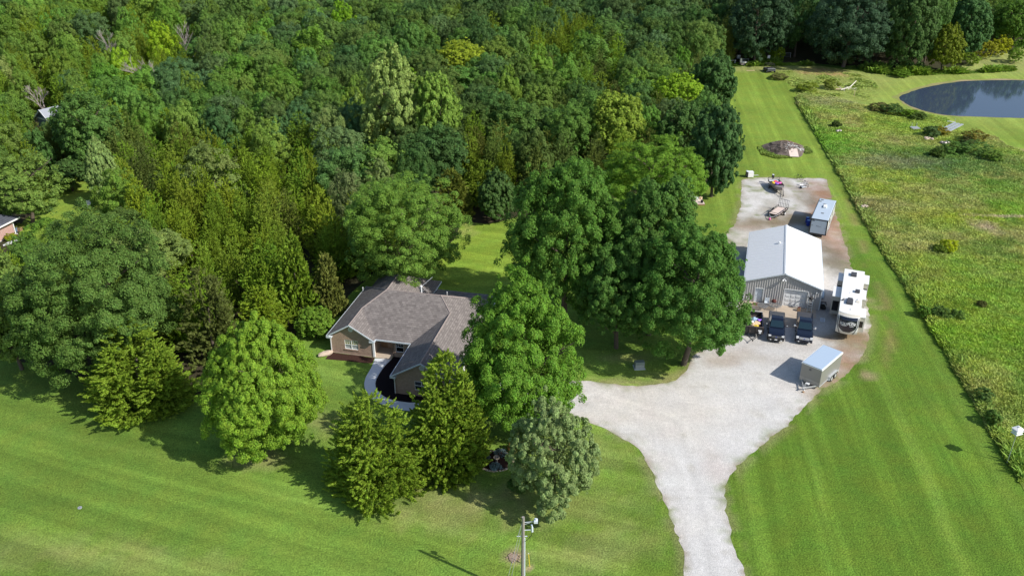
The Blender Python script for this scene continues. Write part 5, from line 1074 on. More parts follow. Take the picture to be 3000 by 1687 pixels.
for i, (nm, mt, r, ct) in enumerate(junkspec):
    px, py = [(.45, 1.7), (.1, 1.2), (.35, .8), (.2, 2.5), (-.3, 1.6), (.75, 2.3)][i]; q = MB(); rings = []
    for k in range(1, 6):
        ph = math.pi*k/6; rings.append([(r*math.sin(ph)*math.cos(a)*jr.uniform(.7, 1.2), r*.8*math.sin(ph)*math.sin(a)*jr.uniform(.7, 1.2), -r*.45*math.cos(ph)+jr.uniform(-.06, .06)) for a in [2*math.pi*j/9 for j in range(9)]])
    q.loft(rings); o = q.build(nm, M[mt]); o.location = (*loc2w(30.0, 94.75, -.222, px, py), 1.32+.04*i); tag(o, jl[i], ct)
q = MB()
for k in range(60):
    a = Vector((jr.uniform(-1.0, 1.0), jr.uniform(.5, 4.2), jr.uniform(.75, 1.15))); d2 = Vector((jr.uniform(-1, 1), jr.uniform(-1, 1), jr.uniform(-.2, .5))).normalized(); q.box(-.03, .03, -jr.uniform(.2, .6), .3, -.03, .03, M=Matrix.Translation(a)@d2.to_track_quat('Y', 'Z').to_matrix().to_4x4())
q.box(-1.1, 1.1, .42, 4.3, .72, 1.0)
o = q.build('scrap_heap', M['brush']); o.location = (30.0, 94.75, 0); o.rotation_euler = (0, 0, -.222); tag(o, 'loose scrap boards filling the bottom of the dump trailer', 'scrap', kind='stuff')

# fifth wheel camper
CX, CY, CA = 41.25, 93.95, -.378
t = empty('camper_trailer', (CX, CY, 0), CA, 'long white fifth wheel camper with slide outs and a dark front panel, beside the workshop', 'camper')
hw = 1.27; L = 13.2
def arc(y, bow, z, n=9, h=hw): return [(-h+2*h*i/(n-1), y-bow*(1-((2*i/(n-1))-1)**2), z) for i in range(n)]
b = MB()
prof = [(.50, 1.05), (.18, 1.45), (.02, 2.0), (-.02, 2.6), (.05, 3.2), (.28, 3.62), (.6, 3.80)]
rings = []
for (yy, z) in prof: rings.append(arc(yy, .34, z)+[(hw, L, z), (-hw, L, z)])
b.loft(rings); b.build('body', M['rvside'], t, smooth=False)
q = MB(); q.loft([[(p[0]*1.01, p[1]-.02, 3.81) for p in arc(.62, .34, 0)]+[(hw*1.01, L+.02, 3.81), (-hw*1.01, L+.02, 3.81)], [(p[0]*.99, p[1]+.02, 3.87) for p in arc(.62, .34, 0)]+[(hw*.99, L, 3.87), (-hw*.99, L, 3.87)]]); roofc = q.build('roof', M['rv'], t)
def capstrip(xa, xb, za, zb, off, mat, name, par=None, cutf=None, n=14, m=10):
    """piece of the curved nose between heights za..zb"""
    V_, F_ = [], []
    zs_ = [p[1] for p in prof]; ys_ = [p[0] for p in prof]
    for j in range(m+1):
        z = za+(zb-za)*j/m
        lo, hi = (xa, xb) if cutf is None else cutf(z)
        for i in range(n+1):
            x = lo+(hi-lo)*i/n; yy = np.interp(z, zs_, ys_)-.34*(1-(x/hw)**2); V_.append((x, yy-off, z))
    for j in range(m):
        for i in range(n): k = j*(n+1)+i; F_.append((k, k+1, k+n+2, k+n+1))
    q = MB(); q.add(V_, F_); return q.build(name, mat, par or t, recalc=False)
nose = capstrip(-hw, hw, 1.12, 3.62, .015, M['rv'], 'front_cap')
dark = capstrip(0, 0, 1.55, 3.56, .035, M['rvdark'], 'dark_panel', nose, lambda z: ((-(1.06-.66*max(0, (2.35-z)/.8)**1.8)), (1.06-.66*max(0, (2.35-z)/.8)**1.8)), m=24, n=20)
for s in (-1, 1):
    capstrip(min(s*1.12, s*1.25), max(s*1.12, s*1.25), 2.3, 3.5, .028, M['decal'], 'side_graphic', nose)
    capstrip(0, 0, 1.16, 2.3, .03, M['decal'], 'swoosh', nose, lambda z, s=s: tuple(sorted((s*(.70+.40*(z-1.16)/1.14), s*(.86+.36*(z-1.16)/1.14)))))
# lettering wrapped on the nose
def nose_text(txt, size, zc, skew=0):
    cu = bpy.data.curves.new('lettering', 'FONT'); cu.body = txt; cu.size = size; cu.align_x = 'CENTER'; cu.align_y = 'CENTER'; cu.offset = size*.03; cu.resolution_u = 3
    o = bpy.data.objects.new('tmp', cu); COL.objects.link(o); dg = bpy.context.evaluated_depsgraph_get(); dg.update(); me = bpy.data.meshes.new_from_object(o.evaluated_get(dg)); bpy.data.objects.remove(o)
    bm = bmesh.new(); bm.from_mesh(me); bmesh.ops.triangulate(bm, faces=bm.faces); bmesh.ops.subdivide_edges(bm, edges=bm.edges, cuts=1); 
    zs_ = [p[1] for p in prof]; ys_ = [p[0] for p in prof]
    for v in bm.verts:
        x, z = v.co.x+v.co.y*.15, zc+v.co.y; v.co = (x, np.interp(z, zs_, ys_)-.34*(1-(x/hw)**2)-.055, z)
    bm.to_mesh(me); bm.free(); me.materials.clear(); me.materials.append(M['white']); return link('lettering', me, dark)
nose_text('SOLITUDE', .40, 2.74)
def sweep(z0f, z1f, xa, xb):
    V_, F_ = [], []; zs_ = [p[1] for p in prof]; ys_ = [p[0] for p in prof]; n = 20
    for i in range(n+1):
        u = i/n; x = xa+(xb-xa)*u
        for z in (z0f(u), z1f(u)): V_.append((x, np.interp(z, zs_, ys_)-.34*(1-(x/hw)**2)-.05, z))
    for i in range(n): F_.append((2*i, 2*i+2, 2*i+3, 2*i+1))
    q = MB(); q.add(V_, F_); return q.build('lettering_wave', M['white'], dark, recalc=False)
sweep(lambda u: 2.52-.10*math.sin(u*3.14)+.0*u, lambda u: 2.53+.02*math.sin(u*3.14), -.85, -.05)
sweep(lambda u: 2.92+.05*math.sin(u*3.14), lambda u: 2.93+.13*math.sin(u*3.14), .0, .8)
sweep(lambda u: 2.43, lambda u: 2.47+.02*math.sin(u*3.14), .25, .72)
# slides
def slide(side, y0_, y1_, dep, ztop, z0_, win, name='slide_out'):
    xa, xb = (hw, hw+dep) if side > 0 else (-hw-dep, -hw)
    q = MB(); q.box(xa, xb, y0_, y1_, z0_, ztop-.06); o = q.build(name, M['rvside'], t); q = MB(); q.box(xa-.02, xb+.02, y0_-.04, y1_+.04, ztop-.058, ztop); q.build('slide_roof', M['rv'], o)
    for (a, b, z0w, z1w, face) in win:
        q = MB()
        if face == 'f': q.box(xa+a*dep, xa+b*dep, y0_-.03, y0_-.004, z0w, z1w); 
        else: q.box(min(side*(hw+dep+.004), side*(hw+dep+.03)), max(side*(hw+dep+.004), side*(hw+dep+.03)), a, b, z0w, z1w)
        fr_ = q.build('window', M['black'], o, bevel=.01)
        q = MB(); mgn = .05
        if face == 'f': q.box(xa+a*dep+mgn, xa+b*dep-mgn, y0_-.038, y0_-.031, z0w+mgn, z1w-mgn); q.build('pane', M['dglass'], fr_)
    return o
slide(-1, 10.6, 13.0, .62, 3.25, .75, [(.12, .92, 1.5, 2.5, 'f')])
slide(-1, 5.6, 8.5, .98, 3.30, .75, [(.15, .92, 1.25, 2.65, 'f')])
slide(1, 10.2, 12.8, .66, 3.55, .75, [(.15, .85, 1.9, 2.8, 'f')])
slide(1, 5.5, 8.2, .45, 3.55, .75, [(6, 7.6, 1.6, 2.6, 's')])
slide(1, .75, 3.1, .62, 3.45, 1.35, [(.05, .75, 2.0, 2.85, 'f')])
for (x, y, sx, sy) in [(-.05, 11.5, .36, .48), (.62, 6.6, .28, .33), (-.15, 3.3, .38, .62)]:
    q = MB(); q.box(x-sx, x+sx, y-sy, y+sy, 3.872, 4.16); o = q.build('rooftop_air_conditioner', M['cover'], t, bevel=.06)
    if sy > .6: q = MB(); q.box(x-.28, x+.3, y+.55, y+1.05, 3.872, 4.08); q.build('shroud', M['cover'], o, bevel=.05)
for (x, y, s_) in [(-.95, 3.6, .12), (.75, 4.4, .09), (-.2, 6.1, .06), (.1, 1.4, .07)]: q = MB(); q.cyl((x, y, 3.87), (x, y, 4.02), s_, s_*.8, 8); q.build('roof_vent', M['decal'] if s_ > .1 else M['rv'], t)
q = MB(); q.tube([(-1.12, 3.45, 3.9), (-.95, 3.6, 4.15), (-.7, 3.7, 4.1)], .05, 6); q.build('antenna', M['black'], t)
q = MB(); q.box(.55, 1.0, 3.6, 4.1, 3.873, 3.93); q.build('roof_hatch', plain('yellowed_plastic', (.62, .58, .5), .5), t)
for s in (-1, 1):
    for yy in (8.9, 9.85): wheel(t, s*1.12, yy, .4, .25, s)
    q = MB(); q.box(s*.95-.06, s*.95+.06, 2.3, 2.42, 0, 1.1); q.build('landing_leg', M['black'], t)
q = MB(); q.box(-.12, .12, 1.0, 1.25, .75, 1.1); q.box(-.5, .5, 1.0, 2.6, .95, 1.049); q.build('hitch', M['black'], t)
q = MB(); q.box(-1.05, 1.05, 2.5, 12.9, .5, 1.049); q.build('chassis', M['black'], t)
x, y = G(2410, 938); t = empty('step_stool', (x, y), -.3, 'pale grey board lying on the gravel between the right pickup and the camper', 'board'); q = MB(); q.box(-.28, .28, -.5, .5, .02, .09); q.build('board', M['trim'], t); q = MB(); q.box(-.2, .2, -.42, .42, .09, .1); q.build('tread', M['galv'], t)

# toy hauler
TX, TY, TA = 47.55, 125.6, -.444
t = empty('travel_trailer', (TX, TY, 0), TA, 'white box travel trailer with black trimmed ramp door, parked behind the workshop', 'trailer')
q = MB(); q.box(-1.28, 1.28, 0, 8.9, .5, 2.96); q.build('body', M['rv'], t)
q = MB(); q.prism([(-1.31, 2.962), (1.31, 2.962), (1.2, 3.04), (-1.2, 3.04)], -.02, 8.6, 'y'); q.prism([(-1.31, 2.962), (1.31, 2.962), (1.2, 3.0), (-1.2, 3.0)], 8.6, 9.1, 'y'); rt = q.build('roof', M['blue_roof'], t)
q = MB()
for (a, b, c, d_) in [(-1.31, -1.16, .48, 2.98), (1.16, 1.31, .48, 2.98), (-1.16, 1.16, 2.84, 2.98), (-1.16, 1.16, .48, .62)]: q.box(a, b, -.06, .04, c, d_)
q.build('rear_frame', M['black'], t)
q = MB(); q.box(-1.14, 1.14, -.05, -.004, .64, 2.82); rd = q.build('ramp_door', M['blue_roof'], t)
q = MB()
for i, (dx, dz, w_, h_) in enumerate([(-.30, .02, .05, .14), (-.20, .05, .03, .1), (-.10, -.02, .06, .13), (.0, 0, .04, .12), (.10, -.03, .07, .05), (.22, -.02, .05, .08), (.31, -.04, .05, .05)]): q.box(dx-w_/2, dx+w_/2, -.058, -.051, 1.85+dz-h_/2, 1.85+dz+h_/2)
q.box(-1.05, -.85, -.06, -.051, 1.85, 1.9); q.box(-1.0, -.94, -.06, -.051, 1.9, 1.96); q.box(1.0, 1.06, -.06, -.051, 1.6, 1.75); q.box(-1.08, -.7, -.06, -.051, 2.62, 2.76); q.build('door_marking', M['black'], rd)
q = MB(); 
for yy in (.6, 2.4, 4.3, 6.4): q.prism([(yy, .55), (yy+1.0, .55), (yy+1.9, 2.5), (yy+1.5, 2.5)], 1.283, 1.29, 'x')
q.box(1.283, 1.292, .1, 8.7, .5, .75); q.build('side_graphic', M['decal'], t)
for yy in (2.2, 5.4): q = MB(); q.box(1.283, 1.31, yy, yy+.7, 1.7, 2.3); q.build('window', M['dglass'], t)
for s in (-1, 1): q = MB(); q.box(s*1.31-.03 if s > 0 else -1.34, 1.34 if s > 0 else -1.28, 0, 8.7, 2.90, 2.985); q.build('roof_edge', M['black'], rt)
q = MB(); q.box(-.22, .28, 4.9, 6.0, 3.042, 3.30); q.build('roof_air_conditioner', M['rv'], t, bevel=.05)
for (x, y) in [(.05, 2.6), (-.15, 6.6), (-1.0, 7.6), (-.8, 8.4)]: q = MB(); q.box(x-.2, x+.2, y-.16, y+.16, 3.03, 3.11); q.build('roof_vent', M['decal'], t, bevel=.02)
for s in (-1, 1):
    for yy in (3.6, 4.5): wheel(t, s*1.16, yy, .34, .2, s)
q = MB(); q.cyl((-.9, 8.9, .5), (0, 10.3, .48), .05, .05, 6); q.cyl((.9, 8.9, .5), (0, 10.3, .48), .05, .05, 6); q.build('tongue', M['black'], t)
q = MB(); q.box(-1.1, 1.1, .1, 8.8, .38, .5); q.build('chassis', M['black'], t)
# blue barrels
for (u, v, lb) in [(2367, 661, 'blue plastic drum beside the travel trailer, the nearer of two'), (2364.5, 652.5, 'blue plastic drum beside the travel trailer, the farther of two')]:
    x, y = G(u, v); t = empty('plastic_drum', (x, y), 0, lb, 'drum', 'blue drums by the travel trailer')
    q = MB(); n = 20; rr_ = lambda z, r: [(r*math.cos(6.2832*i/n), r*math.sin(6.2832*i/n), z) for i in range(n)]; q.loft([rr_(0, .27), rr_(.05, .30), rr_(.3, .30), rr_(.32, .315), rr_(.36, .30), rr_(.62, .30), rr_(.64, .315), rr_(.68, .30), rr_(.88, .30), rr_(.94, .27)]); q.build('body', M['barrelblue'], t)
    q = MB(); q.cyl((0, 0, .941), (0, 0, .96), .24, .24, 18); q.build('lid', M['bluelid'], t)

# grey cargo trailer: local x = length from the nose, y = width to the left
GX, GY, GA, GW, GL = 34.776, 83.314, .813, 2.42, 5.15
t = empty('cargo_trailer', (GX, GY, 0), GA, 'grey enclosed cargo trailer with white edged pale blue roof, alone on the gravel', 'trailer')
q = MB(); q.box(0, GL, 0, GW, .42, 2.66); bd = q.build('body', M['grey_skin'], t)
q = MB(); q.box(-.03, GL+.03, .05, GW-.05, 2.70, 2.80); rr = q.build('roof', plain('pale_blue_roof_sheet', (.40, .50, .63), .45, var=.05, scale=4), t, bevel=.03)
q = MB(); q.box(-.05, GL+.05, -.05, .1, 2.58, 2.78); q.box(-.05, GL+.05, GW-.1, GW+.05, 2.60, 2.76); q.box(-.05, .04, .1, GW-.1, 2.62, 2.74); q.build('roof_rail', M['white'], rr, bevel=.02)
q = MB(); q.box(-.012, -.002, .02, GW-.02, .44, .95); q.build('stone_guard', plain('brushed_panel', (.36, .35, .33), .45, .3, var=.08), t)
q = MB(); q.box(.9, 4.95, -.045, -.003, .42, .55); q.box(0, .9, -.04, -.003, .42, .52); q.build('lower_rail', M['silver'], t)
q = MB(); q.cyl((-.003, GW*.55, 2.2), (-.03, GW*.55, 2.2), .13, .13, 18); e_ = q.build('round_badge', M['black'], t); q = MB(); q.tube([(-.034, GW*.55+.085*math.cos(a), 2.2+.085*math.sin(a)) for a in np.linspace(.5, 5.8, 14)], .012, 5); q.build('badge_mark', M['silver'], e_)
fe = MB(); pts = [(a, .42+b) for a, b in [(2.05, .0), (2.2, .38), (2.45, .5), (4.05, .5), (4.3, .38), (4.45, .0), (4.35, .0), (4.2, .3), (4.0, .42), (2.5, .42), (2.3, .3), (2.15, .0)]]
fe.prism(pts, -.26, -.004, 'y'); fe.build('fender', M['silver'], t)
for xx in (2.78, 3.70):
    for yy, s in ((-.13, -1), (GW-.02, 1)):
        q = MB(); q.cyl((xx, yy-.1, .36), (xx, yy+.1, .36), .35, .35, 20); w_ = q.build('wheel', M['rubber'], t); q = MB(); q.cyl((xx, yy+s*.1, .36), (xx, yy+s*.112, .36), .23, .2, 14); q.build('rim', M['silver'], w_)
q = MB(); q.add([(-0.0, .25, .40), (0, .37, .40), (-1.35, GW/2+.06, .40), (-1.35, GW/2-.06, .40), (0, .25, .52), (0, .37, .52), (-1.35, GW/2+.06, .52), (-1.35, GW/2-.06, .52)], [(0, 1, 2, 3), (4, 5, 6, 7), (0, 1, 5, 4), (1, 2, 6, 5), (2, 3, 7, 6), (3, 0, 4, 7)])
q.add([(-0.0, GW-.37, .40), (0, GW-.25, .40), (-1.33, GW/2+.06, .40), (-1.33, GW/2-.06, .40), (0, GW-.37, .52), (0, GW-.25, .52), (-1.33, GW/2+.06, .52), (-1.33, GW/2-.06, .52)], [(0, 1, 2, 3), (4, 5, 6, 7), (0, 1, 5, 4), (1, 2, 6, 5), (2, 3, 7, 6), (3, 0, 4, 7)])
q.box(-1.6, -1.3, GW/2-.07, GW/2+.07, .43, .56); tg = q.build('tongue', M['silver'], t)
q = MB(); q.cyl((-1.05, GW/2, .08), (-1.05, GW/2, .95), .045, .045, 8); q.cyl((-1.05, GW/2, .0), (-1.05, GW/2, .08), .11, .11, 10); q.cyl((-1.05, GW/2, .92), (-1.05, GW/2-.22, .92), .02, .02, 6); q.build('jack', M['silver'], tg)
q = MB(); q.box(-.55, -.2, GW/2-.2, GW/2+.2, .53, .62); q.build('battery_box', M['white'], tg)
x, y = G(2353, 1149); q = MB(); q.cyl((0, 0, 0), (0, 0, .14), .16, .12, 10); o = q.build('wheel_chock', M['wood'], bevel=.02); o.location = (x, y, .0); tag(o, 'brown block on the gravel under the tongue of the grey cargo trailer', 'block')

# open utility trailer
UX, UY, UA = 42.75, 133.35, -.68
t = empty('utility_trailer', (UX, UY, 0), UA, 'open black utility trailer with plank deck and upright mesh ramp gate', 'trailer')
q = MB(); q.box(-.80, .80, .1, 3.75, .55, .60)
q.build('deck', M['deck'], t)
q = MB()
for (a, b, c, d_) in [(-.88, -.81, 0, 3.85), (.81, .88, 0, 3.85), (-.81, .81, 0, .09), (-.81, .81, 3.76, 3.85)]: q.box(a, b, c, d_, .45, .62)
for s in (-1, 1):
    q.box(s*.845-.03, s*.845+.03, 0, 3.85, .86, .92)
    for yy in (0, .95, 1.9, 2.85, 3.79): q.box(s*.845-.025, s*.845+.025, yy, yy+.05, .62, .86)
q.box(-.81, .81, .0, .05, .86, .92); q.build('frame', M['black'], t)
q = MB()
for k in range(7): xx = -.84+k*.28; q.box(xx-.02, xx+.02, 3.87, 3.91, .55, 1.95)
q.box(-.86, .86, 3.865, 3.915, 1.95, 2.0); q.box(-.86, .86, 3.865, 3.915, .5, .55); q.box(-.86, .86, 3.912, 3.93, 1.2, 1.23); q.build('ramp_gate', M['black'], t)
for s in (-1, 1):
    wheel(t, s*1.03, 2.15, .32, .2, s, 'white'); q = MB(); q.box(s*1.03-.13, s*1.03+.13, 1.75, 2.55, .70, .74); q.build('fender', M['black'], t)
q = MB(); q.cyl((-.7, .05, .5), (0, -1.2, .48), .045, .045, 6); q.cyl((.7, .05, .5), (0, -1.2, .48), .045, .045, 6); q.cyl((0, -1.0, .05), (0, -1.0, .75), .035, .035, 6); q.build('tongue', M['galv'], t)
q = MB(); q.ell((0, -1.25, .2), (.2, .2, .2), 8, 5); q.build('coupler_bucket', M['pink'], t)

# boat on its trailer
BX, BY, BA = 46.75, 143.4, .02
t = empty('small_boat', (BX, BY, 0), BA, 'small grey aluminium boat full of bright floats at the back of the yard', 'boat')
def hs(y, hwd, z0, z1, inn=0): n = 9; return [(hwd*math.sin(-math.pi/2+math.pi*i/(n-1)), y, z1-(z1-z0)*math.cos(-math.pi/2+math.pi*i/(n-1))**.6) for i in range(n)]
q = MB(); secs = [(5.0, 1.0, .45, 1.05), (3.5, 1.08, .45, 1.08), (2.0, 1.05, .48, 1.12), (1.0, .82, .55, 1.2), (.35, .45, .7, 1.28), (.0, .08, 1.0, 1.34)]
outer = [hs(*s_) for s_ in secs]; inner = [[(p[0]*.93, p[1]+(.05 if k else -.05), p[2]+.05) for p in hs(s_[0], s_[1], s_[2], s_[3])] for k, s_ in enumerate(secs)]
q.loft([o_ for o_ in outer], cap=False); 
V_ = [p for r_ in outer for p in r_]; F_ = []
q = MB()
for k in range(len(outer)-1):
    for i in range(8): 
        a = outer[k]; b = outer[k+1]; q.add([a[i], a[i+1], b[i+1], b[i]], [(0, 1, 2, 3)]); a = inner[k]; b = inner[k+1]; q.add([a[i], b[i], b[i+1], a[i+1]], [(0, 1, 2, 3)])
    for i in (0, 8): q.add([outer[k][i], outer[k+1][i], inner[k+1][i], inner[k][i]], [(0, 1, 2, 3)])
q.add(outer[0], [tuple(range(9))]); q.build('hull', M['hull'], t, recalc=False)
q = MB(); q.box(-.9, .9, 3.3, 3.65, .85, .9); q.box(-.95, .95, 4.4, 4.95, .9, .95); q.build('bench', M['trim'], t)
q = MB(); q.prism([(-.85, 1.55), (.85, 1.55), (.45, .5), (-.45, .5)], 1.12, 1.16, 'z'); q.build('bow_deck', M['hull'], t)
q = MB(); q.box(-.17, .17, 5.15, 5.6, 1.2, 1.75); q.cyl((0, 5.3, .35), (0, 5.3, 1.2), .07, .09, 8); q.build('outboard_motor', M['black'], t, bevel=.03); q = MB(); q.box(-.15, .15, 5.17, 5.58, 1.751, 1.8); q.build('motor_cowl', M['trim'], t)
q = MB(); q.tube([(-1.0, 4.6, 1.05), (-.95, 4.75, 1.5), (.95, 4.75, 1.5), (1.0, 4.6, 1.05)], .03, 6); q.tube([(-1.0, 5.0, 1.05), (-.95, 5.1, 1.35), (.95, 5.1, 1.35)], .03, 6); q.build('rail', M['black'], t)
bt = empty('boat_trailer', (BX, BY, 0), BA, 'black frame trailer carrying the small grey boat', 'trailer')
for s in (-1, 1):
    q = MB(); q.cyl((s*.9, 4.8, .38), (s*.8, 1.4, .38), .05, .05, 6); q.cyl((s*.8, 1.4, .38), (0, -1.5, .42), .05, .05, 6); q.build('frame_rail', M['black'], bt); wheel(bt, s*1.2, 3.2, .28, .18, s, 'galv')
q = MB(); q.cyl((-1.1, 3.2, .3), (1.1, 3.2, .3), .04, .04, 6); q.box(-.8, .8, 2.0, 2.08, .38, .46); q.build('axle', M['black'], bt)
q = MB(); q.cyl((0, -.6, .4), (0, -.2, 1.0), .04, .04, 6); q.cyl((0, -1.2, .0), (0, -1.2, .7), .035, .035, 6); q.build('winch_post', M['black'], bt)
for i, (mt, dx, dy, w_, lb) in enumerate([('yellow', -.5, 3.0, .3, 'yellow inflatable float heaped in the small boat'), ('red', -.05, 3.5, .32, 'red inflatable float at the back of the heap in the small boat'), ('purple', -.08, 2.75, .3, 'purple inflatable float in the middle of the small boat'), ('pink', .38, 2.95, .34, 'pink inflatable float on the right of the heap in the small boat')]):
    q = MB(); n = 12; qr = random.Random(i)
    rings = []
    for k in range(n): a = 6.2832*k/n; c_ = Vector((w_*math.cos(a), w_*.8*math.sin(a), 0)); rings.append([tuple(c_*(1+.42*math.cos(b_))+Vector((0, 0, .15*math.sin(b_)+.08*math.sin(a+i)))) for b_ in [6.2832*j/8 for j in range(8)]])
    rings.append(rings[0]); q.loft(rings, cap=False); q.ell((0, 0, -.02), (w_*.7, w_*.6, .08), 8, 5); o = q.build('inflatable_float', M[mt], smooth=True); o.location = (*loc2w(BX, BY, BA, dx, dy), 1.12); o.rotation_euler = (.3*(i-1.5), .2, i); tag(o, lb, 'float')
# white cabinet and outboard at the yard corner
x, y = G(2197, 519); t = empty('white_cabinet', (x, y), .03, 'white square cabinet at the far left corner of the gravel yard', 'box'); q = MB(); q.box(-.5, .5, -.45, .45, .1, 1.0); q.build('case', M['rv'], t, bevel=.03); q = MB(); q.box(-.53, .53, -.48, .48, 1.0, 1.06); q.build('lid', M['white'], t); q = MB(); q.cyl((.5, .3, .3), (1.6, .35, .3), .03, .03, 6); q.cyl((.5, -.1, .3), (1.6, -.0, .3), .03, .03, 6); q.build('tow_arm', M['galv'], t)
x, y = G(2187, 520); t = empty('outboard_engine', (x, y), .1, 'dark outboard engine with a pale cowl standing beside the white cabinet', 'engine'); q = MB(); q.box(-.2, .2, -.25, .25, .3, 1.1); q.cyl((0, 0, 0), (0, 0, .4), .07, .1, 8); q.build('body', M['black'], t, bevel=.04); q = MB(); q.box(-.19, .19, -.24, .24, 1.1, 1.28); q.build('cowl', M['trim'], t, bevel=.05)
# bicycles at the yard edge
def bike(x, y, a, label, col, lie=False):
    t = empty('bicycle', (x, y), a, label, 'bicycle', 'bicycles at the back of the gravel yard')
    def rw(q, cy, z): q.tube([(0, cy+.33*math.cos(b_), z+.33*math.sin(b_)) for b_ in np.linspace(0, 6.2832, 17)], .028, 6); [q.cyl((0, cy, z), (0, cy+.32*math.cos(b_), z+.32*math.sin(b_)), .006, .006, 4) for b_ in np.linspace(0, 5.6, 9)]
    for cy in (-.5, .5): q = MB(); rw(q, cy, .34); q.build('wheel', M['rubber'], t)
    q = MB(); q.tube([(0, -.5, .34), (0, -.38, .85), (0, .15, .8), (0, .5, .34), (0, -.02, .32), (0, -.38, .85)], .03, 6); q.cyl((0, -.02, .32), (0, .15, .8), .03, .03, 6); q.build('frame', M[col], t)
    q = MB(); q.box(-.09, .09, .02, .34, .93, .99); q.cyl((0, .15, .8), (0, .18, .94), .02, .02, 6); q.build('saddle', M['black'], t); q = MB(); q.cyl((-.3, -.4, 1.05), (.3, -.4, 1.05), .02, .02, 6); q.cyl((0, -.38, .85), (0, -.4, 1.05), .02, .02, 6); q.build('handlebar', M['black'], t)
    if lie: t.rotation_euler = (0, 1.1, a)
    return t
bike(52.0, 151.0, 1.1, 'dark bicycle at the far edge of the gravel yard, the farther of two', 'black', False)
bike(52.2, 147.6, .5, 'silver bicycle on the gravel yard, the nearer of two', 'galv', False)
x, y = G(2353, 552); t = empty('yard_cart', (x, y), .3, 'small silver wheeled cart lying next to the nearer bicycle', 'cart'); q = MB(); q.tube([(-.4, -.3, .3), (.4, -.3, .3), (.5, .5, .5), (-.5, .5, .5), (-.4, -.3, .3)], .04, 6); q.box(-.3, .3, -.2, .4, .28, .33); q.build('frame', M['silver'], t); q = MB(); q.cyl((-.5, .1, .2), (-.42, .1, .2), .2, .2, 12); q.cyl((.42, .1, .2), (.5, .1, .2), .2, .2, 12); q.build('wheel', M['rubber'], t)
# burn pile
px, py = G(2298, 440); t = empty('brush_pile', (px, py), 0, 'big heap of grey brushwood and brown straw on the mown strip', 'heap')
qr = random.Random(5); q = MB(); nr_, na = 9, 26; rings = []
for k in range(nr_):
    u = k/(nr_-1); rings.append([((4.2*(1-u)+.15)*math.cos(a)*(1+.14*math.sin(3*a))+qr.uniform(-.25, .25), (4.3*(1-u)+.12)*math.sin(a)+qr.uniform(-.25, .25), 1.75*(1-(1-u)**1.5)+qr.uniform(-.12, .12) if k else 0) for a in [6.2832*i/na for i in range(na)]])
q.loft(rings); q.build('mound', M['brush'], t)
def sticks(n, mt, name, cx_, cy_, rx_, ry_, L=(.4, 1.2), r=(.015, .05)):
    q = MB()
    for _ in range(n):
        a = qr.uniform(0, 6.28); d_ = math.sqrt(qr.random()); x_ = cx_+rx_*d_*math.cos(a); y_ = cy_+ry_*d_*math.sin(a); u = max(0, 1-math.hypot(x_/4.3, y_/4.3)); z_ = 1.75*(1-(1-u)**1.5)+.03
        b_ = qr.uniform(0, 6.28); l = qr.uniform(*L)/2; dz = qr.uniform(-.25, .35)*l; q.cyl((x_-l*math.cos(b_), y_-l*math.sin(b_), z_-dz*.5), (x_+l*math.cos(b_), y_+l*math.sin(b_), z_+dz), qr.uniform(*r), .012, 5)
    return tag(q.build(name, mt, t), kind='stuff')
sticks(420, M['brush'], 'twigs', -.6, .2, 3.6, 3.6); sticks(160, M['dead'], 'pale_twigs', -.3, .3, 3.6, 3.4); sticks(360, M['straw'], 'straw', 1.2, 1.8, 2.2, 1.8, (.3, .8), (.02, .05)); sticks(70, M['white_rag'], 'white_branches', 1.3, -1.6, 2.0, 1.2, (.3, .9), (.03, .08))
q = MB(); 
for _ in range(26): x_, y_ = qr.uniform(-.6, 3.0), qr.uniform(-2.8, -.6); s_ = qr.uniform(.08, .25); q.ell((x_, y_, .5+.25*max(0, 1-math.hypot(x_, y_)/4)*3), (s_, s_, s_*.7), 6, 4)
q.build('white_debris', M['white_rag'], t)
o = MB(); o.box(-.85, .85, -1.2, 1.2, -.03, .03); o = o.build('plywood_sheet', M['deck']); o.location = (px+.75, py-3.4, .62); o.rotation_euler = (.38, 0, -.08); tag(o, 'pinkish plywood sheet leaning on the front of the brush pile', 'board')
weeds('brush_pile_weeds', [(px-5.2, py-3), (px-4.9, py+2), (px-3, py+1), (px-2.6, py-3.3), (px+.2, py-4.2), (px+.2, py-5), (px-3, py-5.2)], 1500, lambda x, y: .35+0*x, lambda x, y: np.zeros((len(x), 3))+np.array((.12, .17, .035)), lambda x, y, d: np.zeros(len(x)), 1, 8)['label'] = 'weeds around the left foot of the brush pile'
weeds('brush_pile_weeds', [(px+3.6, py-2.5), (px+5, py-2), (px+5.2, py+1.4), (px+4, py+2.4), (px+3.6, py)], 700, lambda x, y: .35+0*x, lambda x, y: np.zeros((len(x), 3))+np.array((.11, .16, .035)), lambda x, y, d: np.zeros(len(x)), 1, 9)['label'] = 'weeds around the right foot of the brush pile'
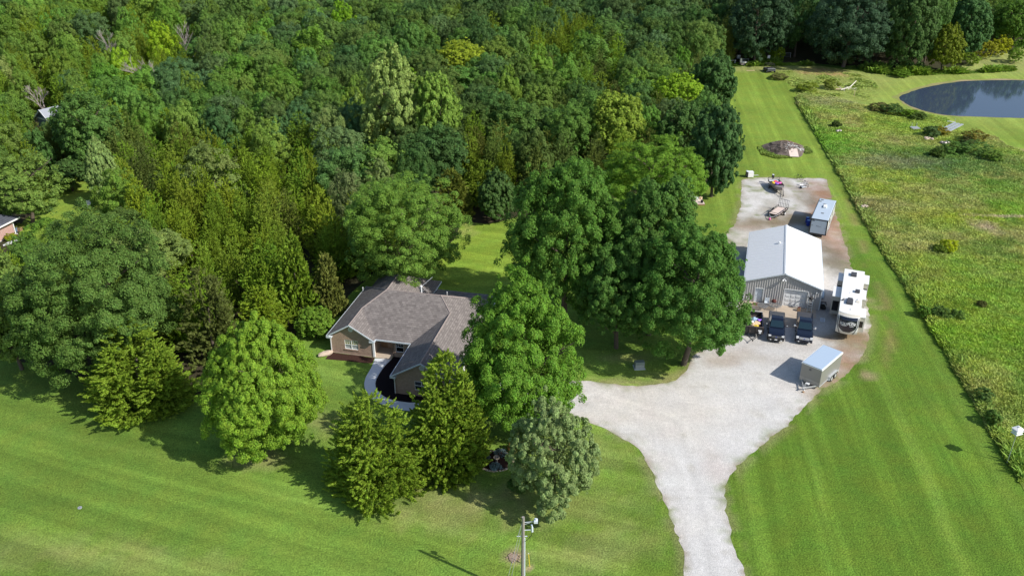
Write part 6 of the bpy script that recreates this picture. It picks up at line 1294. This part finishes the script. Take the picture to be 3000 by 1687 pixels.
# plank platform with junk
dx_, dy_ = G(2047, 600); t = empty('plank_platform', (dx_, dy_), .0, 'low grey plank platform at the edge of the big maples', 'platform'); q = MB()
for k in range(9): q.box(-.95+k*.212, -.95+k*.212+.198, -.3, 2.6, .22, .27)
q.build('planks', M['deck'], t); q = MB(); q.box(-.97, .97, -.36, -.305, .02, .27); q.box(-.97, .97, 2.6, 2.66, .02, .27); q.build('frame', M['wood'], t)
for i, (nm, mt, ax, ay, s_, lb, ct) in enumerate([('white_tub', 'white', -.3, 1.6, .45, 'white tub on the plank platform', 'tub'), ('cool_box', 'trim', -.75, 2.1, .35, 'pale box at the back left of the plank platform', 'box'), ('orange_basket', 'tan', .7, 2.1, .28, 'orange tan basket at the back right of the plank platform', 'basket')]):
    q = MB(); q.box(-s_, s_, -s_*.8, s_*.8, 0, s_*1.1); o = q.build(nm, M[mt], bevel=.06); o.location = (dx_+ax, dy_+ay, .275); o.rotation_euler = (0, 0, i*.5); tag(o, lb, ct)
q = MB(); q.cyl((0, 0, 0), (0, 0, .45), .2, .24, 14); o = q.build('bucket', M['black'], bevel=.02); o.location = (dx_+.55, dy_+.25, .275); tag(o, 'dark bucket on the right of the plank platform', 'bucket')
q = MB(); q.tube([(-.2, 0, .3), (.2, .5, .5), (.6, 1.4, .6), (1.3, 2.8, .5)], .09, 8); q.tube([(-1.1, -.6, .1), (-.3, 0, .25)], .09, 8); o = q.build('white_pipe', M['white']); o.location = (dx_-.8, dy_+3.6, 0); tag(o, 'white bent pipe leaning behind the plank platform', 'pipe')
q = MB(); q.box(-.5, .5, -.5, .5, 0, 1.0); q.cyl((0, 0, 1.0), (0, 0, 1.06), .35, .35, 12); o = q.build('grey_tank', M['galv'], bevel=.05); o.location = (dx_-.9, dy_+3.2, 0); tag(o, 'grey metal box between the platform and the white pipe', 'box')
# utility cabinet on the lawn
x, y = G(1872, 1076); t = empty('transformer_box', (x, y), .08, 'grey green ground transformer box on the grass beside the gravel drive', 'utility box'); q = MB(); q.prism([(-.45, .0), (.45, .0), (.45, .75), (.1, .95), (-.45, .95)], -.55, .55, 'x'); q.build('case', M['greenbox'], t, bevel=.02); q = MB(); q.box(-.65, .65, -.58, .55, 0, .06); q.build('pad', M['concrete2'], t); q = MB(); q.box(-.5, .5, -.475, -.455, .1, .6); q.build('door_panel', M['galv'], t)
# utility pole
PX, PY, PH = .88, 53.067, 8.6
t = empty('utility_pole', (PX, PY), 0, 'weathered wooden utility pole with guy wires at the bottom edge of the photo', 'utility pole')
q = MB(); q.cyl((0, 0, -.2), (0, 0, PH), .16, .12, 14); q.build('pole', M['pole'], t)
q = MB(); q.cyl((.15, -.08, 0), (.13, -.06, PH-2.1), .05, .05, 8); q.build('conduit', M['trim'], t)
q = MB(); q.tube([(.1, 0, PH-.55), (.95, -.1, PH-.35)], .03, 6); q.tube([(.1, 0, PH-.75), (.5, -.05, PH-.55)], .02, 5); q.box(.85, 1.15, -.25, .08, PH-.45, PH-.2); q.cyl((1.0, -.1, PH-.2), (1.0, -.1, PH-.05), .1, .07, 10); q.build('insulator_bracket', M['trim'], t)
q = MB(); q.tube([(.1, 0, PH-1.35), (.72, -.05, PH-1.25)], .035, 6); q.cyl((.72, -.05, PH-1.45), (.72, -.05, PH-1.0), .09, .08, 10); q.cyl((.72, -.05, PH-1.0), (.66, -.05, PH-.72), .05, .07, 8); q.build('cutout_fuse', M['trim'], t)
q = MB(); q.tube([(.72, -.08, PH-1.45), (.66, -.1, PH-1.8), (.42, -.12, PH-2.15), (.14, -.1, PH-2.45)], .022, 6); q.build('riser_cable', M['black'], t)
q = MB(); q.box(-.5, .34, -.03, .03, PH-2.0, PH-1.96); q.build('guy_spreader', M['trim'], t)
q = MB(); q.cyl((-.1, 0, PH-.6), (-2.1, -2.6, 0), .014, .014, 5); q.cyl((-.1, 0, PH-1.4), (-1.75, -2.6, 0), .014, .014, 5); q.cyl((-.1, 0, PH-.6), (-.42, 0, PH-1.98), .014, .014, 5); q.build('guy_wire', M['galv'], t)
x, y = G(1552, 1659); t = empty('marker_stake', (x, y), 0, 'thin yellow marker stake right of the utility pole', 'stake'); q = MB(); q.cyl((0, 0, 0), (-.12, .05, 1.45), .03, .03, 8); q.build('stake', M['yellow'], t); q = MB(); q.cyl((-.12, .05, 1.45), (-.122, .05, 1.5), .034, .034, 8); q.build('cap', M['white'], t)
x, y = G(1504, 1633); q = MB(); qr = random.Random(8)
for k in range(26): a = 6.2832*k/26; r_ = .42+qr.uniform(-.12, .2); q.ell((r_*math.cos(a), r_*math.sin(a), .04), (.09, .09, .07), 6, 4)
for k in range(50): a = qr.uniform(0, 6.28); r_ = qr.uniform(0, .6); b_ = qr.uniform(0, 6.28); q.cyl((r_*math.cos(a), r_*math.sin(a), .04), (r_*math.cos(a)+.2*math.cos(b_), r_*math.sin(a)+.2*math.sin(b_), .1), .015, .01, 4)
q.cyl((0, 0, 0), (0, 0, .10), .38, .32, 12)
o = q.build('tree_stump', plain('pale_stump', (.30, .225, .17), .95, var=.4, scale=8)); o.location = (x, y, 0); tag(o, 'ground level tree stump ringed by dead grass left of the utility pole', 'stump')
x, y = G(234, 1487); t = empty('valve_cover', (x, y), .3, 'small grey round cover in the front lawn at lower left', 'cover'); q = MB(); q.cyl((0, 0, 0), (0, 0, .06), .2, .2, 14); q.build('lid', M['galv'], t); q = MB(); q.cyl((0, 0, .06), (0, 0, .075), .05, .05, 8); q.build('knob', M['decal'], t)
# martin house
mx, my = 49.75, 70.39; t = empty('bird_house', (mx, my), .35, 'white purple martin house on a thin pole at the meadow edge', 'bird house')
q = MB(); q.cyl((0, 0, 0), (0, 0, 3.85), .035, .03, 8); q.build('pole', M['galv'], t)
q = MB(); q.box(-.42, .42, -.36, .36, 3.72, 3.76); q.box(-.36, .36, -.3, .3, 3.76, 4.02); q.box(-.44, .44, -.38, .38, 4.02, 4.06); q.box(-.34, .34, -.28, .28, 4.06, 4.28); b_ = q.build('box', M['white'], t); q = MB(); q.add([(-.46, -.4, 4.28), (.46, -.4, 4.28), (.46, .4, 4.28), (-.46, .4, 4.28), (-.12, -.1, 4.44), (.12, -.1, 4.44), (.12, .1, 4.44), (-.12, .1, 4.44)], [(0, 3, 2, 1), (4, 5, 6, 7), (0, 1, 5, 4), (1, 2, 6, 5), (2, 3, 7, 6), (3, 0, 4, 7)]); r_ = q.build('roof', M['white'], b_); q = MB(); q.box(-.1, .1, -.08, .08, 4.441, 4.48); q.build('cupola', M['galv'], b_)
q = MB()
for s in (-.2, 0, .2):
    for z in (3.86, 4.15): q.cyl((s, -.302 if z < 4 else -.282, z), (s, -.306 if z < 4 else -.286, z), .045, .045, 10)
q.build('nest_hole', M['black'], b_)
# flower bed
fx, fy = -1.7, 70.7; sheet('flower_bed', ragged([(fx+1.75*math.cos(a), fy+1.5*math.sin(a)) for a in np.linspace(0, 5.9, 18)], .4, .08), .014, M['mulch'], 1)
for k in range(34):
    a = k*6.2832/34; q = MB(); r_ = random.Random(k); q.box(-.14, .14, -.08, .08, 0, .14)
    if k == 0: st0 = q.build('edging_stone', M['stone'], bevel=.025); o = st0
    else: o = st0.copy(); COL.objects.link(o)
    o.location = (fx+1.85*math.cos(a), fy+1.6*math.sin(a), r_.uniform(-.03, .02)); o.rotation_euler = (r_.uniform(-.1, .1), r_.uniform(-.1, .1), a+1.57+r_.uniform(-.2, .2)); o.scale = [r_.uniform(.8, 1.2)]*3; tag(o, 'brown edging stone ringing the round flower bed under the silvery tree', 'stone', 'edging stones ringing the round flower bed')
t = empty('garden_urn', (-1.55, 70.6), 0, 'round rimmed urn in the middle of the shaded flower bed', 'urn'); q = MB(); n = 20; rr_ = lambda z, r: [(r*math.cos(6.2832*i/n), r*math.sin(6.2832*i/n), z) for i in range(n)]; q.loft([rr_(0, .16), rr_(.1, .12), rr_(.3, .1), rr_(.42, .24), rr_(.55, .30), rr_(.60, .30), rr_(.58, .25), rr_(.46, .2)]); q.build('bowl', M['hull'], t); q = MB(); q.tube([(.29*math.cos(a), .29*math.sin(a), .61) for a in np.linspace(0, 6.2832, 21)], .03, 6); q.build('rim', M['concrete'], t)
shrub('dusty_plant', 'plant', fx+.05, fy-1.1, .62, .5, (.24, .33, .33), 'silvery blue low plant at the front of the round flower bed', 70, 2500, .10)
shrub('dusty_plant', 'plant', fx-.95, fy+.35, .5, .5, (.14, .18, .18), 'grey green rounded plant at the left of the round flower bed', 71, 2000, .10)
shrub('dusty_plant', 'plant', fx+.55, fy+1.0, .75, .5, (.13, .19, .20), 'bluish low plant at the back of the round flower bed', 72, 2200, .10)
shrub('shrub', 'shrub', 0.35, 72.1, .75, 1.6, (.32, .20, .06), 'rusty orange shrub between the tall maple and the silvery tree', 73, 3000, .14)
shrub('shrub', 'shrub', .55, 66.4, 1.0, 1.3, (.085, .16, .03), 'green bush at the foot of the silvery tree on its lawn side', 74, 3500, .16)
# lawn chair in the clearing
x, y = G(262, 606); t = empty('garden_chair', (x, y), .5, 'white garden chair on the small clearing in the left wood', 'chair')
q = MB(); q.box(-.32, .32, -.3, .3, .42, .48); q.build('seat', M['white'], t); q = MB(); q.box(-.32, .32, .24, .32, .48, 1.05); q.build('backrest', M['white'], t)
for s in (-1, 1):
    q = MB(); q.box(s*.34-.05, s*.34+.05, -.3, .3, .68, .72); q.build('armrest', M['white'], t)
    for sy in (-.25, .25): q = MB(); q.box(s*.32-.035, s*.32+.035, sy-.035, sy+.035, 0, .67); q.build('leg', M['white'], t)
# far end of the strip
x, y = G(2256, 213); t = empty('utility_vehicle', (x, y), .15, 'dark utility buggy with an open roll cage at the far end of the strip', 'buggy')
q = MB(); q.box(-1.15, 1.15, -.7, .75, .45, 1.0); q.build('body', M['cover'], t, bevel=.08); q = MB(); q.box(-1.05, 1.05, -.85, -.1, 1.0, 1.15); q.build('cargo_bed', M['decal'], t, bevel=.04)
q = MB(); 
for s in (-1, 1): q.tube([(s*1.05, .0, 1.0), (s*1.0, .1, 2.1), (s*1.0, 1.5, 2.1), (s*1.05, 1.8, 1.0)], .05, 6)
q.tube([(-1.0, .1, 2.1), (1.0, .1, 2.1)], .05, 6); q.tube([(-1.0, 1.5, 2.1), (1.0, 1.5, 2.1)], .05, 6); q.build('roll_cage', M['black'], t)
q = MB(); q.box(-1.05, 1.05, .75, 2.2, .5, .95); q.build('bonnet', M['cover'], t, bevel=.08); q = MB(); q.box(-.7, .7, .2, .7, .95, 1.35); q.build('seat', M['black'], t, bevel=.06)
for s in (-1, 1):
    for yy in (-.35, 1.7): wheel(t, s*1.05, yy, .36, .25, s, 'galv')
x, y = G(2184, 192); t = empty('junk_trailer', (x, y), .2, 'small flat cart with white scrap on it, near the dark buggy', 'cart'); q = MB(); q.box(-1.6, 1.6, -.7, .7, .35, .5); q.build('bed', M['hull'], t); q = MB(); q.cyl((-.8, -.78, .25), (-.8, -.70, .25), .25, .25, 12); q.cyl((.8, -.78, .25), (.8, -.70, .25), .25, .25, 12); q.build('wheel', M['rubber'], t)
q = MB(); q.ell((0, 0, .3), (.8, .5, .35), 9, 6); q.ell((-.9, .2, .7), (.35, .3, .6), 8, 6); q.box(-1.2, -.8, -.3, .2, .3, 1.4); o = q.build('white_scrap', M['white_rag']); o.location = (x-.4, y, .5); tag(o, 'white crumpled scrap piled on the small flat cart', 'scrap')
x, y = G(2132, 186); t = empty('white_bench', (x, y), .05, 'long white low bench like frame at the left end of the far treeline', 'bench'); q = MB(); q.box(-2.1, 2.1, -.3, .3, .7, .85); q.build('top', M['white'], t)
for s in (-1.9, 1.9): q = MB(); q.box(s-.1, s+.1, -.3, .3, 0, .7); q.build('leg', M['white'], t)
x, y = G(2250, 186); t = empty('white_sign', (x, y), .3, 'white upright board standing in the weeds behind the buggy', 'sign'); q = MB(); q.box(-.38, .38, -.03, .03, .3, 2.1); q.build('board', M['white'], t); q = MB(); q.box(-.04, .04, .035, .09, 0, 1.9); q.build('post', M['wood'], t)
x, y = G(2183, 180); q = MB(); q.box(-1.0, 1.0, -.15, .15, .5, .7); q.box(-.9, -.8, -.1, .1, 0, .5); q.box(.8, .9, -.1, .1, 0, .5); o = q.build('white_trough', M['white']); o.location = (x, y, 0); tag(o, 'short white trough behind the junk cart at the treeline', 'trough')
x, y = G(2163, 174); q = MB(); q.box(-.45, .45, -.3, .3, .2, 1.1); o = q.build('pale_box', M['trim'], bevel=.05); o.location = (x, y, 0); tag(o, 'pale box in the shade right of the long white bench', 'box')
x, y = G(2199, 208); q = MB(); q.box(-1.1, 1.1, -.12, .12, .02, .1); o = q.build('fallen_plank', M['tan'], bevel=.02); o.location = (x, y, 0); tag(o, 'tan plank lying in the grass left of the buggy', 'plank')
x, y = G(2292, 170); t = empty('pipe_gate', (x, y), .0, 'dull pipe gate in the shade of the far treeline', 'gate'); q = MB(); q.tube([(-2.2, 0, 0), (-2.2, 0, 1.4), (2.2, 0, 1.4), (2.2, 0, 0)], .05, 6); q.build('frame', M['galv'], t); q = MB(); [q.tube([(-2.15, 0, z), (2.15, 0, z)], .03, 6) for z in (.4, .75, 1.08)]; q.build('rail', M['galv'], t)
# fallen tree
x, y = G(2478, 267); t = empty('fallen_tree', (x, y), 0, 'bleached fallen tree with broken limbs in the rough pasture', 'fallen tree'); q = MB(); qr = random.Random(4)
q.cyl((-2.4, .3, .35), (-1.2, -.2, .5), .22, .18, 7); q.build('stump_end', M['tan'], t); q = MB()
q.cyl((-1.4, -.4, .4), (1.0, .3, .9), .16, .14, 7); q.cyl((1.0, .3, .9), (3.0, 2.3, 1.9), .15, .09, 7)
for _ in range(14): a = Vector((qr.uniform(-1.5, 2.2), qr.uniform(-.5, .8), .5)); d_ = Vector((qr.uniform(-1, 1), qr.uniform(-1, .6), qr.uniform(-.3, .5))); q.cyl(a, a+d_*qr.uniform(.8, 1.8), .06, .02, 5)
q.build('limb', plain('bleached_wood', (.62, .58, .50), .9), t)
x, y = G(2501, 284); q = MB(); q.cyl((0, 0, 0), (.1, 0, 1.5), .06, .05, 6); q.cyl((.05, 0, 1.3), (-.5, 0, 1.7), .04, .02, 5); q.cyl((.1, 0, 1.4), (.5, .1, 1.8), .04, .02, 5); o = q.build('bare_sapling', M['tan']); o.location = (x, y, 0); tag(o, 'bleached forked stick standing right of the fallen tree', 'stick')
# dock sections
def dock(P0, P1, wd, label, n=3):
    a = Vector((*P0, .35)); b = Vector((*P1, .35)); L_ = (b-a).length; ang = math.atan2(b.y-a.y, b.x-a.x); t = empty('dock_section', (a.x, a.y, .32), ang, label, 'dock section', 'aluminium dock sections in the meadow'); 
    for k in range(n): q = MB(); yy = -wd/2+k*wd/(n-1) if n > 1 else 0; q.box(0, L_, yy-wd*.17, yy+wd*.17, .28, .42); q.build('plank', M['silver'], t)
    q = MB()
    for xx in (.3, L_/2, L_-.3): q.box(xx-.06, xx+.06, -wd*.6, wd*.6, .14, .279)
    q.build('crossbar', M['galv'], t); q = MB()
    for xx in (.3, L_-.3):
        for s in (-1, 1): q.cyl((xx, s*wd*.5, 0), (xx, s*wd*.5, .3 if s < 0 else 1.3), .04, .04, 6)
    q.build('leg', M['silver'], t)
dock(G(2766, 392), G(2807, 371), 1.5, 'long silver dock section lying at a slant below the pond')
dock(G(2668, 384), G(2690, 383.5), 1.1, 'short silver dock section lying level in the weeds left of the long one')
for i, (p, q_, lb) in enumerate([((2735, 354), (2760, 351), 'bent white pipe on the grass just below the pond'), ((2776, 366), (2798, 362), 'pale metal rail beside the upper end of the long dock section')]):
    a = G(*p); b = G(*q_); q = MB(); q.tube([(0, 0, .1), ((b[0]-a[0])*.3, (b[1]-a[1])*.3+1.2, .25), (b[0]-a[0], b[1]-a[1], .2)], .07, 6); o = q.build('bent_pipe', M['white']); o.location = (a[0], a[1], .1); tag(o, lb, 'pipe')
for i, (u, v, s_, lb) in enumerate([(2766, 428, 1.0, 'grey rubble lump in the weeds below the long dock section'), (2720, 414, .8, 'pale stones under the dark shrub left of the rubble lump'), (2452, 392, .7, 'grey lump in the green weeds nearest the brush pile'), (2530, 614, .6, 'pale grey rag in the meadow edge weeds')]):
    x, y = G(u, v); q = MB(); qr = random.Random(i)
    for _ in range(5): q.ell((qr.uniform(-s_, s_), qr.uniform(-s_, s_)*.6, .45), (qr.uniform(.3, .6)*s_, qr.uniform(.3, .5)*s_, .35*s_), 7, 5)
    o = q.build('rubble', M['hull'] if i % 2 == 0 else M['stone']); o.location = (x, y, .15); tag(o, lb, 'rubble')
# shrubs in meadow and by the pond
SH = [(2610,335,3.2,1.8,(.030,.085,.035),'dark green shrub in the band of brush below the left tip of the pond'),(2577,327,3.0,1.4,(.075,.075,.045),'grey brown shrub left of the dark green one below the pond tip'),(2690,352,2.0,1.3,(.040,.085,.030),'small dark shrub below the left part of the pond'),(2665,345,2.4,1.3,(.08,.17,.02),'green shrub between the dark ones below the pond'),
 (2725,405,2.2,1.8,(.035,.085,.045),'dark blue green shrub below the long dock section'),(2752,400,2.0,1.5,(.14,.125,.02),'rusty olive shrub right of the dark blue green one'),(2850,420,2.8,2.0,(.105,.095,.025),'brown olive shrub below the mown bank of the pond'),(2830,428,1.6,1.4,(.04,.05,.03),'dark shrub at the left side of the brown olive one'),
 (2745,465,1.8,1.6,(.025,.07,.02),'small dark green bush in the middle right meadow'),(2850,455,3.6,2.0,(.045,.12,.045),'wide blue green thicket in the right meadow'),(2800,450,3.0,1.6,(.05,.13,.04),'blue green thicket left of the wide one in the right meadow'),(2905,475,2.6,1.6,(.06,.13,.03),'green thicket right of the wide one in the right meadow'),
 (2775,742,1.5,1.7,(.235,.30,.012),'bright yellow green bush standing alone in the meadow'),(2748,745,1.1,1.1,(.07,.13,.02),'darker bush at the left of the bright yellow green one'),(2742,930,1.1,1.2,(.045,.105,.04),'dark bush at the meadow edge above the mown bulge'),(2765,935,1.2,1.2,(.055,.12,.04),'dark bush right of the one at the meadow edge'),(2800,938,1.1,1.1,(.05,.12,.035),'blue green bush right of the pair at the meadow edge'),(2705,928,1.0,1.2,(.06,.15,.03),'bush overhanging the mown lawn at the meadow edge'),
 (2880,1175,1.2,1.2,(.05,.115,.045),'dark bush at the meadow edge halfway down the right side'),(2905,1245,1.1,1.3,(.05,.12,.035),'dark bush at the meadow edge above the bird house'),(2872,905,.7,.9,(.05,.06,.03),'small dark weed clump in the right meadow'),(2447,377,1.2,1.2,(.02,.05,.02),'dark low bush in the weeds right of the strip'),
 (2283,232,2.6,1.0,(.09,.10,.06),'grey brush mound beside the top of the strip'),(2365,270,3.2,1.6,(.10,.15,.02),'tall grass tussock in the rough pasture, left one'),(2435,260,2.6,1.6,(.10,.14,.03),'tall grass tussock in the rough pasture, right one'),
 (2880,172,3.4,4.0,(.17,.19,.02),'rounded yellow olive bush on the far side of the pond'),(2930,165,3.0,4.2,(.22,.25,.015),'yellow green bush on the far side of the pond, right of the olive one'),(2840,190,3.0,2.4,(.09,.16,.02),'green bush on the far bank left of the olive bush'),(2975,185,3.4,3.0,(.07,.15,.02),'green bush on the far bank at the right edge'),
 (2650,208,2.4,2.0,(.07,.13,.05),'pale green reedy clump at the treeline left of the pond'),(2640,225,3.0,1.2,(.06,.14,.02),'bright green low clump on the grass left of the pond'),(2440,192,2.0,2.0,(.06,.10,.06),'grey green sapling clump before the far treeline, left of the middle'),(2480,192,2.2,1.8,(.055,.10,.05),'grey green sapling clump before the far treeline, right of the first'),(2220,182,2.2,3.4,(.06,.12,.03),'green bush at the foot of the treeline behind the junk cart'),(2275,180,2.6,3.0,(.12,.20,.02),'yellow green bush at the foot of the treeline behind the white board')]
for i, (u, v, r_, h_, c_, lb) in enumerate(SH):
    x, y = G(u, v); shrub('shrub', 'shrub', x, y, r_*.85, h_*1.35, [v*m_+w_ for v, m_, w_ in zip(c_, (1.5, 1.45, .9), (.045, .045, .006))], lb, 100+i, 6000, .24 if y > 130 else .13, z0=.05)

for _o in bpy.data.objects:
    if 'label' in _o and len(_o['label'].replace(',', ' ').split()) > 16: print('LONG', _o.name, _o['label'])
